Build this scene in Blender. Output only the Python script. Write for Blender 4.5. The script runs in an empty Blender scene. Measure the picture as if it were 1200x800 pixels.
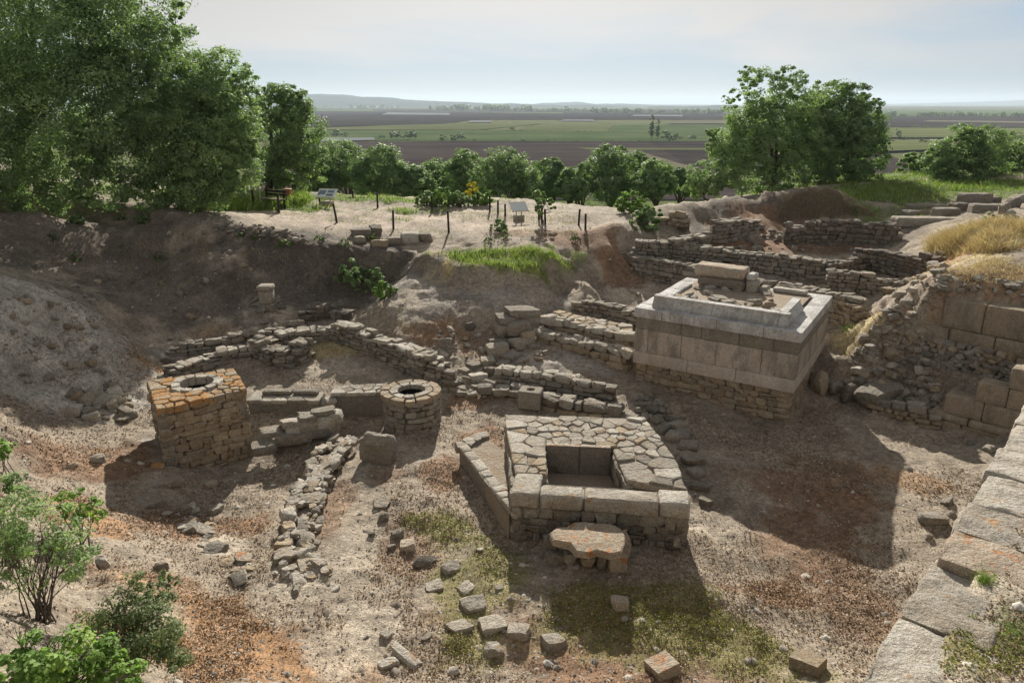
import bpy, bmesh, math, random
import numpy as np
from mathutils import Vector, Matrix, Euler

random.seed(7)
RNG = np.random.default_rng(11)
SC = bpy.context.scene
COL = SC.collection

# ------------------------------------------------------------------ camera
CAM_Z = 9.0
FPX = 841.0                      # focal length in pixels of the 1200 px wide photograph
PITCH = math.atan(279.0 / FPX)
cam_d = bpy.data.cameras.new('camera')
cam_d.sensor_width = 36.0
cam_d.lens = FPX / 1200.0 * 36.0
cam_d.clip_start = 0.1
cam_d.clip_end = 40000.0
cam = bpy.data.objects.new('camera', cam_d)
COL.objects.link(cam)
cam.location = (0, 0, CAM_Z)
cam.rotation_euler = (math.pi / 2 - PITCH, 0, 0)
SC.camera = cam

# ------------------------------------------------------------------ sky and sun
SUN_EL = math.radians(27.0)
SUN_AZ = math.radians(1.0)       # clockwise from +Y, the view direction
world = bpy.data.worlds.new('World')
SC.world = world
world.use_nodes = True
wn = world.node_tree.nodes
wl = world.node_tree.links
wn.clear()
w_out = wn.new('ShaderNodeOutputWorld')
w_bg = wn.new('ShaderNodeBackground')
w_sky = wn.new('ShaderNodeTexSky')
w_sky.sky_type = 'NISHITA'
w_sky.sun_disc = False
w_sky.sun_elevation = SUN_EL
w_sky.sun_rotation = SUN_AZ
w_sky.altitude = 30
w_sky.air_density = 1.0
w_sky.dust_density = 1.0
w_sky.ozone_density = 1.5
w_bg.inputs['Strength'].default_value = 0.07
# thin high cloud over the whole dome
w_tc = wn.new('ShaderNodeTexCoord')
w_map = wn.new('ShaderNodeMapping')
w_map.inputs['Scale'].default_value = (1.0, 1.0, 5.5)
w_noi = wn.new('ShaderNodeTexNoise')
w_noi.inputs['Scale'].default_value = 2.2
w_noi.inputs['Detail'].default_value = 6.0
w_noi.inputs['Roughness'].default_value = 0.52
w_noi.inputs['Distortion'].default_value = 0.4
w_rmp = wn.new('ShaderNodeMapRange')
w_rmp.inputs['From Min'].default_value = 0.38
w_rmp.inputs['From Max'].default_value = 0.62
w_rmp.inputs['To Min'].default_value = 0.0
w_rmp.inputs['To Max'].default_value = 0.95
w_mix = wn.new('ShaderNodeMix')
w_mix.data_type = 'RGBA'
w_bw = wn.new('ShaderNodeRGBToBW')
w_gain = wn.new('ShaderNodeMix')
w_gain.data_type = 'RGBA'
w_gain.blend_type = 'MULTIPLY'
w_gain.inputs['Factor'].default_value = 1.0
w_gain.inputs['B'].default_value = (1.24, 1.20, 1.15, 1)
# the veil evens the sky out: less glare round the sun, more light far from it
w_gam = wn.new('ShaderNodeGamma')
w_gam.inputs['Gamma'].default_value = 0.34
w_scl = wn.new('ShaderNodeMix')
w_scl.data_type = 'RGBA'
w_scl.blend_type = 'MULTIPLY'
w_scl.inputs['Factor'].default_value = 1.0
w_scl.inputs['B'].default_value = (1.5, 1.84, 2.3, 1)
wl.new(w_sky.outputs['Color'], w_gam.inputs['Color'])
wl.new(w_gam.outputs['Color'], w_scl.inputs['A'])
wl.new(w_scl.outputs['Result'], w_bw.inputs['Color'])
wl.new(w_bw.outputs['Val'], w_gain.inputs['A'])
wl.new(w_gain.outputs['Result'], w_mix.inputs['B'])
wl.new(w_tc.outputs['Generated'], w_map.inputs['Vector'])
wl.new(w_map.outputs['Vector'], w_noi.inputs['Vector'])
# the veil thins out towards the horizon
w_sep = wn.new('ShaderNodeSeparateXYZ')
w_ele = wn.new('ShaderNodeMath'); w_ele.operation = 'MULTIPLY_ADD'
w_ele.inputs[1].default_value = 3.2; w_ele.inputs[2].default_value = -0.22
w_cap = wn.new('ShaderNodeMath'); w_cap.operation = 'MINIMUM'; w_cap.inputs[1].default_value = 0.16
w_sum = wn.new('ShaderNodeMath'); w_sum.operation = 'ADD'
wl.new(w_tc.outputs['Generated'], w_sep.inputs['Vector'])
wl.new(w_sep.outputs['Z'], w_ele.inputs[0])
wl.new(w_ele.outputs[0], w_cap.inputs[0])
wl.new(w_noi.outputs['Fac'], w_sum.inputs[0])
wl.new(w_cap.outputs[0], w_sum.inputs[1])
wl.new(w_sum.outputs[0], w_rmp.inputs['Value'])
wl.new(w_rmp.outputs['Result'], w_mix.inputs['Factor'])
wl.new(w_scl.outputs['Result'], w_mix.inputs['A'])
wl.new(w_mix.outputs['Result'], w_bg.inputs['Color'])
wl.new(w_bg.outputs['Background'], w_out.inputs['Surface'])

sun_d = bpy.data.lights.new('sun', 'SUN')
sun_d.energy = 4.2
sun_d.angle = math.radians(0.6)
sun_d.color = (1.0, 0.93, 0.82)
sun = bpy.data.objects.new('sun', sun_d)
COL.objects.link(sun)
sdir = Vector((math.sin(SUN_AZ) * math.cos(SUN_EL), math.cos(SUN_AZ) * math.cos(SUN_EL), math.sin(SUN_EL)))
sun.rotation_euler = sdir.to_track_quat('Z', 'Y').to_euler()
sun.location = (0, 60, 40)

SC.render.engine = 'CYCLES'
vs = SC.view_settings
vs.view_transform = 'Standard'
vs.look = 'None'
vs.gamma = 1.0
vs.exposure = 0.95
vs.use_curve_mapping = False

# ------------------------------------------------------------------ pixel of the photograph -> point at a known height / distance
SP, CP = math.sin(PITCH), math.cos(PITCH)

def ray(px, py):
    u = (px - 600.0) / FPX
    v = (400.0 - py) / FPX
    return Vector((u, CP + v * SP, -SP + v * CP))

def P(px, py, z):
    d = ray(px, py)
    t = (z - CAM_Z) / d.z
    return Vector((d.x * t, d.y * t, z))

def D(px, py, Y):
    d = ray(px, py)
    t = Y / d.y
    return Vector((d.x * t, Y, CAM_Z + d.z * t))

def pxm(px, py, Y):
    "metres per pixel at a distance"
    return Y / ray(px, py).y / FPX

# ------------------------------------------------------------------ noise
_tab = np.random.default_rng(5).random((256, 256))

def vnoise(x, y):
    xi = np.floor(x).astype(int); yi = np.floor(y).astype(int)
    fx = x - xi; fy = y - yi
    fx = fx * fx * (3 - 2 * fx); fy = fy * fy * (3 - 2 * fy)
    a = _tab[xi & 255, yi & 255]; b = _tab[(xi + 1) & 255, yi & 255]
    c = _tab[xi & 255, (yi + 1) & 255]; d = _tab[(xi + 1) & 255, (yi + 1) & 255]
    return (a * (1 - fx) + b * fx) * (1 - fy) + (c * (1 - fx) + d * fx) * fy - 0.5

def fbm(x, y, o=4, g=0.5):
    s = 0.0; a = 1.0
    for i in range(o):
        s = s + a * vnoise(x + 17.3 * i, y + 9.1 * i)
        x = x * 2.03; y = y * 2.03; a *= g
    return s

def sstep(a, b, x):
    t = np.clip((x - a) / (b - a), 0, 1)
    return t * t * (3 - 2 * t)

# ------------------------------------------------------------------ materials
MATS = {}

def new_mat(name):
    m = bpy.data.materials.new(name)
    m.use_nodes = True
    nt = m.node_tree
    nt.nodes.clear()
    out = nt.nodes.new('ShaderNodeOutputMaterial')
    MATS[name] = m
    return m, nt, out

def N(nt, kind, **kw):
    n = nt.nodes.new(kind)
    for k, v in kw.items():
        if k in n.inputs.keys():
            n.inputs[k].default_value = v
        else:
            setattr(n, k, v)
    return n

def ramp(nt, src, stops, interp='LINEAR'):
    r = nt.nodes.new('ShaderNodeValToRGB')
    r.color_ramp.interpolation = interp
    el = r.color_ramp.elements
    while len(el) < len(stops):
        el.new(0.5)
    for e, (p, c) in zip(el, stops):
        e.position = p
        e.color = (c[0], c[1], c[2], 1) if not isinstance(c, (int, float)) else (c, c, c, 1)
    nt.links.new(src, r.inputs['Fac'])
    return r.outputs['Color']

def mix(nt, fac, a, b, mode='MIX'):
    m = nt.nodes.new('ShaderNodeMix')
    m.data_type = 'RGBA'
    m.blend_type = mode
    for sock, v in ((m.inputs['Factor'], fac), (m.inputs['A'], a), (m.inputs['B'], b)):
        if hasattr(v, 'is_linked'):
            nt.links.new(v, sock)
        elif isinstance(v, (int, float)):
            sock.default_value = v
        else:
            sock.default_value = (v[0], v[1], v[2], 1)
    return m.outputs['Result']

def noise(nt, vec, scale, detail=4, rough=0.55, dist=0.0):
    n = N(nt, 'ShaderNodeTexNoise', Scale=scale, Detail=detail, Roughness=rough, Distortion=dist)
    nt.links.new(vec, n.inputs['Vector'])
    return n.outputs['Fac']

def bump(nt, h, strength, dist, prev=None):
    b = N(nt, 'ShaderNodeBump', Strength=strength, Distance=dist)
    nt.links.new(h, b.inputs['Height'])
    if prev is not None:
        nt.links.new(prev, b.inputs['Normal'])
    return b.outputs['Normal']

def diffuse(nt, out, col, nrm=None):
    d = N(nt, 'ShaderNodeBsdfDiffuse', Roughness=1.0)
    nt.links.new(col, d.inputs['Color'])
    if nrm is not None:
        nt.links.new(nrm, d.inputs['Normal'])
    nt.links.new(d.outputs['BSDF'], out.inputs['Surface'])

def principled(nt, out, col, rough=0.9, nrm=None, spec=0.2):
    p = N(nt, 'ShaderNodeBsdfPrincipled', Roughness=rough)
    p.inputs['Specular IOR Level'].default_value = spec
    if hasattr(col, 'is_linked'):
        nt.links.new(col, p.inputs['Base Color'])
    else:
        p.inputs['Base Color'].default_value = (*col, 1)
    if nrm is not None:
        nt.links.new(nrm, p.inputs['Normal'])
    nt.links.new(p.outputs['BSDF'], out.inputs['Surface'])
    return p

def stone_mat(name, dark, light, lichen=0.0, lichen_col=(0.42, 0.19, 0.04), black=0.35, tint=(0.30, 0.22, 0.14), tint_amt=0.35, white=0.4, fine=38.0, stain=0.0):
    dark = tuple(min(.7, x * 1.12) for x in dark); light = tuple(min(.72, x * 1.15) for x in light)
    m, nt, out = new_mat(name)
    geo = N(nt, 'ShaderNodeNewGeometry')
    pos = geo.outputs['Position']
    oi = N(nt, 'ShaderNodeObjectInfo')
    n1 = noise(nt, pos, 2.6, 5, 0.6)
    n2 = noise(nt, pos, 11.0, 5, 0.65)
    n3 = noise(nt, pos, fine, 4, 0.7)
    base = ramp(nt, oi.outputs['Random'], [(0.0, dark), (1.0, light)])
    tn = ramp(nt, n1, [(0.42, 0.0), (0.62, 1.0)])
    tm = N(nt, 'ShaderNodeMath', operation='MULTIPLY'); nt.links.new(tn, tm.inputs[0]); tm.inputs[1].default_value = tint_amt
    c = mix(nt, tm.outputs[0], base, tint)
    # weather-black crust and pale patches
    bn = ramp(nt, n2, [(0.50, 0.0), (0.66, 1.0)])
    bm = N(nt, 'ShaderNodeMath', operation='MULTIPLY'); nt.links.new(bn, bm.inputs[0]); bm.inputs[1].default_value = black
    c = mix(nt, bm.outputs[0], c, (0.075, 0.07, 0.063))
    wn_ = ramp(nt, n2, [(0.30, 1.0), (0.43, 0.0)])
    wm = N(nt, 'ShaderNodeMath', operation='MULTIPLY'); nt.links.new(wn_, wm.inputs[0]); wm.inputs[1].default_value = white
    c = mix(nt, wm.outputs[0], c, tuple(min(0.62, x * 1.35 + 0.05) for x in light))
    if stain > 0:
        mp = N(nt, 'ShaderNodeMapping'); mp.inputs['Scale'].default_value = (1.5, 1.5, 0.55)
        nt.links.new(pos, mp.inputs['Vector'])
        n6 = noise(nt, mp.outputs['Vector'], 1.1, 7, 0.68, 0.3)
        s6 = ramp(nt, n6, [(0.46, 0.0), (0.60, 1.0)])
        sm6 = N(nt, 'ShaderNodeMath', operation='MULTIPLY'); nt.links.new(s6, sm6.inputs[0]); sm6.inputs[1].default_value = stain
        c = mix(nt, sm6.outputs[0], c, (0.17, 0.155, 0.135))
    if lichen > 0:
        n4 = noise(nt, pos, 3.4, 6, 0.68, 0.6)
        lo = 0.64 - 0.24 * lichen
        lm = ramp(nt, n4, [(lo, 0.0), (lo + 0.08, 1.0)])
        n5 = noise(nt, pos, 24.0, 3, 0.7)
        lb = ramp(nt, n5, [(0.38, 0.0), (0.55, 1.0)])
        mm = N(nt, 'ShaderNodeMath', operation='MULTIPLY'); nt.links.new(lm, mm.inputs[0]); nt.links.new(lb, mm.inputs[1])
        c = mix(nt, mm.outputs[0], c, lichen_col)
    sp = ramp(nt, n3, [(0.25, 0.45), (0.5, 1.0), (0.75, 1.4)])
    c = mix(nt, 1.0, c, sp, 'MULTIPLY')
    nb = bump(nt, n3, 0.7, 0.035)
    nb = bump(nt, n2, 0.8, 0.10, nb)
    principled(nt, out, c, 0.92, nb, 0.15)
    return m

G_ = (0.20, 0.185, 0.16); GL_ = (0.36, 0.33, 0.28)
stone_mat('stone_grey', G_, GL_)
stone_mat('stone_dark', (0.13, 0.12, 0.105), (0.27, 0.25, 0.215), black=0.5)
stone_mat('stone_pale', (0.34, 0.31, 0.26), (0.50, 0.47, 0.41), lichen=0.18, black=0.3)
stone_mat('stone_tan', (0.24, 0.20, 0.15), (0.42, 0.35, 0.26), lichen=0.12, black=0.22, tint=(0.38, 0.26, 0.14))
stone_mat('stone_lichen', (0.32, 0.275, 0.2), (0.39, 0.34, 0.25), lichen=0.95, black=0.2, lichen_col=(0.46, 0.21, 0.045))
stone_mat('stone_rust', (0.36, 0.30, 0.23), (0.46, 0.40, 0.33), lichen=0.42, black=0.2, lichen_col=(0.45, 0.17, 0.04))
stone_mat('stone_ashlar', (0.48, 0.415, 0.345), (0.52, 0.455, 0.385), black=0.12, tint=(0.50, 0.39, 0.31), tint_amt=0.4, white=0.2, stain=0.6)
stone_mat('stone_dado', (0.55, 0.48, 0.41), (0.60, 0.53, 0.46), black=0.08, tint=(0.50, 0.40, 0.33), tint_amt=0.4, white=0.2, stain=0.2)
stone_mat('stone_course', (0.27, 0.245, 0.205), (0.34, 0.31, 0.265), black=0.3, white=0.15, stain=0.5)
stone_mat('stone_marble', (0.60, 0.58, 0.54), (0.70, 0.68, 0.63), black=0.30, tint=(0.42, 0.42, 0.42), tint_amt=0.35, white=0.5, stain=0.45)
stone_mat('stone_block', (0.33, 0.275, 0.205), (0.42, 0.35, 0.265), black=0.14, tint=(0.36, 0.28, 0.18), tint_amt=0.4, white=0.15, stain=0.5)
stone_mat('stone_render', (0.20, 0.185, 0.16), (0.24, 0.22, 0.19), black=0.25, tint_amt=0.2)
stone_mat('wall_core', (0.10, 0.085, 0.07), (0.13, 0.11, 0.09), black=0.2, white=0.0)
stone_mat('earth_fill', (0.30, 0.255, 0.2), (0.34, 0.285, 0.225), black=0.1, white=0.2, tint=(0.30, 0.20, 0.11))

def flat_mat(name, col, rough=0.8, var=0.25, scale=20.0):
    m, nt, out = new_mat(name)
    geo = N(nt, 'ShaderNodeNewGeometry')
    n = noise(nt, geo.outputs['Position'], scale, 4, 0.6)
    k = ramp(nt, n, [(0.3, 1 - var), (0.7, 1 + var)])
    c = mix(nt, 1.0, col, k, 'MULTIPLY')
    principled(nt, out, c, rough, bump(nt, n, 0.2, 0.01))
    return m

flat_mat('wood_dark', (0.035, 0.027, 0.022))
flat_mat('wood_seat', (0.30, 0.24, 0.17))
flat_mat('metal_grey', (0.35, 0.36, 0.36), 0.5, 0.1)
flat_mat('panel_white', (0.72, 0.74, 0.74), 0.35, 0.05)
flat_mat('panel_print', (0.18, 0.25, 0.30), 0.4, 0.3, 60.0)
flat_mat('panel_cream', (0.62, 0.58, 0.48), 0.5, 0.08)
flat_mat('bin_red', (0.36, 0.13, 0.085), 0.6, 0.15)
flat_mat('shaft_shade', (0.016, 0.015, 0.014), 0.95)  # near-black colour stands in for the shade down inside the well shafts
flat_mat('bark', (0.10, 0.08, 0.06), 0.95, 0.4, 9.0)
flat_mat('twig', (0.11, 0.09, 0.075), 0.95, 0.3, 15.0)

def leaf_mat(name, dark, light, trans=0.45, yellow=(0.30, 0.32, 0.06)):
    m, nt, out = new_mat(name)
    at = N(nt, 'ShaderNodeAttribute', attribute_name='leaf')
    c = ramp(nt, at.outputs['Fac'], [(0.0, dark), (0.8, light), (1.0, yellow)])
    d = N(nt, 'ShaderNodeBsdfPrincipled', Roughness=0.6)
    d.inputs['Specular IOR Level'].default_value = 0.08
    nt.links.new(c, d.inputs['Base Color'])
    t = N(nt, 'ShaderNodeBsdfTranslucent')
    tc = mix(nt, 1.0, c, (1.55 * trans, 1.75 * trans, 1.0 * trans), 'MULTIPLY')
    nt.links.new(tc, t.inputs['Color'])
    mx = N(nt, 'ShaderNodeAddShader')
    nt.links.new(d.outputs[0], mx.inputs[0]); nt.links.new(t.outputs[0], mx.inputs[1])
    nt.links.new(mx.outputs[0], out.inputs['Surface'])
    return m

leaf_mat('leaf_oak', (0.072, 0.11, 0.055), (0.15, 0.208, 0.095), trans=0.55, yellow=(0.23, 0.29, 0.115))
leaf_mat('leaf_pale', (0.085, 0.13, 0.062), (0.172, 0.232, 0.105), trans=0.55, yellow=(0.26, 0.32, 0.125))
leaf_mat('leaf_bright', (0.06, 0.11, 0.03), (0.14, 0.22, 0.05), trans=0.5, yellow=(0.25, 0.32, 0.08))
leaf_mat('leaf_olive', (0.06, 0.085, 0.04), (0.13, 0.165, 0.075), trans=0.4, yellow=(0.2, 0.23, 0.1))
leaf_mat('leaf_yellow', (0.30, 0.26, 0.03), (0.52, 0.44, 0.05), yellow=(0.6, 0.52, 0.08))
leaf_mat('grass_green', (0.075, 0.115, 0.03), (0.165, 0.225, 0.06), trans=0.4, yellow=(0.30, 0.31, 0.12))
leaf_mat('grass_weed', (0.07, 0.105, 0.035), (0.16, 0.20, 0.07), trans=0.4, yellow=(0.32, 0.30, 0.14))
leaf_mat('grass_dry', (0.32, 0.215, 0.12), (0.47, 0.38, 0.25), yellow=(0.60, 0.54, 0.41), trans=0.22)
leaf_mat('grass_brown', (0.17, 0.135, 0.10), (0.30, 0.245, 0.18), yellow=(0.44, 0.38, 0.27), trans=0.2)
leaf_mat('grass_rust', (0.17, 0.095, 0.05), (0.33, 0.20, 0.10), yellow=(0.46, 0.35, 0.21), trans=0.15)
leaf_mat('litter', (0.15, 0.10, 0.065), (0.29, 0.19, 0.12), yellow=(0.52, 0.46, 0.37), trans=0.1)
leaf_mat('moss_cover', (0.10, 0.115, 0.03), (0.22, 0.22, 0.06), yellow=(0.36, 0.30, 0.11), trans=0.25)

# ------------------------------------------------------------------ mesh and object helpers
def quick_mesh(name, verts, faces, mat=None, attr=None, smooth=False):
    "numpy verts (n,3) and faces (m,k) of equal size -> mesh"
    me = bpy.data.meshes.new(name)
    verts = np.asarray(verts, np.float32); faces = np.asarray(faces, np.int32)
    k = faces.shape[1]
    me.vertices.add(len(verts)); me.vertices.foreach_set('co', verts.ravel())
    me.loops.add(faces.size); me.loops.foreach_set('vertex_index', faces.ravel())
    me.polygons.add(len(faces)); me.polygons.foreach_set('loop_start', np.arange(0, faces.size, k, dtype=np.int32))
    me.update(calc_edges=True)
    if smooth:
        me.polygons.foreach_set('use_smooth', np.ones(len(faces), bool))
    if attr is not None:
        a = me.attributes.new('leaf', 'FLOAT', 'POINT')
        a.data.foreach_set('value', np.asarray(attr, np.float32))
    if mat:
        me.materials.append(MATS[mat])
    return me

def link(name, data, parent=None, loc=(0, 0, 0), rot=(0, 0, 0), scale=(1, 1, 1)):
    o = bpy.data.objects.new(name, data)
    COL.objects.link(o)
    if parent is not None:
        o.parent = parent
        pl = parent['_o']
        loc = (loc[0] - pl[0], loc[1] - pl[1], loc[2] - pl[2])
    o.location = loc; o.rotation_euler = rot; o.scale = scale
    return o

def thing(name, label, cat, loc=(0, 0, 0), group=None):
    o = bpy.data.objects.new(name, None)
    COL.objects.link(o)
    o.empty_display_size = 0.2
    o.location = loc
    o['_o'] = tuple(loc)
    o['label'] = label; o['category'] = cat
    o['kind'] = 'thing'
    if group:
        o['group'] = group
    return o

def tag(o, label, cat, group=None):
    o['label'] = label; o['category'] = cat
    if group:
        o['group'] = group
    return o

def structure(o):
    o['kind'] = 'structure'
    return o

def stuff(o, label=None, cat=None):
    o['kind'] = 'stuff'
    if label:
        o['label'] = label; o['category'] = cat
    return o

# ---- library of stones: unit boxes that are worn, skewed and chipped
LIB = {}

def stone_mesh(kind, k, mat):
    key = (kind, k, mat)
    if key in LIB:
        return LIB[key]
    r = np.random.default_rng(1000 + k * 7 + {'block': 0, 'rock': 300, 'slab': 600, 'ashlar': 900}[kind])
    bm = bmesh.new()
    bmesh.ops.create_cube(bm, size=1.0)
    cuts = 3
    bmesh.ops.subdivide_edges(bm, edges=bm.edges[:], cuts=cuts, use_grid_fill=True)
    rad, skew, nz = {'block': (0.15, 0.11, 0.05), 'rock': (0.22, 0.22, 0.07), 'slab': (0.12, 0.14, 0.04), 'ashlar': (0.03, 0.012, 0.008)}[kind]
    co = np.array([v.co for v in bm.verts])
    inner = np.clip(co, -0.5 + rad, 0.5 - rad)
    d = co - inner
    ln = np.linalg.norm(d, axis=1, keepdims=True)
    # keep grid vertices near the rounded shell
    co = np.where(ln > 1e-6, inner + d / np.maximum(ln, 1e-6) * rad, co)
    corner = r.uniform(-skew, skew, (2, 2, 2, 3))
    t = co + 0.5
    disp = 0
    for i in (0, 1):
        for j in (0, 1):
            for l in (0, 1):
                w = (t[:, 0] if i else 1 - t[:, 0]) * (t[:, 1] if j else 1 - t[:, 1]) * (t[:, 2] if l else 1 - t[:, 2])
                disp = disp + w[:, None] * corner[i, j, l]
    co = co + disp + r.normal(0, nz, co.shape) * 0.6
    # one broken corner
    if kind in ('block', 'rock', 'slab'):
        for _ in range(2 if kind != 'rock' else 7):
            nrm = r.normal(size=3); nrm[2] *= 0.5; nrm /= np.linalg.norm(nrm)
            lim = r.uniform(0.50, 0.62) if kind != 'rock' else r.uniform(0.33, 0.5)
            s = co @ nrm - lim
            co = co - np.where(s > 0, s, 0)[:, None] * nrm * 0.95
    for v, c in zip(bm.verts, co):
        v.co = c
    me = bpy.data.meshes.new(kind + '_stone')
    bm.to_mesh(me); bm.free()
    me.polygons.foreach_set('use_smooth', np.ones(len(me.polygons), bool))
    me.set_sharp_from_angle(angle=math.radians(38))
    me.materials.append(MATS[mat])
    LIB[key] = me
    return me

def stone(parent, kind, mat, c, size, rz=0.0, name='stone', tilt=0.05, nvar=14):
    me = stone_mesh(kind, random.randrange(nvar), mat)
    flip = random.choice((0, math.pi))
    return link(name, me, parent, c, (random.uniform(-tilt, tilt), random.uniform(-tilt, tilt), rz + flip), size)

def box_mesh(name, c, sx, sy, sz, mat, bevel=0.0):
    bm = bmesh.new()
    bmesh.ops.create_cube(bm, size=1.0)
    for v in bm.verts:
        v.co = Vector((v.co.x * sx + c[0], v.co.y * sy + c[1], v.co.z * sz + c[2]))
    if bevel:
        bmesh.ops.bevel(bm, geom=bm.edges[:], offset=bevel, segments=1, affect='EDGES')
    me = bpy.data.meshes.new(name)
    bm.to_mesh(me); bm.free()
    me.materials.append(MATS[mat])
    return me

def prism_mesh(name, poly, z0, z1, mat, bevel=0.0, jit=0.0, segs=1):
    "polygon (list of xy) extruded from z0 to z1; each may be a number or a list per corner"
    bm = bmesh.new()
    n = len(poly)
    z0 = [z0] * n if isinstance(z0, (int, float)) else z0
    z1 = [z1] * n if isinstance(z1, (int, float)) else z1
    lo = [bm.verts.new((p[0], p[1], z0[i])) for i, p in enumerate(poly)]
    hi = [bm.verts.new((p[0], p[1], z1[i] + random.uniform(-jit, jit))) for i, p in enumerate(poly)]
    bm.faces.new(hi)
    bm.faces.new(lo[::-1])
    for i in range(n):
        j = (i + 1) % n
        bm.faces.new((lo[i], lo[j], hi[j], hi[i]))
    bmesh.ops.recalc_face_normals(bm, faces=bm.faces[:])
    if bevel:
        es = [e for e in bm.edges if e.verts[0] in hi and e.verts[1] in hi]
        bmesh.ops.bevel(bm, geom=es, offset=bevel, segments=segs, affect='EDGES', clamp_overlap=True)
    me = bpy.data.meshes.new(name)
    bm.to_mesh(me); bm.free()
    me.materials.append(MATS[mat])
    return me

def tube_arrays(pts, rads, seg=6):
    "ring tube along points -> verts, quads"
    pts = [Vector(p) for p in pts]
    V = []; F = []
    for i, p in enumerate(pts):
        a = pts[max(0, i - 1)]; b = pts[min(len(pts) - 1, i + 1)]
        t = (b - a).normalized()
        x = t.cross(Vector((0.31, 0.95, 0.1)) if abs(t.y) < 0.9 else Vector((1, 0, 0))).normalized()
        y = t.cross(x)
        for k in range(seg):
            an = 2 * math.pi * k / seg
            V.append(p + (x * math.cos(an) + y * math.sin(an)) * rads[i])
    for i in range(len(pts) - 1):
        for k in range(seg):
            F.append((i * seg + k, i * seg + (k + 1) % seg, (i + 1) * seg + (k + 1) % seg, (i + 1) * seg + k))
    return V, F

def tubes_mesh(name, tubes, mat, seg=6):
    V = []; F = []
    for pts, rads in tubes:
        v, f = tube_arrays(pts, rads, seg)
        o = len(V)
        V += v; F += [tuple(i + o for i in q) for q in f]
    return quick_mesh(name, [tuple(v) for v in V], F, mat, smooth=True)

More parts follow.
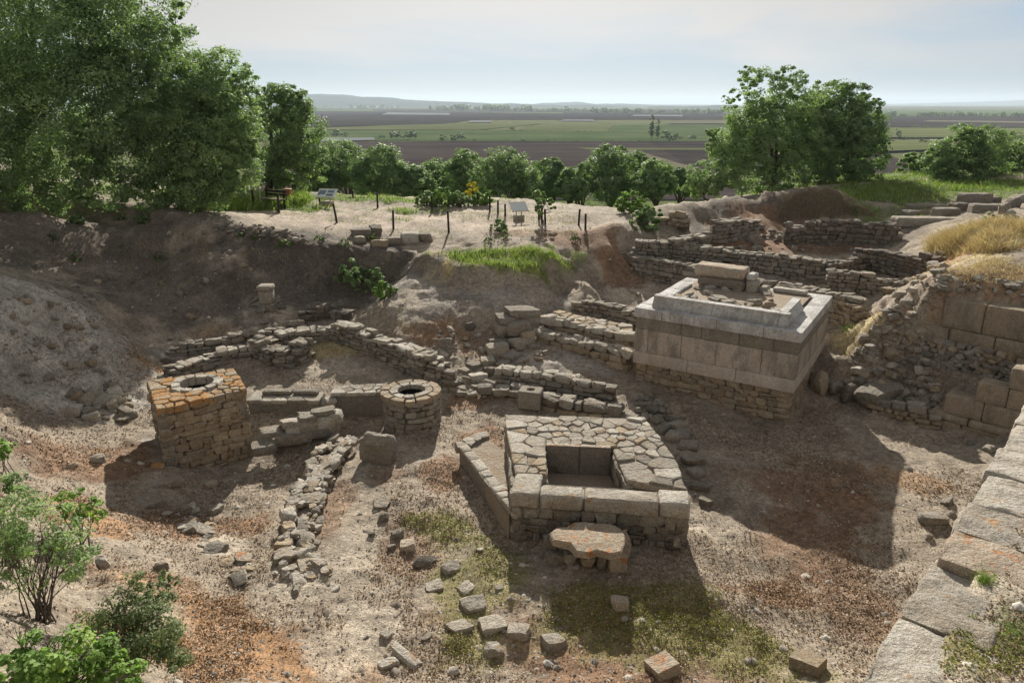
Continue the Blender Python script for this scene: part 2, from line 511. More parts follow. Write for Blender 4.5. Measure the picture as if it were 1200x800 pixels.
# ------------------------------------------------------------------ the ground: one sheet, surveyed heights, out to the horizon
CTRL = [
    # floor of the excavation
    (600, 800, -0.1), (430, 800, 0.05), (300, 800, 0.4), (850, 800, -0.2), (450, 700, 0.0), (700, 740, -0.05), (900, 740, -0.25),
    (1045, 660, -0.3), (1000, 560, -0.15), (850, 540, 0.0), (1075, 530, -0.1), (560, 490, 0.1), (480, 510, 0.0), (420, 570, 0.0),
    (540, 600, 0.0), (830, 640, -0.1), (950, 470, 0.1), (860, 510, 0.0), (1120, 540, 0.0), (380, 700, 0.05), (320, 740, 0.15),
    (600, 690, 0.15), (720, 695, 0.12), (820, 685, 0.08), (700, 480, 0.1), (600, 475, 0.15), (400, 620, 0.0), (520, 680, 0.0), (1000, 760, -0.3),
    # sunk court in front of the square well
    (240, 575, -0.45), (300, 565, -0.4), (330, 545, -0.35), (300, 620, -0.3), (270, 610, -0.4), (390, 505, -0.2), (215, 590, -0.2),
    # left of the wells
    (170, 580, 0.1), (100, 540, 0.5), (40, 560, 1.1), (0, 540, 1.4), (140, 480, 0.3), (80, 490, 0.7), (20, 480, 1.3), (230, 660, 0.15),
    (150, 640, 0.5), (100, 620, 0.8), (200, 560, 0.1), (280, 680, 0.15), (160, 520, 0.2),
    # slope at the lower left, under the shrubs
    (0, 800, 3.4), (70, 800, 2.7), (140, 800, 1.9), (220, 800, 1.0), (0, 720, 2.7), (80, 720, 1.8), (160, 720, 0.9), (0, 640, 1.9), (240, 740, 0.4),
    # court behind the wells
    (340, 440, 0.35), (420, 440, 0.4), (300, 420, 0.5), (400, 415, 0.6), (460, 440, 0.35), (250, 440, 0.4), (340, 480, 0.25), (360, 500, 0.1), (200, 432, 0.5),
    (280, 400, 0.8), (380, 380, 1.05), (450, 400, 0.75), (520, 440, 0.4), (330, 395, 0.85),
    # spur of spoil at the left
    (0, 335, 3.7), (45, 340, 3.4), (90, 366, 2.6), (140, 408, 1.4), (170, 445, 0.6), (0, 420, 2.2), (60, 430, 1.6), (100, 450, 1.0), (0, 380, 3.0), (50, 385, 2.5),
    # dark bank behind
    (190, 412, 0.8), (165, 395, 1.1), (230, 385, 1.1), (300, 365, 1.5), (340, 358, 1.5), (390, 362, 1.4), (250, 340, 2.2), (180, 350, 2.0), (120, 345, 2.3),
    (90, 330, 2.7), (200, 300, 3.0), (120, 290, 3.6), (40, 300, 3.6), (300, 320, 2.6), (350, 330, 2.15), (400, 330, 2.1), (420, 345, 1.7), (445, 330, 2.1),
    (300, 290, 3.5), (360, 300, 3.1), (420, 305, 3.0), (470, 312, 2.75), (40, 250, 5.0), (250, 300, 3.3), (380, 345, 1.7),
    # terrace with the posts
    (250, 245, 4.3), (300, 250, 4.1), (350, 255, 4.0), (400, 262, 3.85), (460, 270, 3.8), (526, 275, 3.75), (580, 280, 3.65), (640, 285, 3.6),
    (400, 238, 4.1), (500, 245, 4.0), (600, 250, 4.0), (660, 262, 3.85), (690, 268, 3.75), (380, 226, 4.2), (500, 230, 4.1), (600, 232, 4.1), (720, 245, 4.0), (300, 235, 4.4), (200, 232, 4.9),
    # knoll
    (560, 300, 3.35), (640, 297, 3.4), (520, 330, 2.5), (480, 330, 2.55), (455, 358, 1.9), (470, 385, 1.3), (425, 372, 1.35), (500, 402, 0.9), (535, 425, 0.55), (690, 325, 2.6), (600, 350, 2.1), (640, 345, 2.15), (560, 355, 2.0),
    # trench right of the knoll
    (740, 347, 1.5), (710, 356, 1.35), (790, 352, 1.4), (720, 325, 2.0), (700, 340, 1.7), (765, 318, 1.9), (745, 300, 2.45), (755, 282, 3.0),
    # seats behind the platform
    (660, 350, 1.5), (700, 372, 1.35), (735, 376, 1.3), (640, 372, 1.2), (650, 420, 0.75), (720, 432, 0.65), (610, 415, 0.7), (580, 430, 0.5), (560, 400, 0.85), (700, 462, 0.3), (600, 445, 0.4), (560, 450, 0.3),
    # tiers of trenches at the right
    (860, 322, 2.1), (920, 332, 2.05), (970, 345, 1.95), (1000, 372, 1.7), (985, 395, 1.5), (880, 318, 2.3), (860, 283, 2.95), (930, 292, 2.8), (990, 300, 2.6), (800, 268, 3.2), (1060, 330, 2.35), (1030, 324, 2.25), (1010, 330, 2.25), (1095, 331, 2.6), (1020, 343, 2.1), (940, 288, 2.75), (985, 291, 2.68), (1020, 296, 2.7),
    (780, 262, 3.5), (835, 262, 3.3), (900, 264, 3.3), (960, 280, 2.88), (1010, 286, 2.85), (1060, 282, 3.2), (1100, 312, 3.3),
    # bank and mound behind the trenches
    (770, 240, 4.0), (800, 238, 4.1), (850, 231, 4.25), (890, 230, 4.3), (1010, 238, 3.95), (1032, 255, 3.4), (960, 258, 3.4), (910, 262, 3.3), (1000, 262, 3.3),
    (1040, 240, 3.8), (1080, 245, 3.8), (1100, 235, 4.0), (1060, 222, 4.2), (1120, 215, 4.3), (1060, 262, 3.5),
    # bank at the right
    (1100, 290, 3.9), (1140, 280, 4.2), (1180, 270, 4.6), (1200, 245, 5.1), (1170, 310, 4.0), (1120, 318, 3.7), (1080, 332, 3.4), (1050, 350, 3.0), (1100, 340, 3.4), (1150, 338, 3.5), (1200, 345, 3.5), (1030, 372, 2.15), (1055, 390, 1.75), (1005, 402, 1.5),
    (995, 430, 0.9), (1020, 420, 1.25), (1060, 430, 0.95), (1090, 440, 0.8), (985, 458, 0.25), (1040, 475, 0.25), (1100, 492, 0.0), (1150, 518, -0.12),
]
LINES = [
    # crest of the bank, left to right
    [(0, 228, 5.4), (100, 238, 5.0), (180, 248, 4.7), (240, 262, 4.3), (300, 272, 4.0), (350, 282, 3.7), (400, 290, 3.5), (440, 293, 3.45), (495, 295, 3.35)],
    # edge of the knoll, then down the trench side
    [(495, 300, 3.35), (540, 314, 3.1), (600, 317, 3.05), (650, 312, 2.97), (684, 304, 3.0), (705, 284, 3.5), (735, 266, 3.8)],
    # foot of the knoll
    [(520, 390, 1.1), (560, 394, 1.05), (620, 386, 1.1), (660, 370, 1.42), (690, 352, 1.75)],
    # bank behind the trenches, crest and foot
    [(780, 239, 4.05), (810, 237, 4.15), (850, 231, 4.25), (890, 230, 4.3), (912, 232, 4.35)],
    [(785, 252, 3.35), (830, 251, 3.3), (880, 253, 3.25), (915, 258, 3.3)],
    # mound
    [(925, 228, 4.5), (940, 221, 4.7), (975, 222, 4.7), (992, 228, 4.45)],
]
for ln in LINES:
    for (a, b) in zip(ln[:-1], ln[1:]):
        n = max(1, int(abs(b[0] - a[0]) / 18))
        for i in range(n + 1):
            t = i / n
            CTRL.append(tuple(a[k] + (b[k] - a[k]) * t for k in range(3)))
_seen = []
cpts = []
def settle(c):
    "the terrace, its bank and the knoll lie a little lower than first surveyed, and so farther off"
    px, py, z = c
    if z < 1.2 or py > 400 or px > 760 or (px < 160 and py >= 325):
        return c
    f = 1 - max(0.0, min(1.0, (px - 690) / 70))
    return (px, py, z - (0.22 if px < 430 else 0.34) * f * min(1.0, (z - 1.2) / 2.0))
CTRL = [settle(c) for c in CTRL]
LINES = [[settle(c) for c in ln] for ln in LINES]
EXTRA = []
for li, ln in enumerate(LINES[:2]):
    for (a, b) in zip(ln[:-1], ln[1:]):
        n = max(1, int(abs(b[0] - a[0]) / 22))
        for i in range(n):
            t = (i + .5) / n
            p = P(*(a[k] + (b[k] - a[k]) * t for k in range(3)))
            if p.x > 3.6: continue
            EXTRA.append((p.x, p.y + 0.8, p.z + 0.10))            # level ground behind the lip
            EXTRA.append((p.x, p.y - 0.38, p.z - (0.55 if li else 0.45)))   # steep below it
for c in CTRL:
    p = P(*c)
    if all((p.xy - q).length > 0.25 for q in _seen):
        _seen.append(p.xy.copy()); cpts.append(tuple(p))
for e in EXTRA:
    if all((Vector(e[:2]) - q).length > 0.3 for q in _seen):
        _seen.append(Vector(e[:2])); cpts.append(e)
# ground that the photograph does not show: it simply carries on
cpts += [(0, 0, 7.2), (-5, 0, 7.2), (5, 0, 6.0), (0, 3.5, 4.2), (-4, 3.5, 4.8), (4, 3.5, 3.0), (0, 6.5, 1.2), (-3.4, 6, 2.4), (3, 6, 0.8), (-9, 6, 5.2), (-12, 9, 4.4), (-14, 14, 3.6), (-16, 3, 6.5), (10, 4, 3.0), (9, 0, 5),
          (-20, 18, 4.5), (-22, 26, 5.2), (-28, 20, 5.8), (-30, 32, 5.6), (-24, 36, 5.2), (-34, 42, 5.4), (-20, 44, 4.8), (-12, 48, 2.4), (0, 48, 2.2), (10, 48, 2.5), (-10, 53, 0.5), (0, 53, 0.1), (10, 53, 0.5), (20, 52, 3.7), (30, 52, 4.5), (34, 40, 5.0), (24, 44, 4.4), (30, 30, 5.0), (22, 22, 3.9), (26, 14, 3.7), (20, 10, 3.2), (15, 6, 2.8), (-35, 55, 5.0), (35, 60, 3.6), (0, 60, -2.5), (16, 60, 0.0), (-15, 60, -1.5), (20, 0, 5), (-30, 5, 6.5)]
C = np.array(cpts)
_d = np.sqrt(((C[:, None, :2] - C[None, :, :2]) ** 2).sum(-1) + 0.02)
_A = np.zeros((len(C) + 3, len(C) + 3))
_A[:len(C), :len(C)] = _d + np.eye(len(C)) * -0.03
_A[:len(C), len(C)] = 1; _A[:len(C), len(C) + 1:] = C[:, :2]
_A[len(C), :len(C)] = 1; _A[len(C) + 1:, :len(C)] = C[:, :2].T
_w = np.linalg.solve(_A, np.concatenate([C[:, 2], np.zeros(3)]))

def rbf(x, y):
    x = np.clip(x, -40, 40); y = np.clip(y, -3, 60)
    out = np.empty(x.size)
    xf = x.ravel(); yf = y.ravel()
    for s in range(0, x.size, 40000):
        xs = xf[s:s + 40000]; ys = yf[s:s + 40000]
        d = np.sqrt((xs[:, None] - C[None, :, 0]) ** 2 + (ys[:, None] - C[None, :, 1]) ** 2 + 0.02)
        out[s:s + 40000] = d @ _w[:len(C)] + _w[len(C)] + _w[len(C) + 1] * xs + _w[len(C) + 2] * ys
    return out.reshape(x.shape)

PLAIN = -20.0

# near rampart at the lower right: everything on its camera side is filled up to RAMP_Z
RAMP_Z = 2.5
RA = P(1010, 800, RAMP_Z).xy
RB = P(1200, 475, RAMP_Z).xy
RD = (RB - RA).normalized()
RN = Vector((RD.y, -RD.x))            # towards the lower right
# stepped ashlar wall and the retaining wall above it
SA = P(1103, 488, 0.2).xy; SB = P(1180, 512, 0.1).xy
SD = (SB - SA).normalized(); SN = Vector((-SD.y, SD.x))     # into the bank
UA = P(1108, 349.5, 3.2).xy; UB = P(1200, 365, 3.2).xy
UD = (UB - UA).normalized(); UN = Vector((-UD.y, UD.x))

WELL_R = P(482, 455.6, 1.05).xy       # round well
WELL_S = P(230.5, 447, 1.75).xy       # square well

def ground_raw(x, y):
    h0 = rbf(x, y)
    h = h0
    # small relief: lumps, runnels
    near = 1 - sstep(60, 90, np.hypot(x, y))
    h = h + near * (0.16 * fbm(x * 0.55, y * 0.55, 4) + 0.07 * fbm(x * 2.6, y * 2.6, 3) + 0.045 * fbm(x * 8.0, y * 8.0, 2))
    # steep banks are broken: gullies, clods, undercut lips
    e = 0.3
    st = np.hypot(rbf(x + e, y) - h0, rbf(x, y + e) - h0) / e
    rough = near * sstep(0.28, 0.8, st)
    h = h + rough * (0.5 * (0.25 - np.abs(fbm(x * 1.1 + 3, y * 0.6, 4))) + 0.16 * fbm(x * 3.2, y * 3.2, 3))
    # rampart fill
    s = (x - RA.x) * RN.x + (y - RA.y) * RN.y
    l = (x - RA.x) * RD.x + (y - RA.y) * RD.y
    k = sstep(0.30, 0.55, s) * sstep(-6, -3.5, l) * (1 - sstep(9.8, 10.6, l)) * (1 - sstep(8, 14, s))
    k1 = k * (1 - sstep(3.2, 3.6, l)) + k * sstep(3.2, 3.6, l) * (1 - sstep(0.9, 1.3, s)) + k * sstep(3.2, 3.6, l) * sstep(0.9, 1.3, s) * 0.72
    fill = RAMP_Z - 0.03 + 0.05 * sstep(.5, 1.1, s) + 0.12 * fbm(x * 1.3, y * 1.3, 4)
    h = h * (1 - k1) + np.maximum(fill, h * 0) * k1
    # fill behind the upper ashlar wall
    s = (x - UA.x) * UN.x + (y - UA.y) * UN.y
    l = (x - UA.x) * UD.x + (y - UA.y) * UD.y
    k = sstep(0.15, 0.45, s) * sstep(-0.6, 0.2, l) * (1 - sstep(1.5, 3.0, s)) * (1 - sstep(5, 7, l))
    h = h * (1 - k) + np.maximum(h, 3.1) * k
    k = (1 - sstep(-0.1, 0.15, s)) * sstep(-1.6, -0.9, s) * sstep(-1.0, 0.1, l) * (1 - sstep(4, 5, l))
    h = h * (1 - k) + np.minimum(h, 1.15) * k
    # shafts of the two wells
    for c, r in ((WELL_R, 0.42), (WELL_S, 0.5)):
        d = np.hypot(x - c.x, y - c.y)
        k = 1 - sstep(r, r + 0.2, d)
        h = h - 2.2 * k
    # the hill falls away to the plain
    t = sstep(54, 128, y + 5 * fbm(x * 0.05, y * 0.05, 2)) + sstep(70, 190, np.abs(x)) + sstep(30, 140, -y)
    t = np.clip(t, 0, 1)
    h = h * (1 - t) + (PLAIN + 0.3 * fbm(x * 0.01, y * 0.01, 3)) * t
    return h

def axis(lo, hi, step, mid_lo, mid_hi, step2, far_lo, far_hi):
    a = list(np.arange(lo, hi + 1e-6, step))
    while a[-1] < mid_hi: a.append(a[-1] + step2)
    s = step2
    while a[-1] < far_hi: s *= 1.22; a.append(a[-1] + s)
    s = step2; b = [a[0]]
    while b[-1] > mid_lo: b.append(b[-1] - step2)
    while b[-1] > far_lo: s *= 1.22; b.append(b[-1] - s)
    return np.array(b[:0:-1] + a)

GX = axis(-13.5, 14.5, 0.10, -32, 34, 0.26, -15000, 15000)
GY = axis(6.5, 31, 0.10, -4, 70, 0.28, -400, 19000)
XX, YY = np.meshgrid(GX, GY)
ZZ = ground_raw(XX, YY)

def H(x, y):
    x = np.asarray(x, float); y = np.asarray(y, float)
    i = np.clip(np.searchsorted(GX, x) - 1, 0, len(GX) - 2); j = np.clip(np.searchsorted(GY, y) - 1, 0, len(GY) - 2)
    fx = (x - GX[i]) / (GX[i + 1] - GX[i]); fy = (y - GY[j]) / (GY[j + 1] - GY[j])
    return (ZZ[j, i] * (1 - fx) + ZZ[j, i + 1] * fx) * (1 - fy) + (ZZ[j + 1, i] * (1 - fx) + ZZ[j + 1, i + 1] * fx) * fy

def Hf(x, y):
    return float(H(x, y))

_T = np.concatenate([np.arange(5, 60, 0.04), np.arange(60, 200, 0.3), np.geomspace(200, 12000, 1500)])

def G(px, py):
    "where the line of sight through a pixel meets the ground"
    d = ray(px, py)
    x = d.x * _T; y = d.y * _T; z = CAM_Z + d.z * _T
    b = np.nonzero(z < H(x, y))[0]
    i = b[0] if len(b) else len(_T) - 1
    return Vector((x[i], y[i], Hf(x[i], y[i])))

# ---- what grows and lies on the soil as blobs (pixel, radii in metres, colour, strength)
SOIL = np.array([0.295, 0.248, 0.192])
zone_col = np.tile(SOIL, (XX.size, 1))
xf, yf, zf = XX.ravel(), YY.ravel(), ZZ.ravel()
hyp = np.hypot(xf, yf)
wob = fbm(xf * 0.9, yf * 0.9, 4)
wob2 = fbm(xf * 3.1 + 40, yf * 3.1, 3)
ORANGE = (0.345, 0.205, 0.11); RUST = (0.24, 0.145, 0.088); GREEN = (0.12, 0.15, 0.045); KGREEN = (0.19, 0.20, 0.07); STRAW = (0.48, 0.39, 0.22); GREYS = (0.35, 0.315, 0.275)
PALE = (0.45, 0.39, 0.31); DARK = (0.165, 0.137, 0.112); OLIVE = (0.25, 0.22, 0.105); PINK = (0.39, 0.32, 0.255)
BLOBS = [
    ((640, 760), 3.0, 1.2, RUST, .6), ((760, 780), 2.5, .9, RUST, .55), ((480, 640), 1.0, 1.4, RUST, .4), ((960, 560), 1.6, 1.4, RUST, .55), ((820, 580), 1.2, 1.6, DARK, .4), ((200, 620), 1.6, 1.2, RUST, .7), ((80, 590), 1.2, 1.0, ORANGE, .6), ((380, 780), 1.6, 1.0, ORANGE, .6), ((390, 600), .5, 1.6, RUST, .5), ((460, 470), 1.0, .8, PALE, .5), ((640, 430), 2.0, 1.0, GREYS, .6), ((560, 410), 1.4, .8, RUST, .4),
    ((270, 750), 1.9, 1.4, ORANGE, 0.9), ((330, 780), 1.6, 1.0, ORANGE, .6), ((300, 615), 0.8, 0.9, RUST, 0.95), ((120, 540), 1.7, 1.3, RUST, 0.7), ((130, 620), 1.2, 0.8, ORANGE, 0.7), ((180, 690), 1.1, 0.8, ORANGE, .5),
    ((520, 560), 0.6, 1.6, RUST, 0.75), ((560, 510), 0.9, 1.3, RUST, 0.8), ((540, 470), 0.8, 0.8, RUST, .6), ((450, 560), 0.5, 0.8, RUST, 0.4),
    ((530, 620), 1.0, 0.9, OLIVE, 0.9), ((560, 680), 1.0, 1.2, OLIVE, 0.7), ((700, 720), 1.6, 1.0, OLIVE, 0.7), ((560, 760), 1.3, 0.9, OLIVE, .7), ((850, 750), 1.8, 1.0, OLIVE, 0.8), ((900, 700), 1.2, 0.6, RUST, 0.8), ((800, 700), 1.0, .6, OLIVE, .6),
    ((960, 640), 1.6, 1.2, RUST, 0.6), ((1000, 600), 1.0, 0.8, RUST, 0.6), ((900, 560), 1.2, 0.8, RUST, .35), ((1060, 560), 0.8, 0.9, ORANGE, 0.5), ((1010, 720), 0.8, 1.2, RUST, .5),
    ((420, 750), 1.0, 1.4, PALE, .7), ((340, 690), 0.7, 1.0, PALE, .7), ((250, 640), 0.8, .7, PALE, .7), ((60, 470), 2.0, 0.8, PALE, .4), ((420, 640), .6, 1.5, PALE, .5), ((830, 620), 1.0, .7, PALE, .5),
    ((390, 412), 1.2, 0.7, STRAW, 0.8), ((400, 430), 2.0, .8, PALE, .5), ((170, 425), 1.3, 0.5, ORANGE, 0.8), ((290, 375), 1.8, 1.4, PALE, .4), ((250, 390), 1.0, .7, ORANGE, .35), ((490, 385), 1.6, 0.9, ORANGE, 0.45), ((510, 400), 0.9, .5, RUST, .5),
    ((600, 310), 1.7, 0.55, KGREEN, 0.95), ((540, 301), 1.6, 0.6, KGREEN, 0.85), ((640, 296), 1.4, .6, KGREEN, .8), ((575, 296), 1.2, .5, KGREEN, .6), ((510, 315), 0.8, 0.9, STRAW, .8), ((430, 335), 1.8, 1.6, GREEN, 0.6), ((480, 350), .5, 2.2, STRAW, .5),  # straw on the knoll's left shoulder also paints in its sunlit paleness
    ((450, 255), 9, 3, PINK, 0.85), ((600, 262), 5, 3, PINK, .7), ((330, 252), 4, 2, PINK, .8), ((360, 288), 2.5, .8, ORANGE, .5),
    ((420, 233), 8, 1.2, GREEN, 0.8), ((560, 228), 9, 2.5, GREEN, 0.85), ((480, 247), 2.2, .7, GREEN, .6), ((720, 232), 7, 3.0, GREEN, .95), ((300, 238), 4, 1.5, GREEN, .9), ((470, 258), 1.0, .5, GREEN, .6),
    ((740, 345), 1.6, 1.6, PINK, .9), ((720, 310), 1.2, 1.5, RUST, .7), ((690, 275), 2.0, 1.2, RUST, .6), ((640, 275), 2.5, 1.0, RUST, .5),
    ((955, 240), 4.0, 3.6, (0.25, 0.20, 0.155), .9), ((870, 285), 3.0, 1.4, RUST, .8), ((820, 262), 3.0, 1.5, DARK, .6), ((860, 240), 3.5, 1.2, DARK, .7), ((900, 262), 3.0, 1.6, RUST, .7), ((880, 322), 3.0, 1.0, GREYS, .5), ((1040, 285), 3, 1.5, DARK, .6), ((840, 233), 4, .8, STRAW, .7), ((960, 290), 3.0, 1.2, RUST, .5),
    ((1060, 222), 6, 4, GREEN, 0.95), ((1130, 222), 8, 4, GREEN, .9), ((1000, 212), 8, 3, GREEN, .9), ((1060, 250), 3, 2, GREEN, .5),
    ((1140, 285), 2.8, 2.0, ORANGE, 0.8), ((1130, 310), 2.4, 1.2, STRAW, .7), ((1080, 330), 1.6, 1.0, PINK, .7), ((1170, 325), 2.0, 1.0, ORANGE, .5), ((1010, 385), 0.7, 0.9, STRAW, .8), ((1030, 360), 1.0, 1.0, PINK, .6), ((1000, 380), .5, .6, GREEN, .5),
    ((1150, 700), 2.0, 2.0, (0.44, 0.38, 0.30), .9), ((1150, 760), 0.6, .5, OLIVE, .7), ((1180, 740), .6, .4, GREEN, .6), ((960, 790), 0.8, .5, OLIVE, .5),
    ((50, 395), 4.2, 3, (0.42, 0.385, 0.335), .95), ((110, 440), 2, 1.5, (0.42, 0.385, 0.33), .8), ((100, 290), 7, 3.5, DARK, .7), ((200, 340), 4, 2.6, DARK, .7), ((280, 350), 3, 2, DARK, .6), ((380, 318), 4, 2.6, (0.13, 0.108, 0.09), .8), ((425, 335), 2.2, 1.8, (0.12, 0.10, 0.08), .8), ((330, 335), 3, 2, (0.14, 0.115, 0.095), .7), ((600, 350), 2.4, 1.4, GREYS, .5), ((480, 345), 1.2, 2.0, GREYS, .6),  # darkest blobs, in the hollow: dark soil plus painted shade of the recess
]
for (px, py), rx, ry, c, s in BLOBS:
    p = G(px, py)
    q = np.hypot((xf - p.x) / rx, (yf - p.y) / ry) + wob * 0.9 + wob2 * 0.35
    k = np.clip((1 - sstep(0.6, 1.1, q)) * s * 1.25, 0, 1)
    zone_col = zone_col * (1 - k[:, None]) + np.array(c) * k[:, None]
# the grassy flank of the hill and the far plain
k = sstep(47, 53, yf + wob * 5)[:, None]
zone_col = zone_col * (1 - k) + np.array((0.11, 0.145, 0.05)) * k
k = sstep(150, 320, hyp)[:, None]
zone_col = zone_col * (1 - k) + np.array((0.13, 0.14, 0.07)) * k
zone_col *= (1 + 0.22 * wob + 0.22 * wob2)[:, None]
zone_col = np.clip(zone_col, 0.02, 0.7)

nx, ny = len(GX), len(GY)
idx = np.arange(nx * ny).reshape(ny, nx)
faces = np.stack([idx[:-1, :-1], idx[:-1, 1:], idx[1:, 1:], idx[1:, :-1]], -1).reshape(-1, 4)
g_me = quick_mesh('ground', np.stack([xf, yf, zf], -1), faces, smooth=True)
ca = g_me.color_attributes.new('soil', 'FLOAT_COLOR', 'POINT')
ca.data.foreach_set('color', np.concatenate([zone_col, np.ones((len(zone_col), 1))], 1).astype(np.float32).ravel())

m, nt, out = new_mat('ground_soil')
at = N(nt, 'ShaderNodeAttribute', attribute_name='soil')
geo = N(nt, 'ShaderNodeNewGeometry')
pos = geo.outputs['Position']
na = noise(nt, pos, 0.9, 6, 0.65)
nb_ = noise(nt, pos, 7.0, 6, 0.7)
nc = noise(nt, pos, 34.0, 5, 0.75)
c = mix(nt, 1.0, at.outputs['Color'], ramp(nt, na, [(0.3, 0.72), (0.7, 1.28)]), 'MULTIPLY')
c = mix(nt, 1.0, c, ramp(nt, nb_, [(0.28, 0.5), (0.5, 1.0), (0.72, 1.45)]), 'MULTIPLY')
c = mix(nt, 1.0, c, ramp(nt, nc, [(0.3, 0.42), (0.5, 1.0), (0.7, 1.6)]), 'MULTIPLY')
vo = N(nt, 'ShaderNodeTexVoronoi', Scale=16.0)
nt.links.new(pos, vo.inputs['Vector'])
speck = ramp(nt, vo.outputs['Distance'], [(0.10, 1.0), (0.16, 0.0)])
vr = N(nt, 'ShaderNodeSeparateColor'); nt.links.new(vo.outputs['Color'], vr.inputs[0])
vm = ramp(nt, vr.outputs[0], [(0.66, 0.0), (0.7, 0.75)])
sm = N(nt, 'ShaderNodeMath', operation='MULTIPLY'); nt.links.new(speck, sm.inputs[0]); nt.links.new(vm, sm.inputs[1])
c = mix(nt, sm.outputs[0], c, (0.47, 0.43, 0.37))
nn = bump(nt, nc, 0.5, 0.03)
nn = bump(nt, nb_, 0.7, 0.10, nn)
pb = principled(nt, out, c, 0.9, nn, 0.2)
ln_ = N(nt, 'ShaderNodeVectorMath', operation='LENGTH'); nt.links.new(pos, ln_.inputs[0])
mr_ = N(nt, 'ShaderNodeMapRange'); nt.links.new(ln_.outputs['Value'], mr_.inputs['Value'])
mr_.inputs['From Min'].default_value = 60; mr_.inputs['From Max'].default_value = 160     # bare dust near, crops and grass beyond
mr_.inputs['To Min'].default_value = 0.2; mr_.inputs['To Max'].default_value = 0.0
nt.links.new(mr_.outputs['Result'], pb.inputs['Specular IOR Level'])
g_me.materials.append(m)
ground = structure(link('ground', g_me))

# ------------------------------------------------------------------ masonry builders
def lerp(a, b, t):
    return a + (b - a) * t

class Path:
    def __init__(self, pts):
        self.p = [Vector((p[0], p[1])) for p in pts]
        self.z = [p[2] if len(p) > 2 else 0 for p in pts]
        self.s = [0.0]
        for a, b in zip(self.p[:-1], self.p[1:]):
            self.s.append(self.s[-1] + (b - a).length)
        self.L = self.s[-1]
    def at(self, s):
        s = min(max(s, 0), self.L)
        for i in range(len(self.p) - 1):
            if s <= self.s[i + 1] + 1e-9:
                t = (s - self.s[i]) / max(1e-9, self.s[i + 1] - self.s[i])
                d = (self.p[i + 1] - self.p[i]).normalized()
                return self.p[i].lerp(self.p[i + 1], t), d, lerp(self.z[i], self.z[i + 1], t)
        return self.p[-1], (self.p[-1] - self.p[-2]).normalized(), self.z[-1]

def n1d(seed):
    r = np.random.default_rng(seed).random(64)
    def f(x):
        i = int(math.floor(x)); t = x - i; t = t * t * (3 - 2 * t)
        return lerp(r[i % 64], r[(i + 1) % 64], t) - 0.5
    return f

def core_strip(name, parent, path, thick, zlo, drop, mat, wob=0.0):
    "earth and small stones in the heart of a wall"
    V = []; F = []
    n = max(2, int(path.L / 0.35))
    for i in range(n + 1):
        p, d, zt = path.at(path.L * i / n)
        nrm = Vector((-d.y, d.x))
        zb = Hf(p.x, p.y) - 0.35 if zlo is None else zlo
        zt2 = max(zt - drop + random.uniform(-wob, wob), zb + 0.05)
        for sgn in (-1, 1):
            q = p + nrm * sgn * thick / 2
            V += [(q.x - parent['_o'][0], q.y - parent['_o'][1], zb - parent['_o'][2]), (q.x - parent['_o'][0], q.y - parent['_o'][1], zt2 - parent['_o'][2])]
    for i in range(n):
        a = i * 4; b = a + 4
        F += [(a, b, b + 1, a + 1), (a + 2, a + 3, b + 3, b + 2), (a + 1, b + 1, b + 3, a + 3)]
    F += [(0, 1, 3, 2), (n * 4, n * 4 + 2, n * 4 + 3, n * 4 + 1)]
    me = quick_mesh(name, V, F, mat)
    o = bpy.data.objects.new(name, me); COL.objects.link(o); o.parent = parent
    return o

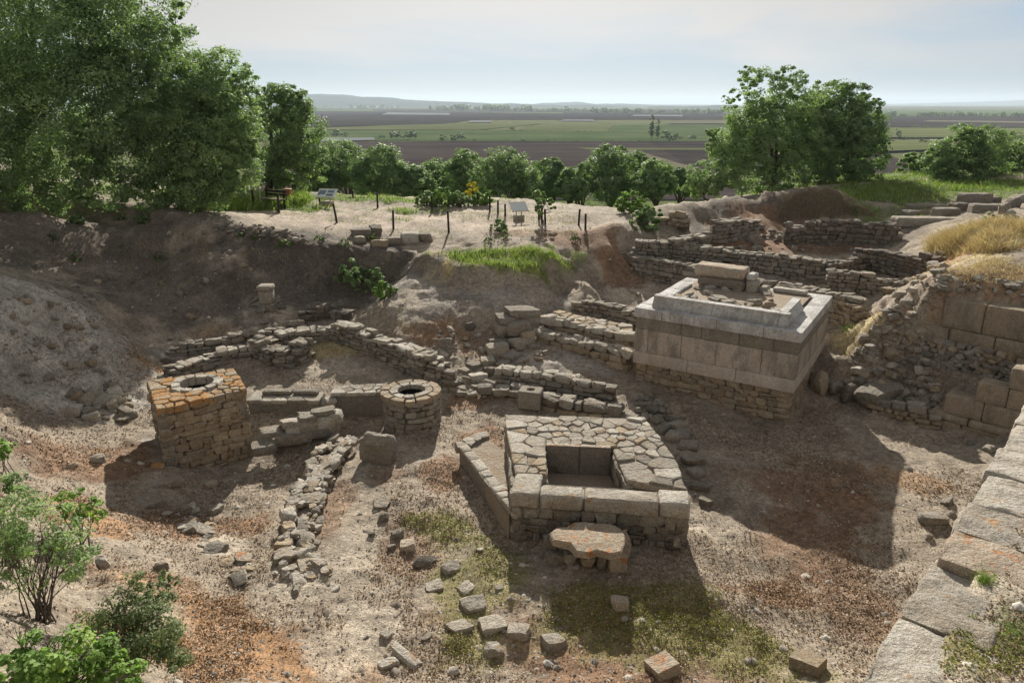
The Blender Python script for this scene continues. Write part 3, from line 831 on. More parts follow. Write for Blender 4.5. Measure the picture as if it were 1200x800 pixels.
def rubble_wall(name, label, cat, pts, thick=0.6, course=0.17, slen=0.36, mat='stone_grey', group=None, zbase=None, ragged=0.14, kind='block', limit=300, both=False, capmat=None, rows=None):
    "dry-stone wall: pts are (x, y, top height); every stone its own object, laid in uneven courses"
    path = Path(pts)
    p0, d0, z0 = path.at(path.L / 2)
    th = thing(name, label, cat, (p0.x, p0.y, Hf(p0.x, p0.y) if zbase is None else zbase), group)
    core_strip('core', th, path, thick - 0.22, zbase, course * 0.9, 'wall_core')
    f = n1d(random.randrange(9999)); cnt = 0
    # which side faces the camera
    nrm0 = Vector((-d0.y, d0.x))
    side = 1 if nrm0.dot(-p0) > 0 else -1
    sides = (side, -side) if both else (side,)
    dep = min(0.34, thick * 0.5)
    zmin = min(Hf(*path.at(path.L * i / 20)[0]) for i in range(21)) - 0.08 if zbase is None else zbase - 0.05
    zmax = max(path.z) + ragged
    z = zmin
    k = 0
    while z < zmax:
        ch = course * random.uniform(0.65, 1.4)
        s = -random.uniform(0, slen * 0.5)
        while s < path.L:
            ln = slen * random.choice((0.4, 0.6, 0.75, 0.9, 1.0, 1.15, 1.5)) * random.uniform(0.8, 1.2)
            sm = s + ln / 2
            s += ln
            if sm < 0 or sm > path.L:
                continue
            p, d, zt = path.at(sm)
            zt += f(sm * 0.9) * 2 * ragged
            zg = Hf(p.x, p.y)
            if z + ch * 0.5 > zt or (zbase is None and z + ch < zg - 0.12):
                continue
            rz = math.atan2(d.y, d.x)
            top = z + ch * 1.5 > zt
            nrm = Vector((-d.y, d.x))
            for sd in sides if not top else (side, -side):
                if cnt >= limit:
                    break
                q = p + nrm * sd * (thick / 2 - dep / 2 + random.choice((0, 0, 0, -0.05)) + random.uniform(-0.045, 0.04))
                hh = ch * random.uniform(0.88, 1.05) * (random.uniform(0.8, 1.3) if top else 1)
                stone(th, kind, (capmat if (capmat and top) else mat), (q.x, q.y, z + hh / 2), (ln * 0.985, dep * random.uniform(0.9, 1.15), hh), rz + random.uniform(-0.12, 0.12) * (2 if top else 1), tilt=0.16 if top else 0.07)
                cnt += 1
            if top and thick > dep * 2.25 and cnt < limit:
                q = p + nrm * random.uniform(-0.05, 0.05)
                stone(th, kind, capmat or mat, (q.x, q.y, z + ch / 2 - 0.02), (ln * 0.95, thick - dep * 1.8, ch), rz + random.uniform(-0.1, 0.1), tilt=0.08)
                cnt += 1
        z += ch
        k += 1
    return th

def face_stones(th, a, b, z0, z1, dep, course, slen, mat, kind='block', inward=None, ragged=0.0, name='stone', cnt=None):
    "stones of one straight wall face from a to b, their fronts on the line"
    a = Vector(a); b = Vector(b)
    L = (b - a).length; d = (b - a).normalized()
    nrm = inward if inward is not None else Vector((-d.y, d.x))
    rz = math.atan2(d.y, d.x)
    n = max(1, round((z1 - z0) / course))
    hs = [random.uniform(0.75, 1.3) for _ in range(n)]
    t = sum(hs); z = z0
    for hk in hs:
        ch = (z1 - z0) * hk / t
        s = 0.0
        ws = []
        while s < L:
            w = slen * random.choice((0.55, 0.75, 0.95, 1.1, 1.4)) * random.uniform(0.85, 1.15)
            ws.append(w); s += w
        kf = L / sum(ws); s = 0
        for w in ws:
            w *= kf
            p = a + d * (s + w / 2) + nrm * (dep / 2 + random.uniform(-0.02, 0.025))
            s += w
            if ragged and random.random() < ragged:
                # two small stones one above the other
                hh = random.uniform(0.4, 0.6)
                stone(th, kind, mat, (p.x, p.y, z + ch * hh / 2), (w * 1.01, dep, ch * hh), rz, name, 0.05)
                stone(th, kind, mat, (p.x, p.y, z + ch * (hh + (1 - hh) / 2)), (w * 0.97, dep, ch * (1 - hh)), rz, name, 0.05)
            else:
                stone(th, kind, mat, (p.x, p.y, z + ch / 2), (w * 1.05, dep, ch * 1.08), rz + random.uniform(-0.03, 0.03), name, 0.04)
        z += ch

def voronoi_cells(poly, n, seed, relax=2, warp=(1, 1)):
    "irregular paving: voronoi cells of random points, clipped to a polygon (half-plane clipping)"
    r = np.random.default_rng(seed)
    P2 = np.array(poly)
    lo, hi = P2.min(0), P2.max(0)
    def inside(q):
        c = False
        for i in range(len(P2)):
            a, b = P2[i], P2[i - 1]
            if (a[1] > q[1]) != (b[1] > q[1]) and q[0] < (b[0] - a[0]) * (q[1] - a[1]) / (b[1] - a[1]) + a[0]:
                c = not c
        return c
    pts = []
    while len(pts) < n:
        q = lo + r.random(2) * (hi - lo)
        if inside(q):
            pts.append(q)
    pts = np.array(pts)
    def clip(pg, nrm, off):
        res = []
        for i in range(len(pg)):
            a = pg[i]; b = pg[(i + 1) % len(pg)]
            da = a @ nrm - off; db = b @ nrm - off
            if da <= 0: res.append(a)
            if (da < 0 < db) or (db < 0 < da):
                res.append(a + (b - a) * da / (da - db))
        return res
    W = np.array(warp)
    for it in range(relax + 1):
        cells = []
        for i in range(len(pts)):
            pg = [p for p in P2]
            for j in range(len(pts)):
                if i == j: continue
                dv = (pts[j] - pts[i]) * W * W
                mid = (pts[i] + pts[j]) / 2
                pg = clip(pg, dv, mid @ dv)
                if len(pg) < 3: break
            cells.append(pg)
        if it < relax:
            pts = np.array([np.mean(c, 0) if len(c) >= 3 else p for c, p in zip(cells, pts)])
    return [c for c in cells if len(c) >= 3]

def shrink(cell, gap):
    c = np.mean(cell, 0)
    res = []
    for p in cell:
        d = p - c
        l = np.linalg.norm(d)
        res.append(c + d * max(0.3, (l - gap) / max(l, 1e-6)))
    return res

def rough_cell(cell, amp, r):
    "break the straight edges of a slab"
    res = []
    n = len(cell)
    for i in range(n):
        a = np.array(cell[i]); b = np.array(cell[(i + 1) % n])
        res.append(a)
        L = np.linalg.norm(b - a)
        if L > 0.16:
            m_ = (a + b) / 2
            d = (b - a) / L
            res.append(m_ + np.array((-d[1], d[0])) * r.uniform(-amp, amp * 0.4))
    return res

def paving(th, poly, n, z, thick, mats, seed, gap=0.022, jit=0.02, relax=2, zf=None, name='paving_slab', skip=None, warp=(1, 1)):
    r = np.random.default_rng(seed)
    o = th['_o']
    for c in voronoi_cells([np.array(p) for p in poly], n, seed, relax, warp):
        m_ = np.mean(c, 0)
        if skip and skip(m_):
            continue
        cc = rough_cell(shrink(c, gap), 0.03, r)
        zt = (z if zf is None else zf(m_)) + r.uniform(-jit, jit)
        tx, ty = r.normal(0, 0.02, 2)
        zs = [zt + tx * (p[0] - m_[0]) + ty * (p[1] - m_[1]) - o[2] for p in cc]
        me = prism_mesh(name, [(p[0] - m_[0], p[1] - m_[1]) for p in cc], zt - thick - o[2], zs, mats[int(r.integers(len(mats)))], bevel=0.022, jit=0.006)
        ob = bpy.data.objects.new(name, me); COL.objects.link(ob); ob.parent = th
        ob.location = (m_[0] - o[0], m_[1] - o[1], 0)

def block(th, quad, z0, z1, mat, name='block', bevel=0.025, jit=0.008, gap=0.006):
    "squared block on a four-sided footprint: worn arrises, uneven faces"
    from mathutils import noise as mn
    c = np.mean([np.array(q) for q in quad], 0)
    pts = [np.array(q) for q in quad]
    pts = [c + (p - c) * (1 - gap / max(0.05, np.linalg.norm(p - c))) for p in pts]
    a_, b_, c_, d_ = pts
    lx = np.linalg.norm(b_ - a_); ly = np.linalg.norm(d_ - a_); lz = z1 - z0
    step = 0.14 if jit < 0.02 else 0.09
    nx_ = int(min(14, max(2, lx / step))); ny_ = int(min(9, max(2, ly / step))); nz_ = int(min(6, max(2, lz / step)))
    def ax(n, L):
        e = min(max(0.045, bevel * 1.7), L * 0.28)
        return [0.0] + [e / L + (1 - 2 * e / L) * i / (n - 1) for i in range(n)] + [1.0]
    U_, V_, Z_ = ax(nx_, lx), ax(ny_, ly), ax(nz_, lz)
    seed = Vector((random.uniform(-99, 99), random.uniform(-99, 99), random.uniform(-99, 99)))
    verts = {}; co = []
    def vid(i, j, k):
        key = (i, j, k)
        if key not in verts:
            u, v, w = U_[i], V_[j], Z_[k]
            p = a_ * (1 - u) * (1 - v) + b_ * u * (1 - v) + c_ * u * v + d_ * (1 - u) * v - c
            q = Vector((p[0], p[1], w * lz))
            ex = (-1 if i == 0 else 1 if i == len(U_) - 1 else 0, -1 if j == 0 else 1 if j == len(V_) - 1 else 0, -1 if k == 0 else 1 if k == len(Z_) - 1 else 0)
            ne = sum(1 for e in ex if e)
            du = Vector((*((b_ - a_) / lx), 0)); dv = Vector((*((d_ - a_) / ly), 0))
            out_ = (du * ex[0] + dv * ex[1] + Vector((0, 0, ex[2])))
            nv = mn.noise(q * 2.3 + seed) * 1.2 + mn.noise(q * 7.0 + seed) * 0.7
            if ne > 1:
                wear = min(bevel * (0.55 + 1.1 * max(0, mn.noise(q * 3.1 + seed * 1.7) + 0.2)), max(0.035, bevel * 1.25))
                q = q - out_ * wear + out_.normalized() * nv * jit * 0.5
            else:
                q = q + out_ * nv * jit
            verts[key] = len(co); co.append(q)
        return verts[key]
    F = []
    nI, nJ, nK = len(U_) - 1, len(V_) - 1, len(Z_) - 1
    for i in range(nI):
        for j in range(nJ):
            F.append((vid(i, j, nK), vid(i + 1, j, nK), vid(i + 1, j + 1, nK), vid(i, j + 1, nK)))
            F.append((vid(i, j, 0), vid(i, j + 1, 0), vid(i + 1, j + 1, 0), vid(i + 1, j, 0)))
    for k in range(nK):
        for i in range(nI):
            F.append((vid(i, 0, k), vid(i + 1, 0, k), vid(i + 1, 0, k + 1), vid(i, 0, k + 1)))
            F.append((vid(i, nJ, k), vid(i, nJ, k + 1), vid(i + 1, nJ, k + 1), vid(i + 1, nJ, k)))
        for j in range(nJ):
            F.append((vid(0, j, k), vid(0, j, k + 1), vid(0, j + 1, k + 1), vid(0, j + 1, k)))
            F.append((vid(nI, j, k), vid(nI, j + 1, k), vid(nI, j + 1, k + 1), vid(nI, j, k + 1)))
    me = quick_mesh(name, [tuple(q) for q in co], F, mat, smooth=True)
    if (b_ - a_)[0] * (d_ - a_)[1] - (b_ - a_)[1] * (d_ - a_)[0] < 0:
        me.flip_normals()
    me.set_sharp_from_angle(angle=math.radians(40))
    o = th['_o'] if th is not None else (0, 0, 0)
    ob = bpy.data.objects.new(name, me); COL.objects.link(ob)
    if th is not None:
        ob.parent = th
    ob.location = (c[0] - o[0], c[1] - o[1], z0 - o[2])
    return ob

def quad_of(p, d, ln, nrm, w):
    "footprint starting at p, ln along d, w along nrm"
    p = Vector(p[:2])
    return [tuple(p), tuple(p + d * ln), tuple(p + d * ln + nrm * w), tuple(p + nrm * w)]

# ------------------------------------------------------------------ the large altar
AFL = P(741, 459, 0.0).xy.lerp(P(744.6, 360.4, 2.91).xy, 0.5)
AFR = P(927, 500.5, 0.0).xy.lerp(P(936, 389.5, 2.91).xy, 0.5)
AU = (AFR - AFL).normalized(); AW = (AFR - AFL).length
AV = Vector((-AU.y, AU.x)); AD = 4.75
def A(u, v):
    return AFL + AU * u + AV * v
alt = thing('stone_altar', 'large rectangular stone altar with white marble rim and rubble stone foot', 'altar', (*A(AW / 2, AD / 2), 0.0))
ZR, ZA, ZC, ZT = 1.07, 2.34, 2.60, 2.91
# rubble foot: front, right, back, left
ins = 0.07
cr = [A(ins, ins), A(AW - ins, ins), A(AW - ins, AD - ins), A(ins, AD - ins)]
core = prism_mesh('core', [tuple(A(u, v) - A(AW / 2, AD / 2)) for u, v in ((.16, .16), (AW - .16, .16), (AW - .16, AD - .16), (.16, AD - .16))], -0.3, ZR, 'earth_fill')
link('core', core, alt, (*A(AW / 2, AD / 2), 0.0))
for i, (n_, c_) in enumerate(((0.40, .2), (0.40, .2), (0.5, .26), (0.5, .26))):
    a = cr[i]; b = cr[(i + 1) % 4]
    face_stones(alt, a, b, -0.12, ZR, 0.34, c_, n_, 'stone_tan', ragged=0.22)
# ashlar courses: pale dado, main course, narrow top course
faces4 = [(A(0, 0), AU, AW, AV), (A(AW, 0), AV, AD, -AU), (A(AW, AD), -AU, AW, -AV), (A(0, AD), -AV, AD, AU)]
def ashlar_ring(z0, z1, cuts, mat, dep, out_=0.0, name='ashlar_block'):
    for i, (p, d, L, nrm) in enumerate(faces4):
        p = p - nrm * out_
        off = 0 if i % 2 == 0 else dep      # corner blocks belong to front and back
        L2 = L if i % 2 == 0 else L - 2 * dep
        st = p - d * out_ * (1 if i % 2 == 0 else 0) + d * (off - (0 if i % 2 == 0 else out_) * 0)
        L2 = L2 + (2 * out_ if i % 2 == 0 else 0)
        cs = [0] + list(cuts[i % 2]) + [1]
        if i % 2:
            st = p + d * dep - d * out_; L2 = L - 2 * dep + 2 * out_
        for a_, b_ in zip(cs[:-1], cs[1:]):
            block(alt, quad_of(st + d * L2 * a_, d, L2 * (b_ - a_), nrm, dep), z0, z1, mat, name, bevel=0.008, jit=0.004, gap=0.003)
ashlar_ring(ZR, 1.47, ((0.36, 0.66), (0.45,)), 'stone_dado', 0.4, 0.015)
ashlar_ring(1.47, 2.22, ((0.09, 0.31, 0.53, 0.8), (0.3, 0.62)), 'stone_ashlar', 0.4)
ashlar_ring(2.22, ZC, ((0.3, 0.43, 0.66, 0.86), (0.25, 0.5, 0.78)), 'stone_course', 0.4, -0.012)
ashlar_ring(ZC, ZT, ((0.18, 0.52, 0.79), (0.42, 0.72)), 'stone_marble', 0.52, 0.045, 'rim_slab')
# moulded kerb standing on the rim: front, right and left arms
def moulding(p, d, L, nrm, cuts, mat='stone_marble'):
    prof = [(0.0, 0.0), (0.0, 0.10), (0.05, 0.13), (0.06, 0.18), (0.11, 0.24), (0.115, 0.36), (0.34, 0.37), (0.36, 0.0)]
    cs = [0] + cuts + [1]
    for a_, b_ in zip(cs[:-1], cs[1:]):
        V = []; F = []
        m_ = len(prof)
        org = alt['_o']
        for s in (L * a_ + 0.008, L * b_ - 0.008):
            for y_, z_ in prof:
                q = p + d * s + nrm * (y_ + random.uniform(-.004, .004))
                V.append((q.x - org[0], q.y - org[1], ZT + z_ + 0.004 - org[2]))
        for i in range(m_):
            j = (i + 1) % m_
            F.append((i, j, m_ + j, m_ + i))
        me = bpy.data.meshes.new('moulding')
        me.from_pydata(V, [], F + [tuple(range(m_)), tuple(range(2 * m_ - 1, m_ - 1, -1))])
        me.materials.append(MATS[mat])
        bm = bmesh.new(); bm.from_mesh(me); bmesh.ops.recalc_face_normals(bm, faces=bm.faces[:]); bm.to_mesh(me); bm.free()
        o = bpy.data.objects.new('moulding', me); COL.objects.link(o); o.parent = alt
moulding(A(0.42, 0.24), AU, AW - 0.84, AV, [0.46, 0.93])
moulding(A(AW - 0.42, 0.62), AV, 1.75, -AU, [0.35])
# left arm: low plain kerb blocks
for a_, b_ in ((0.62, 1.5), (1.52, 2.3), (2.34, 3.4)):
    block(alt, quad_of(A(0.36, a_), AV, b_ - a_, AU, 0.3), ZT + 0.003, ZT + 0.16, 'stone_marble', 'kerb_block', 0.015)
# fill inside, stones lying in it, and the pile of blocks at the back
fill = prism_mesh('fill', [tuple(A(u, v) - A(AW / 2, AD / 2)) for u, v in ((.53, .6), (AW - .53, .6), (AW - .53, AD - .53), (.53, AD - .53))], 2.5, 2.98, 'earth_fill')
link('fill', fill, alt, (*A(AW / 2, AD / 2), 0.0))
for k in range(60):
    u = random.uniform(0.8, AW - 1.0); v = random.uniform(0.8, AD - 0.6)
    s = random.uniform(0.14, 0.5)
    if u > AW * 0.65 and random.random() < 0.65: continue
    stone(alt, random.choice(('slab', 'rock')), random.choice(('stone_grey', 'stone_grey', 'stone_pale', 'stone_tan')), (*A(u, v), 2.97 + s * 0.1), (s, s * random.uniform(.6, 1), s * random.uniform(.25, .5)), random.uniform(0, 3), tilt=0.3)
block(alt, quad_of(A(0.75, 3.5), AU, 1.65, AV, 0.75), 2.95, 3.34, 'stone_grey', 'fallen_block', 0.05, 0.02)
block(alt, quad_of(A(0.62, 3.42), AU, 1.75, AV, 0.8), 3.345, 3.72, 'stone_rust', 'fallen_block', 0.05, 0.02)
block(alt, quad_of(A(2.45, 3.45), AU, 0.35, AV, 0.6), 2.95, 3.36, 'stone_pale', 'fallen_block', 0.03, 0.02)
block(alt, quad_of(A(2.85, 3.6), AU, 0.28, AV, 0.5), 2.95, 3.18, 'stone_pale', 'fallen_block', 0.03, 0.02)
block(alt, quad_of(A(2.42, 3.5), AU, 0.3, AV, 0.5), 3.365, 3.58, 'stone_marble', 'fallen_block', 0.03, 0.02)
block(alt, quad_of(A(3.2, 3.95), AU, 1.1, AV, 0.4), 2.98, 3.12, 'stone_pale', 'fallen_block', 0.03, 0.02)

# ------------------------------------------------------------------ square well head
sq = [Vector((-8.86, 16.46)), Vector((-7.13, 17.86)), Vector((-8.06, 19.45)), Vector((-10.05, 18.40))]
SWT = 1.75
sc_ = sum((Vector(q) for q in sq), Vector((0, 0))) / 4
swell = thing('square_well', 'square rubble stone well head, its top crusted with orange lichen', 'well', (sc_.x, sc_.y, -0.3))
# jacket round a shaft: four wall cores
WC = Vector((WELL_S.x, WELL_S.y)).lerp(sc_, 0.35)
ringn = 16
V = []; F = []
def sq_outer(an):
    d = Vector((math.cos(an), math.sin(an)))
    best = 9
    for i in range(4):
        a = sq[i]; b = sq[(i + 1) % 4]; e = b - a
        den = d.x * e.y - d.y * e.x
        if abs(den) < 1e-6: continue
        t = ((a.x - WC.x) * e.y - (a.y - WC.y) * e.x) / den
        if t > 0: best = min(best, t)
    return WC + d * (best - 0.16)
for i in range(ringn * 2):
    an = math.pi * 2 * i / (ringn * 2)
    q = sq_outer(an); r_ = WC + Vector((math.cos(an), math.sin(an))) * 0.47
    for z in (-0.6, SWT - 0.14):
        V.append((q.x - sc_.x, q.y - sc_.y, z + 0.3 + (.1 if z > 0 else 0))); V.append((r_.x - sc_.x, r_.y - sc_.y, z + 0.3 + (.1 if z > 0 else 0)))
m_ = ringn * 2
for i in range(m_):
    a = i * 4; b = ((i + 1) % m_) * 4
    F += [(a, b, b + 2, a + 2), (a + 1, a + 3, b + 3, b + 1), (a + 2, b + 2, b + 3, a + 3)]
o = bpy.data.objects.new('core', quick_mesh('core', V, F, 'wall_core')); COL.objects.link(o); o.parent = swell
o.data.materials[0] = MATS['earth_fill']
for i in range(4):
    a = sq[i]; b = sq[(i + 1) % 4]
    c_, n_ = ((0.175, 0.33) if i in (0, 3) else (0.25, 0.45))
    face_stones(swell, a, b, -0.45, SWT - 0.10, 0.26, c_, n_, 'stone_tan' if i == 0 else 'stone_grey', ragged=0.12)
paving(swell, [tuple(sc_ + (q - sc_) * 1.02) for q in sq], 58, SWT, 0.16, ('stone_lichen', 'stone_lichen', 'stone_lichen', 'stone_tan'), 4, gap=0.016, jit=0.025, skip=lambda m__: (Vector(m__) - WC).length < 0.62)
def ring_stones(th, c, r0, r1, n, z0, z1, mat, name='rim_stone', jit=0.02):
    a0 = random.uniform(0, 6)
    ws = [random.uniform(0.7, 1.3) for _ in range(n)]; t = sum(ws)
    for w in ws:
        w = w / t * 2 * math.pi
        pts = []
        for k in range(3):
            an = a0 + 0.03 + (w - 0.06) * k / 2
            pts.append((math.cos(an) * r0, math.sin(an) * r0))
        for k in range(2, -1, -1):
            an = a0 + 0.03 + (w - 0.06) * k / 2
            rr = r1 * random.uniform(0.96, 1.04)
            pts.append((math.cos(an) * rr, math.sin(an) * rr))
        a0 += w
        me = prism_mesh(name, pts, z0, z1 + random.uniform(-jit, jit), mat, bevel=0.015, jit=0.006)
        link(name, me, th, (c[0], c[1], 0))
ring_stones(swell, WC, 0.44, 0.66, 11, SWT - 0.2, SWT + 0.035, 'stone_pale')
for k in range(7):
    ring_stones(swell, WC, 0.44, 0.54, 9, SWT - 0.2 - 0.26 * (k + 1), SWT - 0.2 - 0.26 * k - 0.01, 'shaft_shade', 'lining_stone', 0.0)

# ------------------------------------------------------------------ round well head
RWT = 1.05
wc = Vector((WELL_R.x, WELL_R.y))
rwell = thing('round_well', 'round stone well head of mortared rubble with a dark open shaft', 'well', (wc.x, wc.y, 0.0))
V = []; F = []
for i in range(32):
    an = math.pi * 2 * i / 32
    for rr in (0.76, 0.47):
        for z in (-0.5, RWT - 0.12):
            V.append((math.cos(an) * rr, math.sin(an) * rr, z))
for i in range(32):
    a = i * 4; b = ((i + 1) % 32) * 4
    F += [(a, b, b + 1, a + 1), (a + 2, a + 3, b + 3, b + 2), (a + 1, b + 1, b + 3, a + 3)]
o = bpy.data.objects.new('core', quick_mesh('core', V, F, 'stone_render')); COL.objects.link(o); o.parent = rwell
z = -0.1
zk = []
while z < RWT - 0.14:
    ch = random.uniform(0.13, 0.21)
    zk.append((z, min(ch, RWT - 0.12 - z))); z += ch
for z, ch in zk:
    n_ = random.randint(15, 19); off = random.uniform(0, 6)
    for k in range(n_):
        an = off + 2 * math.pi * (k + random.uniform(-0.18, 0.18)) / n_
        w = 2 * math.pi * 0.83 / n_
        stone(rwell, 'block', 'stone_grey', (wc.x + math.cos(an) * 0.74, wc.y + math.sin(an) * 0.74, z + ch / 2), (w * random.uniform(0.9, 1.06), 0.22, ch * random.uniform(0.9, 1.05)), an + math.pi / 2, tilt=0.06)
ring_stones(rwell, wc, 0.41, 0.64, 9, RWT - 0.16, RWT + 0.0, 'stone_pale')
ring_stones(rwell, wc, 0.65, 0.88, 12, RWT - 0.16, RWT - 0.02, 'stone_tan')
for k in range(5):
    ring_stones(rwell, wc, 0.415, 0.49, 8, RWT - 0.16 - 0.26 * (k + 1), RWT - 0.17 - 0.26 * k, 'shaft_shade', 'lining_stone', 0.0)

# ------------------------------------------------------------------ paved platform with a sunken basin
PT = 1.12
pf = [P(598, 577, PT).xy, P(810, 591, PT).xy, P(793, 540, PT).xy, P(756, 489, PT).xy, P(592, 486, PT).xy]
pc = sum((Vector(q) for q in pf), Vector((0, 0))) / 5
plat = thing('paved_platform', 'low paved stone platform with a sunken square basin', 'platform', (pc.x, pc.y, 0.0))
basin = [P(642, 558, PT).xy, P(733, 563, PT).xy, P(716, 527, PT).xy, P(640, 524, PT).xy]
bas_lo, bas_hi = basin[0], basin[2]
FD = (pf[1] - pf[0]).normalized(); FN = Vector((-FD.y, FD.x)); FL = (pf[1] - pf[0]).length
# core around the basin: four prisms
def pr(th, name, poly, z0, z1, mat, bevel=0.0):
    c = sum((Vector(p) for p in poly), Vector((0, 0))) / len(poly)
    me = prism_mesh(name, [tuple(Vector(p) - c) for p in poly], z0, z1, mat, bevel)
    return link(name, me, th, (c.x, c.y, 0))
def inset(p, k=0.94):
    return pc + (Vector(p) - pc) * k
pi_ = [inset(p) for p in pf]
bo = [Vector(b) for b in basin]
pr(plat, 'core', [pi_[0], pi_[1], bo[1], bo[0]], -0.3, PT - 0.2, 'wall_core')
pr(plat, 'core', [bo[1] + Vector((.01, 0)), pi_[1] + Vector((0, .01)), pi_[2], pi_[3], bo[2]], -0.3, PT - 0.2, 'wall_core')
pr(plat, 'core', [pi_[4], bo[3], bo[2] + Vector((0, .01)), pi_[3] + Vector((-.01, .02))], -0.3, PT - 0.2, 'wall_core')
pr(plat, 'core', [pi_[0] + Vector((-.01, .02)), bo[0] + Vector((-.01, 0)), bo[3] + Vector((-.01, 0)), pi_[4] + Vector((-.02, -.01))], -0.3, PT - 0.2, 'wall_core')
pr(plat, 'basin_floor', [bo[0], bo[1], bo[2], bo[3]], -0.2, 0.42, 'earth_fill')
# front coping: four heavy blocks
cuts = [0, 0.165, 0.415, 0.83, 1.0]
for a_, b_ in zip(cuts[:-1], cuts[1:]):
    w0 = 0.62 if a_ == 0.83 else (0.50 if a_ else 0.95)
    q = quad_of(pf[0] - FN * 0.06 + FD * FL * a_, FD, FL * (b_ - a_), FN, w0)
    block(plat, q, PT - 0.33, PT + 0.02, 'stone_pale', 'coping_block', 0.03, 0.012, 0.01)
# course under the coping and rubble footing
face_stones(plat, pf[0] + FD * 0.05, pf[1] - FD * 0.03, PT - 0.62, PT - 0.335, 0.35, 0.28, 0.44, 'stone_grey')
face_stones(plat, pf[0] + FD * 0.05, pf[1] - FD * 0.03, -0.25, PT - 0.625, 0.3, 0.19, 0.3, 'stone_dark', ragged=0.15)
# the other sides
for a, b in ((pf[1], pf[2]), (pf[2], pf[3]), (pf[3], pf[4]), (pf[4], pf[0])):
    face_stones(plat, a, b, -0.2, PT - 0.17, 0.3, 0.26, 0.42, 'stone_grey')
# paving
def in_basin(m__):
    v = Vector(m__)
    s = 0
    for i in range(4):
        a = bo[i]; b = bo[(i + 1) % 4]
        s += 1 if (b - a).cross(v - a) > -0.07 else 0
    return s == 4
# the cut-out at the front holds the coping, so pave behind it, in four strips round the basin
E = lambda p, k: Vector(p) + FN * k
pl_left = [E(pf[0], 0.92), E(pf[0] + FD * 0.70, 0.92), bo[3] - FD * 0.02, P(640, 512, PT).xy, pf[4].lerp(pf[0], 0.22)]
paving(plat, [tuple(p) for p in pl_left], 12, PT, 0.17, ('stone_pale', 'stone_pale', 'stone_tan'), 5, gap=0.012, jit=0.02, relax=1)
pl_back = [pf[4].lerp(pf[0], 0.22), P(640, 512, PT).xy, bo[3] + FN * 0.14, bo[2] + FN * 0.14, pf[2].lerp(pf[3], 0.42), pf[3], pf[4]]
paving(plat, [tuple(p) for p in pl_back], 62, PT, 0.17, ('stone_pale', 'stone_pale', 'stone_tan', 'stone_grey'), 8, gap=0.013, jit=0.035, relax=1)
pl_right = [bo[1] + FD * 0.03 + FN * 0.1, E(pf[1], 0.58), pf[1].lerp(pf[2], 0.45) , pf[2], pf[2].lerp(pf[3], 0.41), bo[2] + FN * 0.12 + FD * 0.04]
paving(plat, [tuple(p) for p in pl_right], 17, PT, 0.17, ('stone_pale', 'stone_grey'), 9, gap=0.014, jit=0.035, relax=1)
for q in (pl_left, pl_back, pl_right):
    pr(plat, 'joint_bed', [Vector(p) for p in q], PT - 0.18, PT - 0.045, 'earth_fill')
# upright slab at the back of the basin, cracked in two, rusty top edge
q = bo[3].lerp(bo[2], 0.5)
for a, b in ((bo[3], bo[3].lerp(bo[2], 0.52)), (bo[3].lerp(bo[2], 0.525), bo[2])):
    d = (b - a).normalized(); nn_ = Vector((-d.y, d.x))
    block(plat, quad_of(a - nn_ * 0.0, d, (b - a).length, nn_, 0.13), 0.35, PT + 0.03, 'stone_render', 'basin_slab', 0.01, 0.006, 0.003)
    block(plat, quad_of(a + nn_ * 0.005, d, (b - a).length, nn_, 0.12), PT + 0.032, PT + 0.055, 'stone_rust', 'slab_crust', 0.004, 0.002, 0.004)
# rough lining of the basin sides
face_stones(plat, bo[2], bo[1], 0.35, PT - 0.12, 0.2, 0.22, 0.3, 'stone_grey', inward=FD)
face_stones(plat, bo[0], bo[3], 0.35, PT - 0.12, 0.2, 0.3, 0.4, 'stone_grey', inward=-FD)
# flank of paving stones sliding down at the right
for (px, py, s) in ((800, 512, .6), (806, 524, .6), (783, 499, .5), (795, 500, .45), (770, 495, .4), (812, 540, .6), (775, 505, .4), (815, 556, .5), (790, 512, .5), (820, 572, .45), (826, 590, .3)):
    p = G(px, py)
    stone(plat, 'slab', 'stone_grey', (p.x, p.y, p.z + .04), (s, s * .8, 0.2), random.uniform(0, 3), tilt=0.15)

# slab apron west of the platform: a low oblique wall with earth behind
ap0 = P(538, 520, 0.62).xy; ap1 = P(603, 603, 0.62).xy
d = (ap1 - ap0).normalized(); nn_ = Vector((-d.y, d.x)); L = (ap1 - ap0).length
apron = thing('apron_wall', 'low oblique kerb wall of pale slabs beside the paved platform', 'wall', (ap0.x, ap0.y, 0.0))
block(apron, quad_of(ap0 - nn_ * 0.01, d, L, nn_, 0.2), -0.3, 0.47, 'stone_render', 'kerb_face', 0.01, 0.008)
s = 0
while s < L - 0.1:
    w = random.uniform(0.3, 0.6)
    w = min(w, L - s)
    block(apron, quad_of(ap0 + d * s - nn_ * 0.03, d, w, nn_, random.uniform(0.26, 0.36)), 0.475, 0.6 + random.uniform(-.02, .03), 'stone_pale', 'slab', 0.02, 0.008)
    s += w
ap2 = P(568, 506, 0.62).xy
poly = [ap0 + nn_ * 0.08 + d * .1, pf[0] + Vector((-.02, -.02)), pf[4].lerp(pf[0], 0.25), ap2]
pr(apron, 'earth_bed', poly, -0.3, 0.50, 'earth_fill')
for k in range(4):
    p = ap0.lerp(ap2, (k + .5) / 4)
    stone(apron, 'slab', 'stone_pale', (p.x, p.y, .5), (.36, .3, .2), random.uniform(0, 3), tilt=.08)

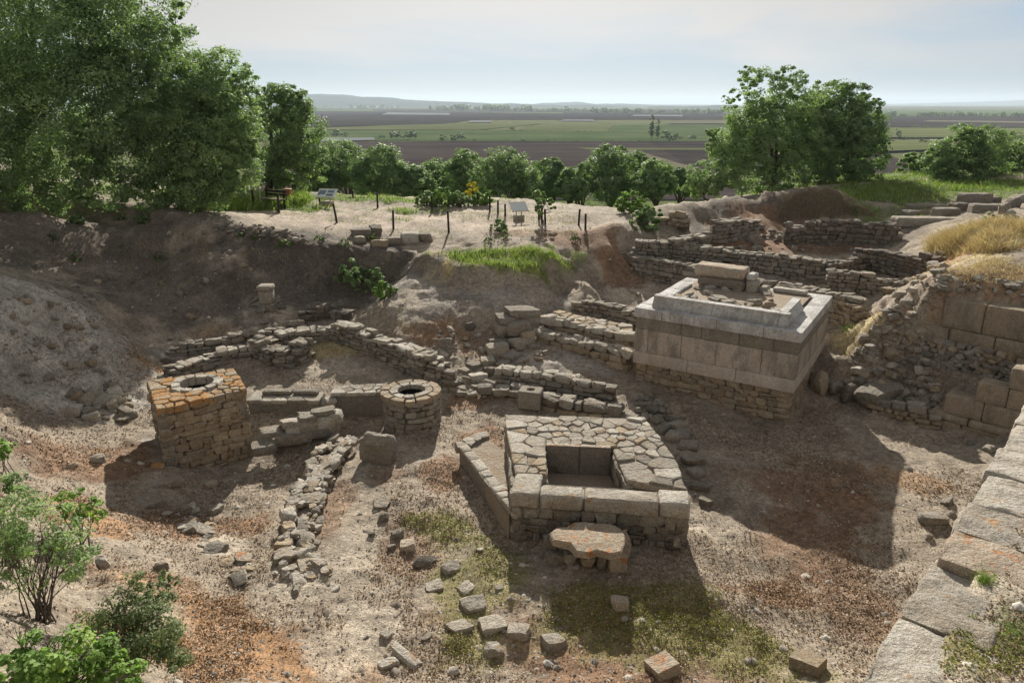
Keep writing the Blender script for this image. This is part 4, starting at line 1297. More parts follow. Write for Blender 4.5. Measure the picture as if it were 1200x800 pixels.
# broken slab propped on rubble in front of the platform
tb = [P(px, py, 0.78).xy for px, py in ((644, 624), (648, 632), (657, 634), (668, 637), (675, 645), (690, 647), (700, 644), (716, 648), (728, 646), (732, 636), (733, 626), (727, 618), (716, 613), (700, 612), (686, 610), (672, 611), (664, 616), (652, 617))]
tc = sum((Vector(p) for p in tb), Vector((0, 0))) / len(tb)
slabt = thing('propped_slab', 'broken pale stone slab propped on rubble against the paved platform', 'slab', (tc.x, tc.y, 0.0))
me = prism_mesh('table_slab', [tuple(Vector(p) - tc) for p in tb], 0.63, [0.78 + random.uniform(-.015, .015) for _ in tb], 'stone_rust', bevel=0.03)
link('table_slab', me, slabt, (tc.x, tc.y, 0))
for (px, py, z, sx, sy, sz, mt) in ((650, 655, .12, .34, .3, .36, 'stone_dark'), (668, 652, .3, .26, .24, .26, 'stone_grey'), (688, 655, .28, .28, .26, .24, 'stone_tan'), (704, 656, .28, .16, .24, .34, 'stone_grey'), (722, 658, .22, .38, .42, .55, 'stone_rust'), (690, 668, .08, .3, .24, .2, 'stone_dark'), (672, 664, .08, .26, .24, .2, 'stone_grey'), (645, 640, .25, .3, .4, .5, 'stone_dark'), (730, 640, .3, .25, .4, .6, 'stone_rust'), (690, 640, .25, .8, .3, .5, 'stone_dark')):
    p = P(px, py, z)
    stone(slabt, 'block', mt, (p.x, p.y, z), (sx, sy, sz), random.uniform(-.2, .2), 'rubble_stone', 0.1)

# ------------------------------------------------------------------ other walls of the dig; points are pixel of the wall's top and its height
def W(*pts):
    return [tuple(P(*p)) for p in pts]

def WG(*pts):
    "pixel at the foot of the wall, height of the wall above the ground"
    res = []
    for px, py, h in pts:
        p = G(px, py)
        res.append((p.x, p.y, p.z + h))
    return res

GRP = 'rubble walls of the dig'
# long wall behind the wells, running back to a corner and down again
rubble_wall('rubble_wall', 'low grey rubble wall climbing from the lichened square well to a corner', 'wall', WG((196, 441, .42), (250, 428, .45), (300, 414, .45), (345, 402, .45), (392, 394, .4)), 0.62, 0.13, 0.34, 'stone_grey', GRP, capmat='stone_pale')
rubble_wall('rubble_wall', 'long leaning rubble wall descending from the back corner to the round well', 'wall', WG((392, 396, .5), (430, 410, .75), (470, 428, .85), (505, 444, .8), (533, 452, .6)), 0.62, 0.15, 0.34, 'stone_grey', GRP, capmat='stone_pale')
rubble_wall('rubble_wall', 'short hooked stub of flat stones branching off the long rubble wall', 'wall', WG((300, 413, .5), (322, 426, .55), (345, 429, .6), (362, 418, .6)), 0.6, 0.13, 0.32, 'stone_grey', GRP, limit=150)
rubble_wall('rubble_wall', 'small curl of piled stones inside the hooked wall stub', 'wall', WG((325, 408, .3), (338, 402, .35), (350, 400, .3)), 0.5, 0.13, 0.3, 'stone_dark', GRP, limit=60)
rubble_wall('rubble_wall', 'thin line of footing stones below the shaded earth bank', 'wall', WG((200, 413, .2), (260, 404, .22), (320, 392, .25), (360, 382, .25)), 0.45, 0.14, 0.36, 'stone_grey', GRP, limit=90)
rubble_wall('rubble_wall', 'dark heap of wall stones at the mouth of the gully', 'wall', WG((352, 372, .35), (380, 368, .4), (412, 372, .3)), 0.6, 0.15, 0.36, 'stone_dark', GRP, limit=80)
# slab walls between the two wells
def slab_wall(label, a, b, z0, ztop, w, mat_face, ncap, seed, capmat=('stone_grey', 'stone_pale')):
    a = Vector(a[:2]); b = Vector(b[:2]); d = (b - a).normalized(); n_ = Vector((-d.y, d.x)); L = (b - a).length
    th = thing('slab_wall', label, 'wall', (*a.lerp(b, .5), z0))
    block(th, quad_of(a, d, L, n_, w), z0 - 0.3, ztop - 0.1, mat_face, 'wall_body', 0.015, 0.012, 0.0)
    q = quad_of(a - n_ * 0.03, d, L, n_, w + 0.03)
    paving(th, q, ncap, ztop, 0.1, capmat, seed, gap=0.012, jit=0.02, name='cap_stone', warp=(1, 1))
    return th
slab_wall('smooth faced block wall with a flat stone top left of the round well', P(387, 461, 0.72), P(452, 459, 0.72), 0.2, 0.72, 0.75, 'stone_render', 14, 21)
p_ = P(288, 471, 0.55), P(374, 471, 0.55)
lw = slab_wall('long dark block wall with stepped slabs right of the square well', p_[0], p_[1], 0.25, 0.6, 0.72, 'stone_dark', 9, 22)
for (u, ln) in ((0.0, 0.9), (0.95, 0.75)):
    d = (p_[1].xy - p_[0].xy).normalized(); n_ = Vector((-d.y, d.x))
    block(lw, quad_of(p_[0].xy + d * (0.35 + u) + n_ * 0.38, d, ln, n_, 0.32), 0.6, 0.72, 'stone_grey', 'step_slab', 0.02, .01)
# descending line of big slabs from the square well to the round well
sr = thing('slab_row', 'row of thick stone slabs stepping down right of the square well', 'wall', tuple(G(345, 510)))
for (px, py, z, sx, sy, sz, r) in ((308, 524, .05, .75, .5, .3, .45), (330, 514, .12, .7, .5, .3, .5), (318, 508, .25, .6, .5, .25, .5), (345, 504, .22, .55, .5, .38, .55), (340, 496, .45, .5, .45, .22, .4), (362, 499, .3, .6, .5, .4, .5), (360, 489, .55, .55, .5, .2, .3), (381, 493, .35, .5, .5, .4, .4), (378, 482, .62, .7, .45, .18, .25), (392, 489, .4, .45, .5, .35, .4), (352, 512, .1, .6, .4, .25, .5), (386, 500, .15, .5, .4, .3, .5), (388, 470, .5, .35, .4, .2, .3), (372, 506, .1, .6, .4, .25, .5)):
    p = P(px, py, z)
    stone(sr, 'block', random.choice(('stone_grey', 'stone_grey', 'stone_pale')), p, (sx, sy, sz), r, tilt=.06)
# curved foundation of the court
cwp = Path([(*P(px, py, z).xy, z) for px, py, z in ((404, 507, .22), (384, 528, .26), (366, 556, .28), (355, 590, .28), (347, 625, .26), (352, 655, .2), (372, 692, .08))])
pm = cwp.at(cwp.L / 2)[0]
cw = thing('curved_wall', 'curved low foundation of loose pale stones round the sunken court', 'wall', (pm.x, pm.y, 0.0))
core_strip('core', cw, cwp, 0.45, None, 0.22, 'earth_fill', 0.05)
for k in range(290):
    big = k < 70
    s = random.uniform(0, cwp.L)
    p, d, zt = cwp.at(s)
    n_ = Vector((-d.y, d.x))
    off = random.choice((-1, 1)) * random.uniform(.18, .4) if k % 3 else random.uniform(-.22, .22)
    if big: off = random.choice((-.26, .26, .06)) + random.uniform(-.05, .05)
    q = p + n_ * off
    sx = random.uniform(.26, .44) if big else random.uniform(.1, .24)
    hh = sx * random.uniform(.35, .6)
    zz = zt - .06 - hh * .4 if abs(off) < .3 else random.uniform(Hf(q.x, q.y) + .03, max(Hf(q.x, q.y) + .05, zt - hh * .3))
    stone(cw, random.choice(('block', 'block', 'rock')) if big else random.choice(('rock', 'block', 'slab')), random.choice(('stone_grey', 'stone_pale', 'stone_pale', 'stone_pale', 'stone_tan')), (q.x, q.y, zz), (sx, sx * random.uniform(.6, .95), hh), math.atan2(d.y, d.x) + random.uniform(-.6, .6), tilt=.2)

# seats and walls behind the platform
rubble_wall('rubble_wall', 'front wall of worn blocks behind the paved platform', 'wall', W((570, 452, .45), (610, 456, .5), (660, 466, .55), (705, 474, .5), (752, 484, .42)), 0.55, 0.27, 0.52, 'stone_tan', 'seat walls behind the platform', ragged=.06, capmat='stone_grey')
rubble_wall('rubble_wall', 'middle row of flat seat blocks between altar and fallen stones', 'wall', W((585, 430, .85), (630, 432, .95), (680, 440, .95), (722, 446, .95)), 0.6, 0.22, 0.46, 'stone_grey', 'seat walls behind the platform', ragged=.06, capmat='stone_pale')
seat = rubble_wall('seat_wall', 'upper curved seat wall with flat paved top beside the altar', 'wall', W((633, 383, 1.35), (665, 389, 1.4), (700, 397, 1.4), (741, 406, 1.4)), 0.55, 0.26, 0.42, 'stone_tan', 'seat walls behind the platform', ragged=.02, capmat='stone_pale')
seat2 = rubble_wall('seat_wall', 'topmost seat wall with long pale slabs beside the altar', 'wall', W((640, 371, 1.6), (672, 376, 1.6), (706, 384, 1.6), (741, 392, 1.6)), 0.5, 0.24, 0.5, 'stone_tan', 'seat walls behind the platform', ragged=.02, capmat='stone_pale')
pv = thing('paved_terrace', 'strip of pale paving stones above the seat walls', 'paving', tuple(P(690, 376, 1.5)))
paving(pv, [tuple(P(*q).xy) for q in ((632, 369, 1.55), (655, 364, 1.55), (742, 381, 1.55), (742, 392, 1.55), (680, 379, 1.55), (640, 376, 1.55))], 26, 1.56, 0.2, ('stone_pale', 'stone_tan'), 31, gap=.02, jit=.03)
rubble_wall('rubble_wall', 'low wall of flat stones behind the topmost seat wall', 'wall', W((672, 351, 1.85), (705, 355, 1.85), (750, 364, 1.85)), 0.5, 0.15, 0.36, 'stone_grey', GRP, limit=130)
# stack of big blocks closing the seats
stk = thing('block_stack', 'stack of large weathered blocks at the end of the seat walls', 'wall', tuple(G(605, 405)))
for (px, py, z, sx, sy, sz, mt, r) in ((612, 366, 1.75, 1.15, .6, .35, 'stone_grey', .35), (607, 384, 1.35, .95, .6, .45, 'stone_grey', .35), (590, 386, 1.25, .7, .6, .4, 'stone_grey', .3), (592, 374, 1.6, .6, .55, .3, 'stone_grey', .3), (610, 402, .95, .9, .5, .4, 'stone_grey', .5), (585, 402, .9, .7, .5, .35, 'stone_dark', .2), (618, 395, 1.1, .5, .5, .4, 'stone_tan', .3),
    (583, 410, .85, .75, .6, .42, 'stone_pale', .1), (600, 418, .7, .6, .5, .35, 'stone_grey', .8), (571, 424, .6, .55, .5, .3, 'stone_pale', .2), (590, 428, .55, .5, .4, .3, 'stone_grey', 1.0), (575, 436, .45, .5, .45, .35, 'stone_dark', .3), (556, 430, .5, .5, .4, .3, 'stone_grey', .7), (610, 432, .5, .6, .4, .3, 'stone_dark', -.6), (600, 442, .4, .5, .45, .3, 'stone_grey', .3), (560, 442, .4, .6, .45, .25, 'stone_pale', .2), (540, 446, .35, .5, .4, .22, 'stone_pale', .4), (545, 436, .45, .4, .4, .25, 'stone_grey', .9), (625, 408, .8, .4, .35, .3, 'stone_dark', .2), (630, 418, .7, .35, .3, .22, 'stone_grey', .2)):
    p = P(px, py, z)
    stone(stk, 'block', mt, (p.x, p.y, z), (sx, sy, sz), r, tilt=.1)

# ------------------------------------------------------------------ tiers of trench walls at the right
GT = 'trench walls in tiers'
rubble_wall('trench_wall', 'rubble wall holding the lower trench tier behind the altar, beside the reddish slope', 'wall', W((728, 295, 2.75), (770, 301, 2.75), (808, 309, 2.7), (850, 318, 2.65)), 0.6, 0.16, 0.34, 'stone_grey', GT, ragged=.1, capmat='stone_grey')
rubble_wall('trench_wall', 'continuation of the lower trench wall straight behind the altar', 'wall', W((850, 318, 2.65), (885, 326, 2.6), (930, 334, 2.55), (985, 346, 2.5), (1012, 352, 2.5)), 0.6, 0.16, 0.34, 'stone_grey', GT, ragged=.1, capmat='stone_grey')
rubble_wall('trench_wall', 'pale rubble wall end showing its broken tan face beside the altar', 'wall', W((985, 346, 2.5), (1003, 356, 2.4), (1014, 368, 2.2)), 0.6, 0.16, 0.32, 'stone_tan', GT, limit=160)
rubble_wall('trench_wall', 'rubble wall holding the middle trench tier, its end by the hanging shrub', 'wall', W((745, 281, 3.25), (790, 284, 3.2), (827, 288, 3.15), (855, 292, 3.1)), 0.6, 0.155, 0.34, 'stone_grey', GT, ragged=.1)
rubble_wall('trench_wall', 'continuation of the middle trench wall below the bare mound', 'wall', W((855, 292, 3.1), (900, 298, 3.05), (968, 306, 3.0)), 0.6, 0.155, 0.34, 'stone_grey', GT, ragged=.1)
rubble_wall('trench_wall', 'short stub of flat stones on the middle trench tier', 'wall', W((790, 279, 3.45), (810, 275, 3.5), (828, 272, 3.5)), 0.6, 0.15, 0.36, 'stone_grey', GT, limit=90)
rubble_wall('trench_wall', 'squat rubble wall running to the bare mound', 'wall', W((838, 262, 3.75), (862, 258, 3.8), (884, 255, 3.8)), 0.8, 0.17, 0.36, 'stone_grey', GT, limit=150)
rubble_wall('trench_wall', 'tall dark rubble wall under the bare earth mound', 'wall', W((922, 266, 3.6), (945, 260, 3.75), (985, 258, 3.85)), 0.6, 0.17, 0.36, 'stone_dark', GT)
rubble_wall('trench_wall', 'dark rubble wall between the bare mound and the threshold slab', 'wall', W((985, 258, 3.85), (1010, 259, 3.85), (1054, 264, 3.8)), 0.6, 0.17, 0.36, 'stone_dark', GT)
rubble_wall('trench_wall', 'dark rubble wall sloping down below the dry grass', 'wall', W((1004, 291, 3.25), (1035, 292, 3.3), (1080, 300, 3.35), (1124, 311, 3.4)), 0.6, 0.165, 0.34, 'stone_dark', GT)
rubble_wall('trench_wall', 'low rubble wall standing free on the trench floor', 'wall', W((972, 316, 2.95), (1000, 319, 2.9), (1040, 323, 2.9), (1072, 327, 2.95)), 0.55, 0.155, 0.33, 'stone_grey', GT)
rubble_wall('trench_wall', 'stub of wall turning back from the trench floor', 'wall', W((968, 306, 3.0), (990, 302, 3.05), (1008, 296, 3.15)), 0.55, 0.17, 0.36, 'stone_dark', GT, limit=130)
rubble_wall('trench_wall', 'pale eroded wall face under the green shrub', 'wall', W((768, 252, 3.85), (790, 250, 3.95), (806, 252, 3.95)), 0.7, 0.22, 0.46, 'stone_tan', GT, limit=60)
# squared blocks among the grass
gb = 'squared blocks in the grass'
def lone_block(label, px, py, z, L, w, h, rz, mat='stone_grey', cat='block', group=None, name='squared_block'):
    p = P(px, py, z)
    zg = Hf(p.x, p.y)
    d = Vector((math.cos(rz), math.sin(rz))); n_ = Vector((-d.y, d.x))
    o = block(None, quad_of(p.xy - d * L / 2 - n_ * w / 2, d, L, n_, w), min(zg, z) - 0.15, z + h, mat, name, 0.04, 0.02, 0)
    return tag(o, label, cat, group)
for i, (px, py, L, h, rz) in enumerate(((1040, 232, 1.3, .5, .1), (1062, 233, 1.4, .45, -.1), (1050, 243, 1.5, .35, 0), (1085, 246, 2.0, .3, -.1), (1108, 252, 1.1, .35, .1), (1072, 252, 1.2, .25, .2))):
    lone_block('grey squared block lying in long grass beyond the trench walls', px, py, Hf(*D(px, py, 36).xy) , L, 0.7, h, rz, 'stone_grey', group=gb)
lone_block('long flat threshold slab on top of the dark trench wall', 1085, 262, 3.6, 3.0, 0.8, 0.3, -.08, 'stone_pale')
for i, (px, py, L, h, rz) in enumerate(((1140, 243, 1.5, .7, .05), (1125, 246, .9, .35, .1), (1152, 249, 1.2, .4, -.2), (1160, 240, .7, .4, .3))):
    lone_block('dark squared block piled on the grass near the dry grass bank', px, py, Hf(*D(px, py, 33).xy), L, 0.7, h, rz, 'stone_dark', group='dark blocks piled on the grass')
for i, (px, py, s) in enumerate(((1176, 250, .75), (1186, 243, .65), (1194, 238, .6), (1182, 256, .5))):
    g = G(px, py)
    o = stone(None, 'rock', 'stone_grey', (g.x, g.y, g.z + s * .2), (s, s * .7, s * .8), 1.0 + i, 'boulder', .2)
    tag(o, 'grey tilted boulder on the crest above the dry grass', 'boulder', 'boulders above the dry grass')

# ------------------------------------------------------------------ stepped ashlar wall and rubble bank at the right
ash = thing('stepped_wall', 'stepped wall of smooth tan ashlar blocks rising beside the rampart', 'wall', (*SA, 0.0))
def S(u, v):
    return SA + SD * u + SN * v
SL = (SB - SA).length
u0 = 0.0
rowsA = [  # z0, z1, list of (start, end)
    (-0.25, 0.14, [(-.35, .55), (.56, 1.5), (1.51, 2.6)]),
    (0.14, 0.34, [(-0.3, 0.7), (0.71, 1.75), (1.76, 3.0)]),
    (0.34, 0.92, [(0.0, 0.98), (0.985, 1.95), (1.955, 3.0)]),
    (0.92, 1.50, [(0.72, 1.48), (1.485, 2.4), (2.405, 3.2)]),
    (1.50, 2.10, [(1.42, 2.3), (2.305, 3.2)]),
    (2.10, 2.65, [(2.05, 3.2)]),
]
for z0, z1, bl in rowsA:
    for a_, b_ in bl:
        block(ash, quad_of(S(a_, 0.0 if z0 > 0.3 else -0.12), SD, b_ - a_, SN, 0.62), z0, z1, 'stone_block' if z0 > .1 else 'stone_tan', 'ashlar_block', 0.018, 0.006, 0.004)
up = thing('retaining_wall', 'upper retaining wall of huge smooth grey brown blocks holding the bank', 'wall', (*UA, 1.2))
def U(u, v):
    return UA + UD * u + UN * v
for z0, z1, bl, v in ((2.28, 3.2, [(0.0, 1.12), (1.125, 2.3), (2.305, 3.6)], 0.0), (1.82, 2.28, [(-0.78, 0.3), (0.305, 1.55), (1.555, 2.4), (2.405, 3.6)], -0.1), (1.1, 1.82, [(2.0, 2.8), (2.81, 3.7)], -0.12)):
    for a_, b_ in bl:
        block(up, quad_of(U(a_, v), UD, b_ - a_, UN, 0.7), z0, z1, 'stone_block', 'ashlar_block', 0.02, 0.008, 0.004)
block(up, quad_of(U(-0.42, 0.15), UD, 0.4, UN, 0.6), 2.29, 2.75, 'stone_grey', 'ashlar_block', 0.05, .02)
# rubble face under it
rf = thing('rubble_bank', 'crumbling rubble face of rounded stones under the retaining wall', 'wall', (*U(0.3, -.3), 0.5))
for k in range(9):
    zc = 0.75 + k * 0.135
    s = -1.0 - 0.06 * k
    while s < 2.1:
        w = random.uniform(0.14, 0.34)
        p = U(s + w / 2, -0.08 - 0.05 * (9 - k) * random.uniform(.6, 1.2))
        h = random.uniform(0.12, 0.2)
        stone(rf, 'rock', random.choice(('stone_grey', 'stone_grey', 'stone_tan')), (p.x, p.y, zc), (w * 1.25, .34, h * 1.2), math.atan2(UD.y, UD.x) + random.uniform(-.2, .2), tilt=.15)
        s += w
pr(rf, 'core', [U(-1.1, -.05), U(2.2, -.15), U(2.2, .5), U(-1.1, .5)], 0.2, 1.81, 'wall_core')
# fallen rubble on the slope between the altar and the ashlar
def rubble(name, label, cat, px0, px1, py0, py1, n, smin, smax, mats, poly=None, sink=0.3, kinds=('rock', 'rock', 'block'), flat=.75, pw=2.0):
    c = G((px0 + px1) / 2, (py0 + py1) / 2)
    th = thing(name, label, cat, tuple(c))
    k = 0; tries = 0
    while k < n and tries < n * 30:
        tries += 1
        px = random.uniform(px0, px1); py = random.uniform(py0, py1)
        if poly and not poly(px, py):
            continue
        g = G(px, py)
        s = smin + (smax - smin) * random.random() ** pw
        h = s * random.uniform(.45, 1) * flat
        stone(th, random.choice(kinds), random.choice(mats), (g.x, g.y, g.z + h * (0.5 - sink)), (s, s * random.uniform(.6, 1), h), random.uniform(0, 6.3), tilt=.35)
        k += 1
    return th
def tri(pts):
    def f(x, y):
        c = False
        for i in range(len(pts)):
            a, b = pts[i], pts[i - 1]
            if (a[1] > y) != (b[1] > y) and x < (b[0] - a[0]) * (y - a[1]) / (b[1] - a[1]) + a[0]:
                c = not c
        return c
    return f
MIXS = ('stone_grey', 'stone_grey', 'stone_pale', 'stone_tan')
rubble('rubble_slope', 'slope of fallen rubble stones between altar and ashlar walls', 'rubble', 985, 1110, 370, 492, 290, .1, .42, MIXS, tri([(1010, 400), (1045, 372), (1080, 385), (1090, 430), (1105, 480), (1100, 492), (1040, 478), (990, 455), (998, 420)]))
rubble('rubble_slope', 'scatter of flat stones over the straw covered bank top', 'rubble', 1020, 1200, 318, 385, 60, .16, .5, MIXS, tri([(1030, 350), (1090, 325), (1200, 330), (1200, 345), (1100, 345), (1060, 380), (1030, 385)]), kinds=('slab', 'rock'), flat=.5)
# edge course along the pit floor
rubble_wall('rubble_wall', 'low footing of flat stones at the foot of the rubble slope', 'wall', WG((1022, 478, .3), (1060, 489, .36), (1102, 500, .4)), 0.5, 0.15, 0.38, 'stone_tan', None, limit=70, capmat='stone_grey')
for i, (px, py, sx, sz, rz, mt, lb) in enumerate(((962, 452, .75, .6, .8, 'stone_tan', 'brown angular boulder right beside the altar corner'), (978, 455, .55, .45, .3, 'stone_grey', 'rounded tan boulder second from the altar corner'), (993, 462, .7, .5, .4, 'stone_dark', 'dark lichen speckled boulder third from the altar corner'), (1027, 462, 1.25, .5, .5, 'stone_dark', 'large dark tilted block at the foot of the rubble slope'))):
    g = G(px, py + 6)
    o = stone(None, 'block' if i == 3 else 'rock', mt, (g.x, g.y, g.z + sz * .38), (sx, sx * .7, sz), rz, 'boulder', .15)
    tag(o, lb, 'boulder')
for i, (px, py, s, lb) in enumerate(((1117, 390, .5, ''), (1020, 330, .5, ''), (1065, 365, .6, ''))):
    pass

# ------------------------------------------------------------------ rampart at the lower right: big lichened blocks and earth
rmp = thing('rampart', 'broad rampart top of big grey lichened blocks overlooking the pit', 'wall', (*(RA + RD * 4), 0.0))
def R(u, v):
    return RA + RD * u + RN * v
L_ = [(-3.2, -1.4, 1.3), (-1.38, 1.55, 1.15), (1.58, 2.75, 1.05), (2.78, 3.3, 1.0), (3.33, 4.35, 1.3), (4.38, 5.5, 1.28), (5.53, 6.9, 1.25), (6.93, 8.2, 1.3), (8.23, 9.8, 1.3), (9.83, 11.3, 1.3)]
for i, (a_, b_, w) in enumerate(L_):
    for k, (z0, z1) in enumerate(((-0.4, 0.5), (0.5, 1.3), (1.3, 1.95))):
        block(rmp, quad_of(R(a_ + .2 * (k % 2), 0.02 + .02 * k), RD, b_ - a_, RN, 0.7), z0, z1, 'stone_grey', 'block', .03, .015, .008)
    zt = RAMP_Z + (-.06, 0, .02, -.1, .03, .02, 0, .03, 0, .02)[i]
    ob = block(rmp, quad_of(R(a_, random.uniform(-.04, .06)), RD, b_ - a_, RN, w), 1.95, zt, 'stone_rust' if i == 4 else 'stone_pale', 'block', .012, .05, .0)
rr_ = np.random.default_rng(3)

# ------------------------------------------------------------------ plants
def leaf_quads(pos, nrm, size, aspect=0.6, seed=0):
    "one folded leaf (two triangles) per point"
    r = np.random.default_rng(seed)
    n = len(pos)
    nrm = nrm / np.maximum(np.linalg.norm(nrm, axis=1, keepdims=True), 1e-6)
    t = r.normal(size=(n, 3))
    t -= (t * nrm).sum(1, keepdims=True) * nrm
    t /= np.maximum(np.linalg.norm(t, axis=1, keepdims=True), 1e-6)
    b = np.cross(nrm, t)
    s = (size * r.uniform(0.65, 1.35, n))[:, None]
    a = pos - t * s * 0.5
    c = pos + t * s * 0.5
    l = pos + b * s * aspect * 0.5 + nrm * s * 0.12
    rr = pos - b * s * aspect * 0.5 + nrm * s * 0.12
    V = np.stack([a, rr, c, l], 1).reshape(-1, 3)
    F = np.arange(n * 4).reshape(n, 4)
    return V, F

def crown_points(lobes, n, seed, shell=0.55, clump=0.22, up=0.5):
    "points for leaves: small clumps set on the skin and in the body of every lobe"
    r = np.random.default_rng(seed)
    L = np.array(lobes, float)                     # x y z r
    w = L[:, 3] ** 2; w /= w.sum()
    nc = max(20, n // 70)
    li = r.choice(len(L), nc, p=w)
    d = r.normal(size=(nc, 3)); d /= np.linalg.norm(d, axis=1, keepdims=True)
    rad = L[li, 3] * (shell + (1.06 - shell) * r.random(nc) ** 0.45)
    cc = L[li, :3] + d * rad[:, None] * np.array((1, 1, 0.92))
    cr = L[li, 3] * clump * r.uniform(0.6, 1.5, nc)
    bright = r.uniform(0, 1, nc)
    k = r.integers(0, nc, n)
    e = r.normal(size=(n, 3)); e /= np.linalg.norm(e, axis=1, keepdims=True)
    p = cc[k] + e * (cr[k] * r.random(n) ** 0.4)[:, None] * np.array((1.15, 1.15, 0.75))
    nrm = e * 0.6 + d[k] * 0.5 + np.array((0, 0, up)) + r.normal(size=(n, 3)) * 0.45
    att = np.clip(0.62 * bright[k] + 0.38 * r.random(n), 0, 1)
    return p, nrm, att

def crown_mesh(name, lobes, n, size, mat, seed, **kw):
    p, nr, att = crown_points(lobes, n, seed, **kw)
    V, F = leaf_quads(p, nr, size, seed=seed)
    return quick_mesh(name, V, F, mat, attr=np.repeat(att, 4))

def limbs(base, tips, r0, seed, sag=0.15):
    "a trunk and limbs that reach into the lobes"
    rd = random.Random(seed)
    base = Vector(base)
    cen = sum((Vector(t) for t in tips), Vector()) / len(tips)
    fork = base.lerp(cen, 0.42) + Vector((rd.uniform(-.2, .2), rd.uniform(-.2, .2), 0))
    mid = base.lerp(fork, 0.5) + Vector((rd.uniform(-.15, .15), rd.uniform(-.15, .15), 0))
    tubes = [([base - Vector((0, 0, .3)), base + Vector((0, 0, .15)), mid, fork], [r0 * 1.35, r0 * 1.1, r0 * .85, r0 * .7])]
    for t in tips:
        t = Vector(t)
        m1 = fork.lerp(t, 0.4) + Vector((rd.uniform(-.3, .3), rd.uniform(-.3, .3), rd.uniform(0, .4)))
        m2 = fork.lerp(t, 0.75) + Vector((rd.uniform(-.3, .3), rd.uniform(-.3, .3), rd.uniform(-.1, .3)))
        tubes.append(([fork, m1, m2, t], [r0 * .5, r0 * .34, r0 * .2, r0 * .06]))
        for q in range(2):
            e = m2 + Vector((rd.uniform(-1, 1), rd.uniform(-1, 1), rd.uniform(-.3, 1))) * (t - fork).length * .3
            tubes.append(([m1 if q else m2, (m2 + e) / 2, e], [r0 * .2, r0 * .12, r0 * .04]))
    return tubes

def tree(name, label, cat, base, lobes, n, size, mat, seed, r0=0.2, group=None, **kw):
    base = Vector(base)
    th = thing(name, label, cat, tuple(base), group)
    rr = np.random.default_rng(seed + 77)
    lobes = list(lobes)
    for l in list(lobes):
        for _ in range(3):
            d = rr.normal(size=3); d /= np.linalg.norm(d)
            lobes.append((l[0] + d[0] * l[3] * .85, l[1] + d[1] * l[3] * .85, l[2] + d[2] * l[3] * .8, l[3] * rr.uniform(.25, .45)))
    tips = [l[:3] for l in sorted(lobes, key=lambda l: -l[3])[:7]]
    tr = tubes_mesh('trunk', [([Vector(p) - base for p in pts], rads) for pts, rads in limbs(base, tips, r0, seed)], 'bark')
    o = bpy.data.objects.new('trunk', tr); COL.objects.link(o); o.parent = th
    lb = [(l[0] - base.x, l[1] - base.y, l[2] - base.z, l[3]) for l in lobes]
    cm = crown_mesh('crown', lb, n, size, mat, seed, **kw)
    o = bpy.data.objects.new('crown', cm); COL.objects.link(o); o.parent = th
    return th

def lobe(px, py, rpx, Y):
    p = D(px, py, Y)
    return (p.x, p.y, p.z, rpx * pxm(px, py, Y))

def gl(px, py):
    g = G(px, py)
    return g

# trees crowding the left bank
def base_at(px, Y):
    p = D(px, 300, Y)
    return (p.x, p.y, Hf(p.x, p.y))
tree('broadleaf_tree', 'huge dark broadleaf tree overhanging the shaded earth bank', 'tree', base_at(40, 33), [lobe(l[0], l[1], l[2], l[3] + 1.2) for l in ((30, 30, 85, 31), (110, 50, 80, 30), (-30, 110, 90, 30.5), (60, 130, 80, 29.5), (130, 130, 60, 30), (20, 190, 55, 29.5), (95, 200, 48, 30), (150, 10, 60, 31.5), (60, -50, 90, 32), (-40, 0, 80, 32), (175, 60, 40, 31), (200, 22, 28, 31), (150, 190, 42, 30.5), (30, 222, 34, 29.5), (75, 226, 30, 29.8), (120, 222, 32, 30), (165, 215, 30, 30.5), (-20, 200, 50, 29.5), (80, 90, 70, 30), (170, 110, 45, 30.5))], 165000, 0.125, 'leaf_oak', 1, 0.4, shell=.35)
tree('broadleaf_tree', 'tall sunlit tree hanging over the bank, its leaves reaching the ground', 'tree', base_at(215, 35), [lobe(l[0], l[1], l[2], l[3] + 1.2) for l in ((225, 110, 48, 33), (255, 140, 46, 32.5), (195, 150, 50, 32), (240, 185, 48, 32), (275, 195, 32, 32.5), (200, 210, 36, 31.5), (265, 90, 32, 34), (282, 120, 24, 34), (215, 80, 30, 34), (285, 160, 24, 33), (175, 235, 24, 31.5), (230, 222, 30, 31.8), (260, 218, 26, 32), (200, 120, 44, 33))], 115000, 0.115, 'leaf_pale', 2, 0.3, shell=.35)
tree('broadleaf_tree', 'dark round tree with a leaning trunk behind the wooden bench', 'tree', base_at(322, 46), [lobe(*l) for l in ((330, 130, 30, 46), (345, 150, 32, 46), (325, 165, 32, 46), (355, 180, 26, 46), (340, 195, 28, 46.5), (318, 118, 20, 46), (345, 118, 18, 46), (365, 200, 18, 46), (310, 195, 20, 46), (330, 215, 18, 46))], 46000, 0.15, 'leaf_oak', 3, 0.28)
